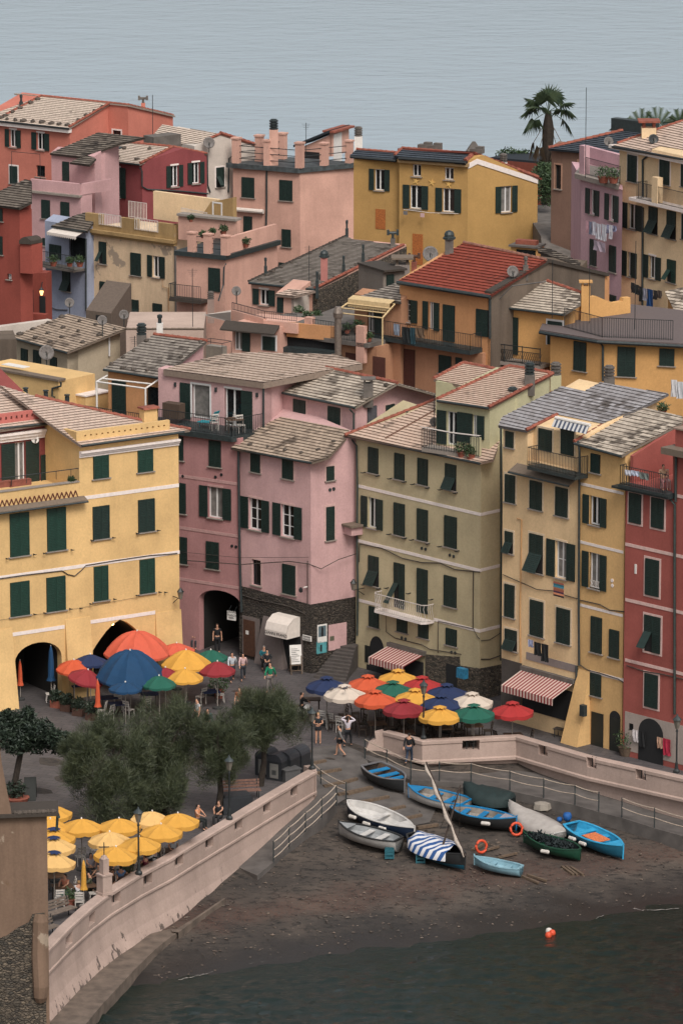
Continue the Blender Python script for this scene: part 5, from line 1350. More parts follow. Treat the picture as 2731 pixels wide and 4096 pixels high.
m=MB(); q=[h+fx*sx*.75+fn*sy*.45 for sx in (-1,1) for sy in (-1,1)]
for a_ in q:m.bar(a_,a_+V((0,0,1.15)),.03)
for a_,b_ in ((0,1),(2,3),(0,2),(1,3)):m.bar(q[a_]+V((0,0,1.15)),q[b_]+V((0,0,1.15)),.03)
obj('cage',m,IRON,t)
# cream house
F=Fac(b0(540,785),308,b0(120,672)); P=Rf(F,b0(540,770),0,.35,verge=b0(1015,578))
B=simple('cream_house','cream house with stone dotted slate roof and three dark windows','house',CREM,F,b0(122,800),b0(543,900),P,dep(P,b0(540,468))-.2,[b0(95,650),b0(540,772),b0(1018,578),b0(540,465)],SLB)
B.stones(P,[b0(500,492),b0(390,540),b0(268,590),b0(165,632),b0(640,525),b0(508,578),b0(388,622),b0(285,658),b0(768,555),b0(628,605),b0(500,655),b0(405,692),b0(920,592),b0(795,640),b0(665,695)],.4)
B.gutter([F.off(.36).hit(b0(100,654)),F.off(.36).hit(b0(540,775))])
B.win(F,b0(174,735),b0(228,885),'c'); B.win(F,b0(272,747),b0(335,950),'c',sill=False,name='door'); B.win(F,b0(407,800),b0(461,955),'c')
S=F.perp(B.corner); B.pipe(S,[b0(877,640),b0(877,800)],WFRAME,.06)
B.done()
yc=S.hit(b0(820,650)).y
dish(atY(b0(822,650),yc-.3),.55,'satellite_dish','grey satellite dish on the right gable of the cream house',h=1.1)
dish(atY(b0(995,580),yc+4),.55,'satellite_dish','grey satellite dish behind the right end of the cream roof',h=.9)
dish(atY(b0(560,470),318),.55,'satellite_dish','satellite dish at the peak of the cream roof before the blue wall',h=.8)
yy=288; dish(atY(b0(378,1040),yy),.78,'satellite_dish','large satellite dish on a tall mast before the cream house windows',h=2.0)
# yellow roof parapets between the yellow and cream houses
B=Bld('yellow_outhouse','low yellow rooftop block with dark tile coping behind the yellow house','outbuilding',YEL)
F=Fac(b0(0,915),284,b0(470,1000)); l,r=F.hit(b0(-200,950)),F.hit(b0(470,1020)); z=F.uv(b0(400,990))[1]
B.body([l,r,r-F.n*3,l-F.n*3],5,z,[]); m=MB(); m.fbox(F,F.uvp(l)[0],F.uvp(r)[0]+.1,z,z+.12,-.5,.12); B.part('coping',m,SLB)
F2=Fac(b0(450,1085),283,b0(690,1128)); l,r=F2.hit(b0(430,1100)),F2.hit(b0(688,1140)); z2=F2.uv(b0(600,1112))[1]; B.body([l,r,r-F2.n*2,l-F2.n*2],5,z2,[]); m=MB(); m.fbox(F2,F2.uvp(l)[0],F2.uvp(r)[0]+.06,z2,z2+.08,-2.05,.06); B.part('coping',m,TRIM)
B.pipe(F,[b0(490,1010),b0(490,1040),b0(420,1060),b0(420,1120),b0(440,1130)],GUT,.06); B.plate(F.off(-.3),b0(15,865),b0(185,900),WHITEP,-.6,0,'rolled_blind'); B.done()
for k,(p,l) in enumerate(((b0(370,1150),'short grey vent pipe at the foot of the tall dish mast'),(b0(540,1185),'short grey vent pipe on the low yellow coping'),(b0(208,1130),'dark vent pipe on the grey ledge at the far left roofs'))):
 h=atY(p,280); m=MB(); m.tube([h-V((0,0,.3)),h+V((0,0,.45))],.13,8); m.tube([h+V((0,0,.5)),h+V((0,0,.56))],.17,8); solo('vent_pipe',m,GUT,l,'vent pipe')
t_=thing('chimney','small yellow chimney with tiled cap on the yellow house ridge','chimney',tuple(YR.hit(b0(1190,1320)))); h=YR.hit(b0(1190,1318))
m=MB(); m.box(h+V((0,0,.25)),.85,.5,.9,YF.u,-YF.n); obj('stack',m,YEL,t_); m=MB(); m.box8([h+YF.u*a+YF.n*b+V((0,0,c)) for c,dd in ((.7,.38),(.8,.3)) for a,b in ((-.5,dd),(.5,dd),(.5,-dd),(-.5,-dd))]); obj('cap',m,RIDGE,t_)
# peeling tan house with the roof terrace
F=Fac(a0(1408,1250),326,a0(690,1150)); B=Bld('peeling_house','peeling tan house with roof terrace and green shutters','house',TANW)
l,r=F.hit(a0(692,1300)),F.hit(a0(1405,1350)); z=F.uv(a0(1408,1240))[1]
S=Fac(V((r.x,r.y,z)),0,a1(430,1180)); rr=S.hit(a1(440,1300))
B.body([l,r,rr,l+(rr-r)],-1,z,[])
zp=F.uv(a0(1408,1118))[1]
PT_=plaster('terrace_ochre',rgb(186,148,86,.85),wear=.03,stain=.5,seed=30)
m=MB(); u0,u1=F.uvp(l)[0],F.uvp(r)[0]
us0,us1=S.uvp(r)[0],S.uvp(rr)[0]
mm=fixed((m.fbox(F,u0,u1,z,zp,-.25,.06),m)[1]); cs=[]
for p,q in ((a0(808,1042),a0(978,1125)),(a0(1094,1085),a0(1272,1170))):
 (x0,v1),(x1,v0)=F.uv(p),F.uv(q); v1=zp+.2; v0=z+.35; c=MB(); c.fbox(F,x0+.1,x1-.1,v0,v1,-1,1); cs.append(c)
link_mesh('parapet',cut_mesh(mm,cs),PT_,B.o)
m=MB(); m.fbox(S,us0,us1,z,zp,-.25,.0); B.part('parapet',m,PT_)
m=MB(); m.fbox(F,u0-.2,u1+.1,z-.22,z,-.1,.35); m.fbox(F,u0,u1+.05,z-.4,z-.22,-.1,.2); B.part('cornice',m,PT_)
for p,q in ((a0(805,1045),a0(980,1125)),(a0(1090,1085),a0(1275,1170))):
 (x0,_),(x1,_)=F.uv(p),F.uv(q); B.rail([F.pt(x0,z+.35,.12),F.pt(x1,z+.35,.12)],zp-z-.25,.14,WIRON,rad=.016)
m=MB(); FB=F.off(-5.5); m.fbox(FB,u0+1.2,u1-1.0,z,z+1.9,-.3,0); B.part('terrace_wall',m,PALY)
B.rail([F.pt(F.uv(a0(1195,1050))[0]-.2,z+.3,-3.5),F.pt(u1+.2,z+.3,-3.0)],1.15,.13,WIRON,rad=.016)
B.rail([F.pt(u0+1.0,z+.4,-3.2),F.pt(u0+2.6,z+.4,-3.2)],1.1,.13,WIRON,rad=.016)
for p,q,st in ((a0(795,1250),a0(855,1435),'b'),(a0(1048,1338),a0(1131,1530),'c'),(b0(801,200),b0(863,372),'t'),(b0(1050,345),b0(1114,508),'t'),(b0(1225,375),b0(1300,528),'t')):B.win(F,p,q,st,sill=st!='t' or None)
B.win(F,a0(1183,1358),a0(1324,1550),'o',fr=.28)
B.pipe(F,[b0(1300,195),b0(1300,245),b0(1348,255),b0(1350,540)],plain('tan_pipe',rgb(180,140,100,.8),.8),.03)
m=MB(); m.tube([F.off(.1).hit(a0(1405,1290)),F.off(.1).hit(b0(1412,540))],.09,6); B.part('drainpipe',m,CONC)
m=MB(); FB2=F.off(-4.2); (xa,va),(xb,vb)=FB2.uv(a1(180,1080)),FB2.uv(a1(495,900)); m.fprism(FB2,[(xa,z),(xb,z),(xb,vb),(FB2.uv(a1(320,935))[0],FB2.uv(a1(320,935))[1])],-.4,0); B.part('terrace_wall',m,PT_)
B.win(FB2,a1(342,945),a1(402,1058),'g',trim=WFRAME); B.done()
# pale blue house at its left
F=Fac(a0(690,1190),330,a0(450,1150)); B=Bld('blue_house','narrow pale blue house with a cluttered balcony and white awning','house',BLUE)
P=Rf(F,a0(690,1165),.42,.35); l,r=F.hit(b0(368,200)),F.hit(b0(692,200)); B.rbody(F,l,r,P,[a0(415,1128),a0(700,1172),a0(760,1080),a0(690,1020),a0(600,1045)])
B.roof(P,[a0(415,1128),a0(700,1172),a0(760,1080),a0(690,1020),a0(600,1045)],SLD); B.gutter([F.off(.38).hit(a0(415,1132)),F.off(.38).hit(a0(690,1172))])
B.win(F,a0(552,1205),a0(690,1405),'d',sill=False,name='door'); B.win(F,a0(400,1270),a0(495,1400),'c',sill=False,name='door'); B.win(F,b0(503,112),b0(568,288),'t')
z=F.uv(b0(600,85))[1]; u0,u1=F.uv(b0(345,60))[0],F.uv(b0(685,100))[0]; m=MB(); m.fbox(F,u0,u1,z-.15,z,-.1,1.1); B.part('balcony',m,CONC); B.rail([F.pt(u0,z,.1),F.pt(u0,z,1.05),F.pt(u1,z,1.05)],.95,.13)
B.cable(F,[b0(372,408),b0(400,405),b0(450,430),b0(540,432)],.03); B.pipe(F,[a0(690,1230),b0(690,440)],GUT); B.done()
t=thing('balcony_awning','white scalloped awning over the pale blue house balcony','awning',tuple(F.hit(a0(570,1200)))); (ua,va),(ub,vb)=F.uv(a0(455,1155)),F.uv(a0(688,1205)); va=(va+vb)/2+.25
m=MB(); m.poly([F.pt(ua,va,.1),F.pt(ua,va-.25,.9),F.pt(ub,va-.25,.9),F.pt(ub,va,.1)]); k=14
for j in range(k):
 x0=ua+(ub-ua)*j/k; x1=ua+(ub-ua)*(j+1)/k; m.poly([F.pt(x0,va-.25,.9),F.pt(x0,va-.4,.91),F.pt((x0+x1)/2,va-.5,.91),F.pt(x1,va-.4,.91),F.pt(x1,va-.25,.9)])
o=obj('cloth',m,CREAM,t); o.modifiers.new('s','SOLIDIFY').thickness=.02
BLF,BLZ,BLU=F,z,(u0,u1)
# vermilion house at the left edge
F=Fac(a0(155,990),322,a0(0,970)); B=Bld('vermilion_house','vermilion red house with dark slate roof at the left edge','house',VERM)
l,r=F.hit(a0(-120,1100)),F.hit(a0(162,1200)); S=Fac(V((r.x,r.y,F.uv(a0(160,985))[1])),0,a0(255,970)); rr=S.hit(a0(258,1100))
P=Rf(F,a0(155,988),.40,.3); dd=8; B.rbody(F,l,r,P,[a0(-100,955),a0(155,988),a0(255,938),a0(255,770),a0(205,757),a0(-100,895)],inset=.1); B.body([l,r,rr,l+(rr-r)],-1,P.e.z-.2,[])
B.roof(P,[a0(-100,955),a0(155,988),a0(255,938),a0(255,770),a0(205,757),a0(-100,895)],SLD)
B.win(F,a0(-30,985),a0(26,1092),'c'); B.win(F,a0(-30,1205),a0(26,1360),'c'); B.win(F,b0(62,140),b0(95,190),'g')
B.win(S,a0(178,1308),a0(195,1342),'g',sill=False)
B.done()
F_=Fac(a0(255,1275),321.5,a0(160,1270)); l,r=F_.hit(a0(162,1300)),F_.hit(a0(256,1300)); S_=Fac(V((r.x,r.y,9.0)),0,V((r.x+1.0,r.y+.9,9.0)))
m=MB(); zt2,zb2=F_.uv(a0(255,1270))[1],F_.uv(a0(255,1510))[1]; e=S_.hit(a0(342,1300)); q=[l,r,e,l+(e-r)]
B2=Bld('red_turret','small vermilion projecting turret with a curved slate cap','turret',VERM); B2.body(q,zb2,zt2,[]); m=MB()
n=8; c=sum(q,V((0,0,0)))/4
for k in range(n):
 a_,b_=k/n,(k+1)/n; h0,h1=.45*math.sin(math.pi*(.15+a_*.7)),.45*math.sin(math.pi*(.15+b_*.7))
 A0,A1,C0,C1=l+(r-l)*a_,l+(r-l)*b_,q[3]+(e-q[3])*a_,q[3]+(e-q[3])*b_
 m.box8([V((p.x,p.y,zt2-.02)) for p in (A0+F_.n*.15,A1+F_.n*.15,C1,C0)]+[V((p.x,p.y,zt2+h)) for p,h in ((A0+F_.n*.15,h0),(A1+F_.n*.15,h1),(C1,h1),(C0,h0))])
B2.part('roof',m,SLD); B2.done()
B=Bld('red_lane_wall','low red garden wall and dark doorways in the lane under the turret','wall',VERM)
F=Fac(b0(365,470),325,b0(130,455)); l,r=F.hit(b0(110,500)),F.hit(b0(370,500)); z=F.uv(b0(300,465))[1]; B.body([l,r,r-F.n*.5,l-F.n*.5],-1,z,[])
Fb=F.off(-2.0); l,r=Fb.hit(b0(160,300)),Fb.hit(b0(372,300)); B.body([l,r,r-F.n*1,l-F.n*1],-1,Fb.uv(b0(250,130))[1],[]); B.plate(Fb,b0(180,265),b0(272,460),DARK,0,.03,'door'); B.plate(Fb,b0(318,320),b0(368,470),DARK,0,.03,'door'); B.done()
h=Fb.off(1).hit(b0(335,290)); t=thing('wall_lantern','lit wall lantern in the lane between red and blue houses','lantern',tuple(h))
m=MB(); m.lathe(h,[(.07,-.2),(.14,.08),(.12,.1)],6); obj('lamp_glass',m,glow('lantern_glow',(1,.55,.2,1),1.8),t); m=MB(); m.lathe(h+V((0,0,.14)),[(.17,0),(.12,.08),(.05,.18),(.02,.25)],6); m.bar(h+V((0,.1,.4)),h+V((0,1.0,.5)),.05); obj('cap',m,IRON,t)
# pale pink house with the balcony box
F=Fac(a0(650,905),338,a0(250,862)); B=Bld('pale_pink_house','pale pink house with a boxed balcony left of the crimson house','house',LPK)
l,r=F.hit(a0(252,1000)),F.hit(a0(650,1000)); S=Fac(V((r.x,r.y,F.uv(a0(650,905))[1])),0,a0(720,893)); rr=S.hit(a0(740,1000)); z=F.uv(a0(645,880))[1]
B.body([l,r,r+(rr-r),l-F.n*7],-1,z,[])
m=MB(); u0,u1=F.uvp(l)[0],F.uvp(r)[0]; zt2=F.uv(a0(645,792))[1]; m.fbox(F,u0,u1,z,zt2,-.2,.05); B.part('parapet',m,LPK); m=MB(); m.fbox(S,S.uvp(r)[0],S.uvp(r)[0]+3,z,zt2,-.2,.05); B.part('parapet',m,LPK)
m=MB(); m.fbox(F,u0-.3,u1+.05,z-.15,z+.0,-.1,.3); B.part('ledge',m,SILL)
for p,q in ((a0(335,915),a0(405,1072)),(a0(488,932),a0(560,1082)),(a0(343,1222),a0(410,1290))):B.win(F,p,q,'c')
FB=F.off(-2.6); l2,r2=FB.hit(a0(415,700)),FB.hit(a0(760,700)); P=Rf(FB,a0(655,580),.36,.3); B.rbody(FB,l2,r2,P,[a0(400,548),a0(660,578),a0(960,470),a0(1165,422),a0(790,380)])
B.roof(P,[a0(400,548),a0(660,578),a0(960,470),a0(1165,422),a0(790,380)],SLD); P2=Rf(F.off(-1.6),a0(700,640),.36,.1); B.roof(P2,[a0(558,622),a0(718,642),a0(770,590),a0(690,560)],SLD)
B.win(FB,a0(503,610),a0(558,770),'c',sill=False,name='door'); B.rail([FB.pt(FB.uv(a0(270,700))[0],z+.3,2.5),FB.pt(FB.uv(a0(490,720))[0],z+.3,2.4)],2.2,2.0,name='pergola_frame'); B.done()
# coral house far left
F=Fac(a0(555,365),372,a0(0,305)); P=Rf(F,a0(550,345),0,.35,verge=a0(880,147)); B=Bld('coral_house','large coral house with pale slate roof at the top left','house',CORA)
l,r=F.hit(a0(-150,400)),F.hit(a0(562,450)); S=F.perp(r); D=dep(P,a0(880,147)); B.body([l,r,r-F.n*D,l-F.n*D],-1,60,[P])
B.roof(P,[a0(-150,272),a0(0,287),a0(550,347),a0(880,147),a0(330,90)],SLW,.32); rd=P.hit(a0(880,147)); rd2=P.hit(a0(330,92)); B.ridge(rd2,rd); B.ridge(P.hit(a0(555,340)),rd); B.ridge(P.hit(a0(-60,300)),rd2)
FR=Fac(V((rd.x,rd.y,rd.z)),0,V((rd.x,rd.y,rd.z))+F.u); e=FR.hit(a0(1027,200)); back=Pl(rd,V((-F.n.x*.26,-F.n.y*.26,1)))
SR_=FR.perp(e); e2_=SR_.hit(a0(1385,300)); rd_=V((rd.x,rd.y,0))-F.u*9
B.body([rd_,e,e2_,rd_+(e2_-e)],-1,60,[back]); B.back(back,[rd-F.u*9,V((e.x,e.y,rd.z)),V((e2_.x,e2_.y,back.z(e2_.x,e2_.y))),V((0,0,0))+V(((rd_+(e2_-e)).x,(rd_+(e2_-e)).y,back.z((rd_+(e2_-e)).x,(rd_+(e2_-e)).y)))],SLW,F.u,.2)
B.ridge(V((e.x,e.y,rd.z)),V((e2_.x,e2_.y,back.z(e2_.x,e2_.y)))); B.ridge(rd,V((e.x,e.y,rd.z)))
m=MB(); v=F.uv(a0(540,372))[1]; m.fbox(F,F.uvp(l)[0],F.uvp(r)[0]+.1,v-.05,v+.22,-.1,.32); B.part('eaves',m,TRIM); B.gutter([F.off(.42).hit(a0(-100,280)),F.off(.42).hit(a0(552,350))],IRON)
B.win(F,a0(45,350),a0(172,505),'o',trim=TRIM,fr=.27,bars=1); B.win(F,a0(257,375),a0(400,528),'o',trim=TRIM,fr=.28); B.win(F,a0(82,645),a0(145,793),'c',trim=TRIM); B.win(F,a0(292,640),a0(363,740),'d'); B.win(FR,a0(905,360),a0(970,425),'d',trim=TRIM)
B.stones(P,[a0(10,268),a0(50,250),a0(105,222),a0(165,190),a0(250,148),a0(305,120),a0(60,278),a0(128,287),a0(190,292),a0(265,298),a0(340,303),a0(415,312),a0(478,318),a0(543,325),a0(628,282),a0(693,245),a0(757,210),a0(818,178)],.42); B.done()
chimney(P.hit(a0(170,180))+V((0,.4,0)),.28,.4,'small dark chimney pot on the coral roof at top left',GUT,'pot',GUT)
chimney(V((e2_.x,e2_.y,back.z(e2_.x,e2_.y)))+(V((e.x,e.y,rd.z))-V((e2_.x,e2_.y,back.z(e2_.x,e2_.y))))*.55-F.u*.5,.3,.5,'twin headed chimney cowl against the sea on the coral house',CORA,'tee',CONC)
# crimson house
F=Fac(a0(1130,650),344,a0(745,600)); P=Rf(F,a0(1120,632),0,.3,verge=a0(1385,497)); B=Bld('crimson_house','crimson house with pale slate roof and open shutters','house',CRIM)
l,r=F.hit(a0(722,800)),F.hit(a0(1140,800)); S=Fac(V((r.x,r.y,F.uv(a0(1138,650))[1])),0,a1(290,598)); rr=S.hit(a1(288,700))
rd=P.hit(a0(1385,497)); back=Pl(rd,V((-F.n.x*.3,-F.n.y*.3,1))); B.body([l,r,rr,l+(rr-r)],-1,60,[P,back])
B.roof(P,[a0(745,592),a0(1120,634),a0(1385,497),a0(960,460),a0(775,548)],SLW); B.ridge(P.hit(a0(1122,632)),rd); B.ridge(P.hit(a0(960,460)),rd); k=V((rr.x,rr.y,back.z(rr.x,rr.y))); B.ridge(rd,k); w2=rd-F.u*6; B.back(back,[rd,w2,w2+(k-rd),k],SLD,F.u,.1)
B.gutter([F.off(.34).hit(a0(750,596)),F.off(.34).hit(a0(1118,638))]); B.pipe(S,[a0(1120,660),a0(1138,690),a0(1138,810),a0(1180,835),a0(1440,848),a1(300,870)],GUT)
B.win(F,a0(845,645),a0(1012,908),'o',trim=TRIM,fr=.27,pane=CURT); B.win(S,a0(1330,650),a0(1464,808),'o',trim=TRIM,fr=.27); B.win(S,a1(132,625),a1(266,782),'o',trim=TRIM,fr=.27)
m=MB(); ux=F.uv(a0(745,700))[0]; m.fbox(F,F.uvp(l)[0],ux+.15,-1,F.uv(a0(745,560))[1],-.4,.25); B.part('pier',m,CRIM)
m=MB(); h=P.hit(a0(915,515)); m.box(h+V((0,0,.06)),.9,.9,.06,P.us,P.vs,P.n); B.part('skylight',m,GUT); B.stones(P,[a0(998,512),a0(1198,515),a0(937,580),a0(1098,598)],.42)
m=MB(); v=S.uv(a0(1300,860))[1]; B.done()
# white house behind it
S=Fac(a1(290,560),354,a1(500,535)); B=Bld('white_house','white house with red tiled gable edge behind the crimson house','house',WHIT); l,r=S.hit(a1(285,600)),S.hit(a1(505,600)); FL=S.perp(l)
fu=V((-S.n.x,-S.n.y,0)); zr=S.uv(a1(400,400))[1]; pk=S.hit(a1(395,395)); r2=S.hit(a1(690,490))
pl1=Pl(S.hit(a1(300,438)),(S.hit(a1(395,395))-S.hit(a1(300,438))).cross(-S.n));
pl1.n=pl1.n if pl1.n.z>0 else -pl1.n; pl1.d=pl1.n.dot(pl1.p)
pl2=Pl(pk,(r2-pk).cross(-S.n)); pl2.n=pl2.n if pl2.n.z>0 else -pl2.n; pl2.d=pl2.n.dot(pl2.p)
l9=S.hit(a1(190,560)); B.body([l9,r2,r2-S.n*5,l9-S.n*5],-1,60,[pl1,pl2])
pl1.e=pl1.p; pl1.us=-S.n; pl1.vs=pl1.n.cross(pl1.us).normalized(); pl1.vs=pl1.vs if pl1.vs.z>0 else -pl1.vs
B.roof(pl1,[a0(1168,470),a1(220,470),a1(300,437),a1(395,394),a1(250,368),a0(1300,318)],SLW); B.ridge(S.hit(a1(395,395))+V((0,0,.05)),r2+V((0,0,.05)),r=.14); B.ridge(S.hit(a1(298,436)),pk)
B.win(S,a1(360,662),a1(424,812),'b',trim=TRIM); B.pipe(S,[a1(290,545),a1(295,800),a1(315,860)],GUT); B.pipe(S,[a1(500,565),a1(465,585),a1(460,860)],GUT); B.done()
dish(S.hit(a1(265,520))+S.n*.6,.72,'satellite_dish','satellite dish beside the white gable behind the crimson roof',h=.6)
h=atY(a0(1300,470),351); m=MB(); m.box(h+V((0,0,.2)),2.4,1.2,.9,S.u,-S.n); solo('roof_box',m,CONC,'grey rooftop tank box between the crimson and white roofs','tank')
h=atY(a0(1225,460),352); m=MB(); m.tube([h,h+V((0,0,3.4))],.025,5); solo('aerial_mast',m,IRON,'thin aerial mast against the coral wall','aerial')
# salmon house with roof terrace (top centre)
F=Fac(a1(1010,705),352,a1(470,662)); B=Bld('salmon_terrace_house','tall salmon house with a pillared roof terrace and stair hut','house',SALM); l,r=F.hit(a1(497,900)),F.hit(a1(1032,900)); z=F.uv(a1(1010,700))[1]
S=Fac(V((r.x,r.y,F.uv(a1(1030,705))[1])),0,a1(1470,660)); rr=S.hit(a1(1478,900)); B.body([l,r,rr,l+(rr-r)],-1,z,[])
m=MB(); q=[l+F.n*.3-F.u*.4,r+F.n*.3,rr+S.n*.3+S.u*.2,l+(rr-r)]; m.vprism(q,z,z+.35); B.part('roof_slab',m,plain('lead_edge',rgb(76,82,84,.7),.6,var=.5,scale=3))
pil=[(a1(525,640),.5),(a1(772,660),.42),(a1(1030,675),.5),(a1(1225,655),.5),(a1(1425,630),.45)]; pts=[]
for k,(p,w_) in enumerate(pil):
 G_=(F if k<3 else S).off(.0); h=G_.hit(p); h=V((h.x,h.y,z+.35)); pts.append(h); hh=1.75 if k<3 else 1.55
 m=MB(); m.box(h+V((0,0,hh/2)),w_,w_,hh,F.u,-F.n); m.box(h+V((0,0,hh+.04)),w_+.12,w_+.12,.12,F.u,-F.n); B.part('pillar',m,SALM)
l3=[(a1(708,608),4.5),(a1(893,590),8)]; pb=[]
for p,dy in l3:
 h=atZ(p,z+.35); pb.append(h); m=MB(); m.box(h+V((0,0,.9)),.5,.5,1.8,F.u,-F.n); m.box(h+V((0,0,1.84)),.62,.62,.12,F.u,-F.n); B.part('pillar',m,SALM)
for a_,b_ in ((pts[0],pts[1]),(pts[1],pts[2]),(pts[2],pts[3]),(pts[3],pts[4]),(pts[0],pb[0]),(pb[0],pb[1])):
 m=MB()
 for hh in (.35,.8,1.25):m.tube([a_+V((0,0,hh)),b_+V((0,0,hh))],.03,5)
 B.part('handrail',m,IRON)
for p,q in ((a1(567,735),a1(668,905)),(a1(868,757),a1(972,930)),(a1(887,1152),a1(960,1298)),(a1(862,1418),a1(915,1460))):B.win(F,p,q,'c')
B.win(F,a1(582,1048),a1(651,1240),'c',sill=False,name='door'); B.pipe(F,[a1(765,680),a1(765,900),a1(760,1200)],GUT,.07)
m=MB(); (u0,v),(u1,_)=F.uv(a1(497,978)),F.uv(a1(750,995)); m.tube([F.pt(u0,v-.1,.2),F.pt(u1,v-.1,.2)],.16,8); B.part('rolled_awning',m,CREAM)
h=S.hit(a1(1350,640)); m=MB(); SH=S.off(-2.2); FH=F
(ua,va),(ub,vb)=F.off(-6).uv(a1(985,620)),F.off(-6).uv(a1(1285,620)); FO=F.off(-6)
pk=FO.uv(a1(1275,375)); lo=FO.uv(a1(1015,490)); hb=Bld('stair_hut','salmon stair hut with sloping roof on the roof terrace','hut',SALM); hb.place(FO.hit(a1(1100,620)))
m=MB(); m.fprism(FO,[(lo[0]+.2,z+.3),(pk[0]+.1,z+.3),(pk[0]+.1,pk[1]-.15),(lo[0]+.2,lo[1]-.1)],-2.6,0); hb.part('wall',m,SALM)
m=MB(); m.fprism(FO,[(lo[0]-.2,lo[1]-.05),(pk[0]+.1,pk[1]),(pk[0]+.1,pk[1]+.18),(lo[0]-.2,lo[1]+.12)],-2.8,.35); hb.part('roof',m,SLN)
SD=FO.perp(FO.pt(pk[0]+.1,0)); m=MB(); u0=SD.uvp(FO.pt(pk[0]+.1,0))[0]; m.fbox(SD,u0,u0+2.7,z+.3,pk[1]-.05,-.15,.02); hb.part('wall',m,SALM); hb.plate(SD,a1(1297,395),a1(1360,630),WHITEP,0,.06,'door'); m=MB(); m.fbox(SD,u0-.3,u0+2.9,pk[1]-.02,pk[1]+.12,-.6,.4); hb.part('tile_edge',m,RIDGE)
hb.plate(FO,a1(1060,530),a1(1195,630),DARK,0,.03,'opening'); hb.done()
B.done()
chimney(pts[1]+V((.45,.2,0)),.62,2.55,'tall square salmon chimney with dark rings on the roof terrace edge',SALM,'rings',GUT)
# lower salmon building with terrace between it and the tan house
F=Fac(a1(420,1390),318,a1(130,1360)); B=Bld('lower_salmon_house','lower salmon house with planted terraces beside the peeling house','house',SALM); l,r=F.hit(b1(45,100)),F.hit(b1(432,100)); z=F.uv(a1(425,1395))[1]
S=Fac(V((r.x,r.y,F.uv(a1(430,1400))[1])),0,a1(810,1290)); rr=S.hit(b1(850,100)); B.body([l,r,rr,l+(rr-r)],-1,z,[])
m=MB(); m.vprism([l+F.n*.3,r+F.n*.3+S.n*.2,rr+S.n*.3,l+(rr-r)],z,z+.3); B.part('terrace_edge',m,GUT)
m=MB(); m.fbox(S,S.uvp(r)[0]+.3,S.uvp(rr)[0],z+.3,z+1.35,-.25,0); B.part('parapet',m,SALM)
for p in (a1(172,1300),a1(300,1330),a1(438,1370)):
 h=F.hit(p); h=V((h.x,h.y,z+.3)); m=MB(); m.box(h+V((0,0,.6)),.5,.4,1.2,F.u,-F.n); m.box(h+V((0,0,1.25)),.6,.5,.1,F.u,-F.n); B.part('pillar',m,SALM)
m=MB(); zz_=z+.3
for hh in (.3,.65,1.0):m.tube([F.pt(F.uv(a1(172,1300))[0],zz_+hh,-.1),F.pt(F.uv(a1(438,1370))[0],zz_+hh,-.1)],.025,5)
B.part('handrail',m,IRON)
FB=F.off(-5); m=MB(); m.fbox(FB,FB.uv(a1(60,1250))[0],FB.uv(a1(530,1150))[0],z,z+1.6,-.4,0); B.part('upper_terrace',m,SALM); m=MB(); m.fbox(FB,FB.uv(a1(60,1250))[0],FB.uv(a1(530,1150))[0],z+1.6,z+1.75,-.6,.2); B.part('coping',m,SILL)
B.win(F,b1(301,90),b1(397,290),'c',sill=False,name='door',trim=SALM); B.win(F,b1(166,450),b1(245,500),'d')
zb2=F.uv(b1(300,345))[1]; u0,u1=F.uv(b1(50,350))[0],F.uv(b1(300,370))[0]; m=MB(); m.fbox(F,u0,u1,zb2-.18,zb2,-.1,1.0); B.part('balcony',m,SLD); B.rail([F.pt(u0,zb2,.1),F.pt(u0,zb2,.95),F.pt(u1,zb2,.95)],.95,.13)
B.pipe(S,[a1(440,1430),b1(425,90),b1(420,230),b1(380,360)],GUT); B.done()
STF,STZ,STS=F,z,S
chimney(F.off(1.5).hit(b1(320,460)),.42,.95,'stout pale chimney with ringed cap below the salmon terraces',plaster('chim_pink',rgb(178,148,134,.8)),'rings',CONC)
# house with the masonry side and the long grey roof
F=Fac(b1(1150,285),302,b1(640,232)); P=Rf(F,b1(1148,265),0,.3,verge=a2(490,1283)); B=Bld('masonry_house','house with a long grey slate roof and a rough masonry side wall','house',SALM)
l,r=F.hit(b1(640,300)),F.hit(b1(1170,300)); D=dep(P,a2(490,1283)); B.body([l,r,r-F.n*D,l-F.n*D],-1,60,[P])
B.roof(P,[b1(618,210),b1(1150,266),a2(490,1283),a2(95,1240),a1(1400,1212),a1(1040,1380)],SLGY); S=F.perp(r)
m=MB(); u0=S.uvp(r)[0]; z1=P.z(*(S.pt(u0,0).xy))-.15; z2=P.z(*(S.pt(u0+D,0).xy))-.15; m.fprism(S,[(u0-.05,-1),(u0+D,-1),(u0+D,z2),(u0-.05,z1)],-.3,.05); B.part('stone_side',m,STW2)
B.ridge(P.hit(b1(1150,264)),P.hit(a2(490,1282))); B.ridge(P.hit(b1(620,208)),P.hit(a1(1395,1212)),SLD,.07); B.gutter([F.off(.36).hit(b1(622,214)),F.off(.36).hit(b1(1148,270))])
B.win(F,b1(657,258),b1(834,402),'o',fr=.29,trim=TRIM)
B.stones(P,[a1(1275,1270),a1(1195,1310),a1(1110,1350),a1(1030,1390),a1(965,1425),a1(885,1465),b1(820,128),b1(765,158),b1(712,195),b1(890,212),b1(1012,218),b1(1110,235),b1(1300,170),b1(1440,102),a2(110,1445),a2(225,1390)],.3)
FL=F.off(1.8); l2,r2=FL.hit(b1(845,400)),FL.hit(b1(985,420)); P2=Rf(FL,b1(985,318),.25,.2); B.body([l2,r2,r2-F.n*2,l2-F.n*2],-1,60,[P2]); B.roof(P2,[b1(832,308),b1(985,325),b1(1155,280),b1(940,268)],SLP2); B.win(FL,b1(850,330),b1(900,455),'c',sill=False,name='door')
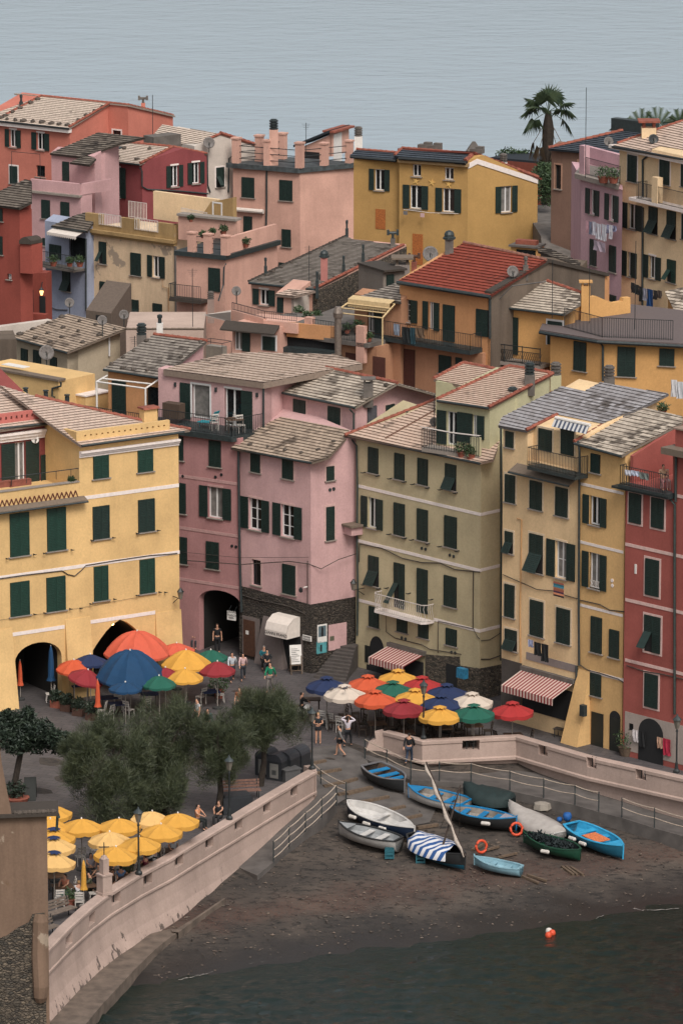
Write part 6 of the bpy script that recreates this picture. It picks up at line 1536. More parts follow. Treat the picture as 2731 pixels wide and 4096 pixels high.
S2=FL.perp(r2); m=MB(); uu=S2.uvp(r2)[0]; m.fbox(S2,uu,uu+4.5,-1,P2.e.z-.1,-.2,.02); B.part('white_wall',m,WHIT); B.done()
chimney(P.hit(b1(1225,195)),.42,1.45,'tall pink chimney with a dark round cap on the long grey roof',plaster('chim_rose',rgb(196,120,110,.85)),'round',GUT)
for p,w_,l_ in ((b1(757,150),.2,'thin dark flue at the left edge of the long grey roof'),(b1(1380,135),.2,'dark flue near the right verge of the long grey roof'),(b1(1536,45),.2,'small grey flue high on the long grey roof'),(a2(38,1215),.2,'tiny flue where the grey roof meets the mustard wall'),(b1(1168,262),.2,'slim dark flue at the front right corner of the long grey roof')):
 chimney(P.hit(p),w_,.55,l_,GUT,'pot',GUT)
chimney(P.hit(a2(405,1290)),.3,.5,'twin headed grey cowl at the top of the long grey roof',CONC,'tee',GUT)
# terraces in the middle
B=Bld('salmon_terrace','salmon parapet terrace with chairs below the masonry house','house',SALM); F=Fac(b1(865,625),292,b1(500,590)); l,r=F.hit(b1(492,700)),F.hit(b1(872,700)); z=F.uv(b1(740,520))[1]
F2=Fac(b1(740,585),293,b1(480,515)); c0_=F2.hit(b1(480,520)); c1_=F2.hit(b1(740,560)); B.body([l,r,r-F.n*3.5,l-F.n*3.5],-1,z-.3,[])
m=MB(); u0,u1=F2.uvp(c0_)[0],F2.uvp(c1_)[0]; zt2=F2.uv(b1(735,500))[1]; zt0=F2.uv(b1(735,580))[1]; m.fbox(F2,u0,u1,zt0,zt2,-.2,0); B.part('parapet',m,SALM)
F3=Fac(V((c1_.x,c1_.y,zt2)),0,b1(1310,560)); m=MB(); ux=F3.uvp(c1_)[0]; m.fbox(F3,ux,ux+2.3,zt0-.1,zt2-.1,-.2,-.0); B.part('parapet',m,SALM)
F4=Fac(b1(925,535),292.5,b1(1315,570)); m=MB(); ua,ub=F4.uv(b1(922,540))[0],F4.uv(b1(1320,575))[0]; zt4=F4.uv(b1(1100,548))[1]; m.fbox(F4,ua,ub,zt4-.85,zt4,-.25,0); B.part('parapet',m,ORNG); m=MB(); m.fbox(F4,ua,ub,zt4-.3,zt4-.2,-7,-.2); B.part('terrace',m,CONC)
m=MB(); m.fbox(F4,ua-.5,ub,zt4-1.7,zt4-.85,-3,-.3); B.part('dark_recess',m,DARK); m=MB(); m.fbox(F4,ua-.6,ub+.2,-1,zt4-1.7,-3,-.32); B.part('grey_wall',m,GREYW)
m=MB(); m.fbox(F4,ua-.3,ub,zt4-1.75,zt4-1.45,-.4,.25); B.part('rolled_awning',m,GUT); B.plate(F4.off(-.3),b1(948,725),b1(1060,765),DARK,0,.03,'window')
m=MB(); m.fbox(F2,u0-.2,u1+1,zt0-.25,zt0-.1,-5,.1); B.part('terrace',m,CONC); B.rail([F2.pt(u0,zt2,-.1),F2.pt(u1,zt2,-.1),F3.pt(ux+2.2,zt2,-.1)],.45,.15)
m=MB(); (ua_,va_),(ub_,vb_)=F.uv(b1(435,545)),F.uv(b1(870,620)); m.box8([F.pt(ua_,vb_-.0,.7),F.pt(ub_,vb_,.7),F.pt(ub_,vb_+.4,0),F.pt(ua_,vb_+.4,0),F.pt(ua_,vb_+.08,.7),F.pt(ub_,vb_+.08,.7),F.pt(ub_,vb_+.5,0),F.pt(ua_,vb_+.5,0)]); B.part('canopy',m,SLD)
B.win(F,b1(505,590),b1(636,765),'r',fr=.5,trim=WFRAME,sill=False,name='door',pane=CURT); B.win(F,b1(735,640),b1(836,760),'c',trim=WFRAME,sill=False,name='door'); B.done()
SALF,SALZ=F2,zt0-.1
m=MB(); h0,h1,h2=F2.pt(u0,zt2,.0),F2.pt(u0,zt2-.75,0),F2.pt(u0-2.1,zt2-.55,.6); m.poly([h0,h1,h2]); m.poly([h0+V((0,-.6,0)),h2,h1]); o=solo('cream_awning',m,CREAM,'triangular cream awning at the left end of the salmon terrace','awning'); o.modifiers.new('s','SOLIDIFY').thickness=.03
dish(atY(b1(525,370),297),.5,'satellite_dish','satellite dish on a mast above the salmon terrace chairs',h=.7)
# low pale pink walls and white terrace wall in front of the tan and blue houses
B=Bld('pale_rooftop_walls','pale pink rooftop parapets with stone rubble before the peeling house','outbuilding',plaster('pale_parapet',rgb(206,176,158,.85),stain=.25,seed=33)); F=Fac(b0(1015,590),306,b1(260,590)); l,r=F.hit(b0(1010,600)),F.hit(b1(262,620)); z=F.uv(b0(1300,588))[1]; B.body([l,r,r-F.n*6,l-F.n*6],-1,z,[])
F_=F.off(-5); m=MB(); m.fbox(F_,F_.uv(b0(1020,520))[0],F_.uv(b1(200,590))[0],z-.4,F_.uv(b0(1190,515))[1],-.3,0); B.part('parapet',m,B.wallm); B.ridge(F.pt(F.uvp(l)[0],z),F.pt(F.uvp(r)[0],z),SLB,.06,name='coping'); B.done()
chimney(atY(b0(1280,600),303),.38,.5,'small white pot chimney on the pale rooftop parapet',WHITEP,'pot',GUT)
B=Bld('white_terrace_wall','long white sloping terrace wall at the left edge above the cream roof','wall',WHIT); F=Fac(b0(400,512),318,b0(0,565)); l,r=F.hit(b0(-150,600)),F.hit(b0(420,540)); B.body([l,r,r-F.n*.5,l-F.n*.5],-1,F.uv(b0(200,540))[1],[])
F2=Fac(b0(0,668),306,b0(120,665)); l,r=F2.hit(b0(-150,700)),F2.hit(b0(135,700)); B.body([l,r,r-F2.n*3,l-F2.n*3],-1,F2.uv(b0(50,668))[1],[],mat=GREYW); B.done()
B=Bld('grey_awning_roof','folded brown canvas roof between the cream and peeling houses','awning',plain('brown_canvas',rgb(120,104,92,.6),.9)); F=Fac(b0(860,520),316,b0(640,490)); l,r=F.hit(b0(690,470)),F.hit(b0(890,520)); B.body([l,r,r+V((1.2,3,0)),l+V((1.2,3,0))],2,60,[Rf(F,b0(860,455),.45,0)]); B.plate(F,b0(770,470),b0(855,530),DARK,0,.03,'opening'); B.done()
# mustard house
F=Fac(a2(990,630),332,a2(95,568)); B=Bld('mustard_house','large mustard house with dark slate roof and starfish ornaments','house',MUST); l,m0,r=F.hit(a2(92,800)),F.hit(a2(456,800)),F.hit(a2(1003,900))
P=Rf(F,a2(985,625),.35,.35); F1=F.off(-.5); P1=Rf(F1,a2(440,603),.35,.35)
Sp=Fac(V((r.x,r.y,F.uv(a2(1003,1290))[1])),0,a2(1560,1245)); S=F.perp(r)
rr=S.hit(a2(1560,1000)); S=Sp if abs((Sp.hit(a2(1560,1000))-r).length-9)<7 else S; rr=S.hit(a2(1560,1000))
rd=P.hit(a2(1050,555)); pk=S.hit(a2(1562,748)); run=(pk-rd).dot(-F.n); tb_=(rd.z-pk.z)/run
back=Pl(rd,V((-F.n.x*tb_,-F.n.y*tb_,1))); dv=rr-r
B.body([m0,r,rr,m0+dv],-1,60,[P,back]); l1=F1.hit(a2(92,800)); m1=F1.pt(F1.uvp(m0)[0],0); rd1=P1.hit(a2(440,545)); back1=Pl(rd1,back.n); B.body([l1,m1,m1+dv,l1+dv],-1,60,[P1,back1])
B.roof(P,[a2(415,572),a2(985,628),a2(1055,552),a2(480,508)],SLN); B.roof(P1,[a2(62,565),a2(430,605),a2(455,545),a2(115,518)],SLN)
w2=P.hit(a2(480,508)); k=V((pk.x,pk.y,back.z(pk.x,pk.y))); B.ridge(w2,rd); B.ridge(rd,k+V((0,0,.05)),r=.16); B.back(back,[rd,w2,w2+(k-rd),k],PAN,F.u,.3); B.ridge(P1.hit(a2(115,518)),rd1)
B.ridge(P.hit(a2(985,612)),rd,r=.16); B.ridge(P.hit(a2(420,565)),w2,r=.1)
u0=S.uvp(r)[0]; m=MB(); zc=F.uv(a2(1003,640))[1]; ur_,zr_=S.uvp(rd)[0],rd.z-.22; ue_,ze_=S.uvp(pk)[0],pk.z-.0
m.fprism(S,[(u0,zc-.25),(ur_,zr_-.35),(ue_,ze_-.35),(ue_,ze_),(ur_,zr_),(u0,zc+.1)],-.1,.06); B.part('verge_board',m,TRIM)
m=MB(); m.fbox(F,F.uvp(m0)[0],F.uvp(r)[0]+.1,zc-.1,zc+.12,-.1,.32); B.part('eaves',m,plain('eave_mustard',rgb(170,140,100,.8),.8)); B.gutter([F.off(.44).hit(a2(450,588)),F.off(.44).hit(a2(985,622))],IRON,.1); B.gutter([F1.off(.44).hit(a2(65,575)),F1.off(.44).hit(a2(430,608))],IRON,.1)
B.win(F1,a2(217,668),a2(381,850),'o',fr=.26); B.win(F,a2(488,795),a2(688,998),'o',fr=.27); B.win(F,a2(748,820),a2(952,1024),'o',fr=.27); B.win(S,a2(1224,815),a2(1397,1012),'o',fr=.26,pane=CURT)
B.win(F,a2(562,633),a2(630,735),'g'); B.win(F,a2(818,658),a2(890,762),'g')
B.plate(F1,a2(268,990),a2(346,1155),OSB,.01,.03,'boarded_window'); B.plate(F,a2(563,1188),a2(645,1440),OSB,.01,.03,'boarded_door')
for x,y in ((590,768),(718,780),(852,793)):
 h=F.uv(a2(x,y)); m=MB(); m.fprism(F,[(h[0]+(.26 if k%2==0 else .09)*math.sin(k*math.pi/5+.2),h[1]+(.26 if k%2==0 else .09)*math.cos(k*math.pi/5+.2)) for k in range(10)][::-1],-.01,.05); B.part('starfish_ornament',m,plain('star_plaster',rgb(214,172,100,.9),.8))
m=MB(); G_=F.off(.5); m.tube([G_.hit(a2(490,995)),G_.hit(a2(700,1022)),G_.hit(a2(930,1030))],.02,4); B.part('washing_line',m,WIRON); B.done()
MF_,MP,MBK,MS=F,P,back,S
for p,q,l_,c in ((a2(512,998),a2(545,1030),'small grey cloths on the mustard house line',rgb(120,116,116,.7)),(a2(648,1015),a2(680,1050),'pale pink cloth on the mustard house line',rgb(206,170,170,.8))):
 m=MB(); (u0,v1),(u1,v0)=F.uv(p),F.uv(q); m.fbox(F,u0,u1,v0,v1,.48,.5); solo('hanging_cloth',m,plain('cl'+l_[:8],c,.9),l_,'laundry')
chimney(w2+(rd1-w2)*0-F.n*3-F.u*4.6-V((0,0,.6)),.55,.75,'grey ringed chimney on the left end of the mustard roof',WHITEP,'rings',CONC)
chimney(rd+(k-rd)*.55-F.u*.4+V((0,0,-.2)),.5,.55,'ringed chimney on the right rear slope of the mustard roof',WHITEP,'rings',CONC)
h=w2+(rd-w2)*.80-F.n*2.5-V((0,0,.3)); m=MB(); m.box8([h+V((a,b,c_*0)) for a,b,c_ in ((-.55,-.5,0),(.55,-.5,0),(.55,.5,0),(-.55,.5,0))]+[h+V((a*.1,b*.1,.75)) for a,b in ((-1,-1),(1,-1),(1,1),(-1,1))]); solo('roof_lantern',m,CONC,'grey pyramid cowl above the mustard ridge','roof cowl')
for k_,(s_,l_) in enumerate(((.22,'flat stone slab lying left on the mustard ridge'),(.36,'grey slate pile on the middle of the mustard ridge'),(.95,'rubble of tiles at the right end of the mustard ridge'))):
 h=w2+(rd-w2)*s_-F.n*1.2-V((0,0,.1)); m=MB(); m.box(h+V((0,0,.15)),.9,.5,.3,F.u,-F.n); m.box(h+V((.2,0,.38)),.5,.4,.16,F.u,-F.n); solo('roof_rubble',m,CONC,l_,'rubble')
 # small grey roof and shed between masonry and red-roof houses, cream pergola
F=Fac(b2(420,372),291,b2(150,335)); P=Rf(F,b2(415,362),.3,.25); B=Bld('pergola_cottage','small cottage with grey roof behind the cream awning frame','house',APRI); l,r=F.hit(b2(100,450)),F.hit(b2(470,450)); B.rbody(F,l,r,P,[b2(140,325),b2(470,372),b2(470,215),b2(430,218)])
B.roof(P,[b2(140,325),b2(470,372),b2(470,215),b2(430,218)],SLGY); B.win(F,b2(202,405),b2(320,622),'r',fr=.5,sill=False,name='door',pane=CURT)
z=F.uv(b2(250,640))[1]; u0,u1=F.uv(b2(-60,600))[0],F.uv(b2(300,650))[0]
m=MB(); m.fbox(F,u0,u1+.8,z-.25,z,-.3,2.2); B.part('terrace',m,CONC); B.rail([F.pt(u0,z,2.1),F.pt(u1-.1,z,2.1)],1.0,.12); m=MB(); m.fbox(F,u1-.1,u1+.5,z-1.2,z+1.0,1.9,2.2); B.part('pier',m,SALM); m=MB(); m.fbox(F,u0-.5,u0,z-.2,z+1.1,1.9,2.3); B.part('pier',m,SALM)
m=MB(); m.fbox(F,u0,u1+1.0,-1,z-.25,-.3,1.6); B.part('lower_wall',m,APRI)
B.plate(F.off(1.6),b2(30,770),b2(150,850),plain('brown_shutter',rgb(90,50,40,.7),.8),0,.04,'shutter'); B.plate(F.off(1.6),b2(248,800),b2(346,990),plain('brown_shutter',rgb(90,50,40,.7),.8),0,.04,'shutter'); B.done()
t=thing('awning_frame','cream metal awning frame with a rolled striped cloth by the red roof house','awning',tuple(F.pt(u0,z,1))); CRM=plain('cream_metal',rgb(214,186,140,.8),.6); m=MB(); FO=F.off(1.9)
bl,br=F.off(.3).hit(b2(88,345)),F.off(.3).hit(b2(420,385)); fl,fr_=FO.hit(b2(-60,450)),FO.hit(b2(322,495))
for k_ in range(4):a_,b_=bl+(fl-bl)*k_/3,br+(fr_-br)*k_/3; m.tube([a_,b_],.045,5)
m.tube([bl,fl],.05,5); m.tube([br,fr_],.05,5); m.tube([fr_,V((fr_.x,fr_.y,z))],.05,5); obj('frame',m,CRM,t)
m=MB();
for k_ in range(24):
 a_=bl+(br-bl)*k_/24; b_=bl+(br-bl)*(k_+1)/24; dn=V((0,0,-.42)); o_=F.n*.5; m.poly([a_+V((0,0,.25)),a_+o_+V((0,0,.1)),b_+o_+V((0,0,.1)),b_+V((0,0,.25))]); m.poly([a_+o_+V((0,0,.1)),a_+o_*1.05+dn*.7,(a_+b_)/2+o_*1.05+dn,b_+o_*1.05+dn*.7,b_+o_+V((0,0,.1))])
o=obj('cloth',m,CRM,t); o.modifiers.new('s','SOLIDIFY').thickness=.02
B=Bld('grey_shed','little grey rendered shed with a dark door by the masonry wall','shed',plaster('shed_grey',rgb(150,136,124,.75),stain=.4)); F=Fac(b2(330,140),300,b2(430,130)); l,r=F.hit(b2(328,200)),F.hit(b2(500,200)); B.body([l,r,r-F.n*3,l-F.n*3],-1,F.uv(b2(380,120))[1],[]); m=MB(); m.fbox(F,F.uvp(l)[0]-.1,F.uvp(r)[0],F.uv(b2(380,120))[1],F.uv(b2(380,120))[1]+.12,-3,.3); B.part('roof',m,SLD); B.win(F,b2(352,150),b2(412,238),'c',sill=False,name='door'); B.done()
chimney(F.off(-1).hit(b2(480,120)),.9,.45,'low pinkish chimney with flat cap beside the grey shed',plaster('chim_grey',rgb(160,146,138,.8)),'slab',SLB)
chimney(atY(b2(575,110),306),.35,.5,'rusty twin headed cowl in front of the boarded door',RIDGE,'tee',WOOD2)
m=MB(); h=atY(b1(1335,790),287); m.tube([h,h+V((0,0,2.3))],.2,10); m.tube([h+V((0,0,2.2)),h+V((0,0,2.5)),h+V((0,0,2.85))],[.25,.3,.17],10); t=solo('metal_flue',m,plain('zinc',rgb(140,126,116,.7),.5,.4,var=.3),'tall zinc kitchen flue left of the awning frame','flue')
# red pantile roof house
F=Fac(b2(1182,335),287,b2(445,222)); P=Rf(F,b2(1180,318),0,.35,verge=b3(470,35)); B=Bld('red_roof_house','orange house with bright red pantile roof and long dark balcony','house',ORNG); l,r=F.hit(b2(460,400)),F.hit(b2(1186,450)); D=dep(P,b3(470,35)); S=F.perp(r)
rd=P.hit(b3(470,35)); back=Pl(rd,V((-F.n.x*.28,-F.n.y*.28,1))); B.body([l,r,r-F.n*(D+6),l-F.n*(D+6)],-1,60,[P,back])
B.roof(P,[b2(445,200),b2(1182,318),b3(470,35),b3(455,25),a3(0,1312),a2(970,1265),a2(620,1475)],PAN,.36); u0=S.uvp(r)[0]; m=MB(); zz=lambda u:min(P.z(*(S.pt(u,0).xy)),back.z(*(S.pt(u,0).xy)))+.02
m.fprism(S,[(u0,3),(u0+D+5.5,3),(u0+D+5.5,zz(u0+D+5.5)),(u0+D,zz(u0+D)),(u0,zz(u0))],-.2,.05); B.part('gable_wall',m,GREYW); m=MB(); m.fprism(S,[(u0-.2,zz(u0)-.1),(u0+D,zz(u0+D)-.1),(u0+D+5.7,zz(u0+D+5.7)-.1),(u0+D+5.7,zz(u0+D+5.7)+.1),(u0+D,zz(u0+D)+.12),(u0-.2,zz(u0)+.1)],-.3,.2); B.part('verge_coping',m,SLD)
B.ridge(P.hit(a2(970,1265)),rd,plain('ridge_grey',rgb(150,104,88,.7),.9,var=.4,scale=3)); B.gutter([F.off(.45).hit(b2(440,212)),F.off(.45).hit(b2(1180,328))],GUT,.12)
B.win(F,b2(420,330),b2(603,540),'o',fr=.3,bars=4); B.win(F,b2(648,357),b2(778,600),'o',fr=.34,sill=False,name='door'); B.win(F,b2(808,385),b2(901,690),'c',sill=False,name='door'); B.win(F,b2(1073,420),b2(1168,650),'c',sill=False,name='door')
z=F.off(1).uv(b2(1085,765))[1]; u0,u1=F.uv(b2(330,640))[0],F.uv(b2(1120,780))[0]; m=MB(); m.fbox(F,u0,u1,z-.25,z+.02,-.1,1.15); B.part('balcony',m,GUT); B.rail([F.pt(u0,z+.02,.1),F.pt(u0,z+.02,1.1),F.pt(u1,z+.02,1.1),F.pt(u1,z+.02,.1)],.95,.13)
FL=F.off(.3); m=MB(); m.fbox(FL,FL.uv(b2(330,800))[0],FL.uv(b2(1120,900))[0],-1,z-.25,-.4,0); B.part('lower_wall',m,APRI); bs=plain('brown_shutter',rgb(90,50,40,.7),.8); B.win(FL,b2(497,740),b2(582,1050),'c',sh=bs,sill=False,name='door'); B.win(FL,b2(775,788),b2(872,950),'c'); B.win(FL,b2(910,808),b2(1040,900),'l',fr=.4); B.pipe(F,[b2(1180,345),b2(1180,660)],GUT,.08); B.done()
RRF,RRZ=F,z
chimney(P.hit(a2(855,1345)),.5,.85,'square grey chimney with dark hood on the red pantile ridge',CONC,'round',GUT)
dish(P.hit(b3(205,190)),.6,'satellite_dish','pale satellite dish on the right verge of the red pantile roof',h=.5); dish(atY(a2(705,1390),303),.85,'satellite_dish','square mesh satellite dish before the mustard wall',h=.3)
chimney(P.hit(b3(308,115)),.3,.3,'small pot vent near the right verge of the red pantile roof',CONC,'pot',CONC)
# yellow house with lattice balcony
F=Fac(b3(605,478),286.6,b3(80,415)); P=Rf(F,b3(605,465),0,.3,verge=b3(745,385)); B=Bld('lattice_balcony_house','yellow house with mossy slate roof and a lattice balcony','house',AMBR); l,r=F.hit(b3(55,500)),F.hit(b3(612,550)); P=Rf(F,b3(605,465),.36,.3)
rp=[b3(55,400),b3(610,468),b3(745,385),b3(740,298),b3(480,205),b3(290,295)]; B.rbody(F,l,r,P,rp); B.roof(P,rp,SLM); B.ridge(P.hit(b3(480,205)),P.hit(b3(745,295))); B.gutter([F.off(.38).hit(b3(95,410)),F.off(.38).hit(b3(605,472))]); B.ridge(P.hit(b3(60,390)),P.hit(b3(480,205)),SLP2,.08)
B.win(F,b3(60,470),b3(250,790),'r',fr=.5,trim=WFRAME,sill=False,name='door'); B.win(F,b3(485,515),b3(600,720),'c',trim=WFRAME,sill=False,name='door'); z=F.off(1).uv(b3(300,860))[1]; u0,u1=F.uv(b3(-60,820))[0],F.uv(b3(505,880))[0]
m=MB(); m.fbox(F,u0,u1,z-.2,z,-.1,1.2); B.part('balcony',m,SILL); m=MB(); m.fbox(F,u0,u1,-1,z-.3,-.3,.25); B.part('lower_wall',m,APRI)
m=MB(); q=0
for hh in (.06,1.0):m.bar(F.pt(u0,z+hh,1.15),F.pt(u1,z+hh,1.15),.05)
n_=34
for k_ in range(n_):
 xa,xb=u0+(u1-u0)*k_/n_,u0+(u1-u0)*(k_+1)/n_
 m.bar(F.pt(xa,z+.06,1.15),F.pt(xb+.12,z+.72,1.15),.018); m.bar(F.pt(xb+.12,z+.06,1.15),F.pt(xa,z+.72,1.15),.018)
m.bar(F.pt(u0,z+.72,1.15),F.pt(u1,z+.72,1.15),.03)
for k_ in range(5):m.bar(F.pt(u0+(u1-u0)*k_/4,z,1.15),F.pt(u0+(u1-u0)*k_/4,z+1.05,1.15),.05)
B.part('lattice_railing',m,IRON); B.done()
m=MB(); FO=F.off(1.3)
for pp in ([b3(470,205),b3(200,240),b3(60,380),b3(20,520),b3(10,640)],[b3(0,430),b3(10,560),b3(-20,680),b3(20,700)],[b3(-40,500),b3(0,560),b3(20,500),b3(-5,620)]):m.tube([FO.hit(p) for p in pp],.035,4)
solo('cable_tangle',m,plain('grey_cable',rgb(130,126,122,.6),.7),'tangle of pale grey cables at the corner of the red pantile house','cables')
# amber terrace house on the right
F=Fac(b3(900,672),283,b3(480,602)); B=Bld('amber_terrace_house','amber house with a railed roof terrace at the right','house',AMBR); l,c=F.hit(b3(505,700)),F.hit(b3(912,700)); z=F.uv(b3(890,668))[1]; F2=Fac(V((c.x,c.y,z)),0,b3(1568,705)); r=F2.hit(b3(1900,750)); bk=V((.6,9,0)); B.body([l,c,r,r+bk,c+bk*1.3,l+bk*.6],-1,z,[])
m=MB(); q=[l+F.n*.5-F.u*.4,c+(F.n+F2.n)*.25,r+F2.n*.5,r+bk,c+bk*1.3,l+bk*.6-F.u*.4]; m.vprism(q,z,z+.14); B.part('terrace',m,plain('terrace_grey',rgb(120,106,104,.6),.9,var=.1)); m=MB(); m.tube([V((p.x,p.y,z-.03)) for p in q[:3]],.11,6); B.part('gutter',m,GUT)
rp=[V((p.x,p.y,z+.14)) for p in (l+F.u*.2-F.n*1.0,c-F.n*.1,F2.pt(F2.uv(b3(1475,640))[0],0,-.3))]; B.rail(rp,1.15,.13); k_=F2.pt(F2.uv(b3(1430,590))[0],z+.14,-2.0)
for p,q_ in ((b3(695,677),b3(792,927)),):B.win(F,p,q_,'c')
for p,q_ in ((b3(1042,723),b3(1184,968)),(b3(1377,738),b3(1496,882))):B.win(F2,p,q_,'c')
B.pipe(F,[b3(890,670),b3(900,690),b3(925,720),b3(925,1000)],GUT,.07); B.done(); AMF,AMF2,AMZ=F,F2,z
B=Bld('amber_rooftop_wall','curved amber parapet wall and chimney on the terrace behind the railing','wall',AMBR); F=Fac(b3(640,520),288,b3(1140,455)); (u0,_),(u1,_)=F.uv(b3(640,500)),F.uv(b3(1145,440)); B.place(F.hit(b3(800,500))); m=MB()
m.fprism(F,[F.uv(b3(640,530)),F.uv(b3(1145,455)),F.uv(b3(1145,330)),F.uv(b3(1090,335)),F.uv(b3(1085,362)),F.uv(b3(1010,375)),F.uv(b3(940,350)),F.uv(b3(870,320)),F.uv(b3(830,335)),F.uv(b3(640,450))],-.35,0); B.part('wall',m,AMBR); B.done()
chimney(F.off(.3).hit(b3(785,470)),.52,1.75,'big amber chimney at the end of the curved parapet',AMBR,'slab',AMBR)
for k_,(p,l_) in enumerate(((b3(548,985),'ringed chimney left beside the pale olive wall'),(b3(975,1010),'ringed chimney standing before the amber drainpipe'))):chimney(atY(p,277),.6,.25,l_,OLIVL if not k_ else CONC,'rings',CONC)
B=Bld('pier_house','amber house corner with mossy slate roof at the right edge','house',AMBR); F=Fac(b3(1535,525),292,b3(1600,535)); P=Rf(F,b3(1540,515),.55,.1); l,r=F.hit(b3(1420,560)),F.hit(b3(1800,560)); B.rbody(F,l,r,P,[b3(1535,520),b3(1800,540),b3(1800,250),b3(1568,252),b3(1420,285)]); B.roof(P,[b3(1535,520),b3(1800,540),b3(1800,250),b3(1568,252),b3(1420,285)],SLM); B.done()
# tall pale yellow house, lilac house, brown house at top right
F=Fac(a3(1245,985),308,a3(1075,945)); B=Bld('pale_yellow_house','tall pale yellow house with balconies and slate roof at top right','house',PALY); l,r=F.hit(a3(1055,800)),F.hit(a3(1900,800)); P=Rf(F,a3(1270,540),.34,.5); B.rbody(F,l,r,P,[a3(1005,485),a3(1270,530),a3(1380,490),a3(1568,520),a3(1900,580),a3(1900,230),a3(1568,290),a3(1270,390)])
B.roof(P,[a3(1005,485),a3(1270,530),a3(1380,490),a3(1568,520),a3(1900,580),a3(1900,230),a3(1568,290),a3(1270,390)],SLP2); m=MB(); v=F.uv(a3(1270,552))[1]; m.fbox(F,F.uvp(l)[0]-.5,F.uvp(r)[0],v-.0,v+.2,-.1,.5); B.part('eaves',m,TRIM); B.ridge(P.hit(a3(1040,472)),P.hit(a3(1245,400))); B.ridge(P.hit(a3(1330,370)),P.hit(a3(1560,292)))
B.gutter([F.off(.6).hit(a3(1000,495)),F.off(.6).hit(a3(1270,540)),F.off(.6).hit(a3(1800,640))],IRON,.08)
for p,q,st in ((a3(1127,553),a3(1197,783),'c'),(a3(1383,572),a3(1459,805),'c'),(a3(1555,598),a3(1640,830),'c'),(a3(1295,968),a3(1362,1200),'t'),(a3(1440,1000),a3(1508,1240),'t'),(a3(1442,1390),a3(1508,1590),'b'),(a3(1560,1030),a3(1640,1250),'c')):B.win(F,p,q,st,trim=TRIM if st=='c' else None,sh=SHUTG if st=='b' else None)
B.win(F,a3(1078,932),a3(1240,1175),'o',fr=.3); B.win(F,a3(1080,1320),a3(1197,1550),'o',fr=.35); B.win(F,a3(1252,1350),a3(1390,1568),'o',fr=.3,trim=TRIM)
z=F.off(.8).uv(a3(1400,955))[1]; u0,u1=F.uv(a3(1225,925))[0],F.uv(a3(1900,1000))[0]; m=MB(); m.fbox(F,u0,u1,z-.2,z,-.1,.9); B.part('balcony',m,TRIM); B.rail([F.pt(u0+.8,z,.1),F.pt(u0+.8,z,.85),F.pt(u1,z,.85)],1.05,.12)
m=MB(); ux=F.uv(a3(1432,900))[0]; m.fbox(F,ux-.3,ux+.3,z,z+1.6,.5,.9); B.part('pier',m,PALY); B.pipe(F,[a3(1290,560),a3(1243,600),a3(1243,900)],GUT,.07); B.pipe(F,[a3(1243,980),a3(1240,1568),b3(1240,480)],GUT,.07)
B.win(F,b3(1297,400),b3(1362,510),'d',sill=False,name='door'); B.done(); PYF=F
t_=chimney(P.hit(a3(1290,400)),.9,.5,'terracotta pot chimney with gabled cap on the pale yellow roof',PALY,'slab',RIDGE); dish(P.hit(a3(1330,470)),.55,'satellite_dish','dark satellite dish on the eaves of the pale yellow house',IRON,h=.3); dish(atY(a3(972,500),318),.55,'satellite_dish','grey satellite dish behind the lilac house roof terrace',h=.4)
F=Fac(a3(1075,850),308,a3(690,745)); B=Bld('lilac_house','lilac pink house with a flowery roof terrace and washing line','house',LAVP); l,r=F.hit(a3(750,1000)),F.hit(a3(1080,1000)); z=F.uv(a3(1070,835))[1]; B.body([l,r,r+V((.5,9,0)),l+V((-.3,7,0))],-1,z,[]); m=MB(); m.vprism([l+F.n*.3-F.u*.35,r+F.n*.3,r+V((.3,6,0)),l+V((.2,4,0))],z,z+.3); B.part('terrace_edge',m,SILL)
rp=[F.pt(F.uv(a3(775,750))[0],z+.3,-.1),F.pt(F.uv(a3(1050,830))[0],z+.3,-.1)]; B.rail(rp,1.1,.13); m=MB(); (u0,_),(u1,_)=F.uv(a3(735,700)),F.uv(a3(775,700)); m.fbox(F,u0,u1,z+.3,z+2.1,-.4,0); B.part('pier',m,LAVP); m=MB(); FB=F.off(-3.5); m.fbox(FB,FB.uv(a3(770,650))[0],FB.uv(a3(1060,700))[0],z,z+1.1,-.3,0); B.part('back_wall',m,LAVP)
for p,q,st in ((a3(792,820),a3(897,1052),'o'),(a3(945,862),a3(1052,1102),'o'),(a3(825,1228),a3(874,1452),'c'),(a3(980,1278),a3(1030,1505),'c'),(b3(982,305),b3(1032,375),'c')):B.win(F,p,q,st,fr=.31)
B.done(); LIF,LIZ=F,z+.3
F=Fac(a3(750,560),326,a3(512,530)); B=Bld('brown_house','plain brown rendered house with a dark slate roof near the palm','house',BRWN); l,r=F.hit(a3(512,800)),F.hit(a3(1100,800)); P=Rf(F,a3(750,535),.3,.3); B.rbody(F,l,r,P,[a3(490,512),a3(1055,560),a3(1270,400),a3(1250,375),a3(1095,362)]); B.roof(P,[a3(490,512),a3(1055,560),a3(1270,400),a3(1250,375),a3(1095,362)],SLN); B.ridge(P.hit(a3(490,508)),P.hit(a3(1095,365)),r=.13)
m=MB(); h=P.hit(a3(1180,365)); m.box(h+V((0,0,.3)),3.5,.6,.8,F.u,-F.n); B.part('roof_upstand',m,GUT); tbn=plain('tan_trim',rgb(180,138,116,.8),.9)
for p,q in ((a3(722,595),a3(752,858)),(a3(724,975),a3(752,1255))):B.plate(F,p,q,tbn,0,.05,'window_surround')
B.win(F,a3(545,635),a3(590,835),'d',trim=tbn); B.done(); BRF=F
g0=F.hit(a3(520,1232)); zl=g0.z
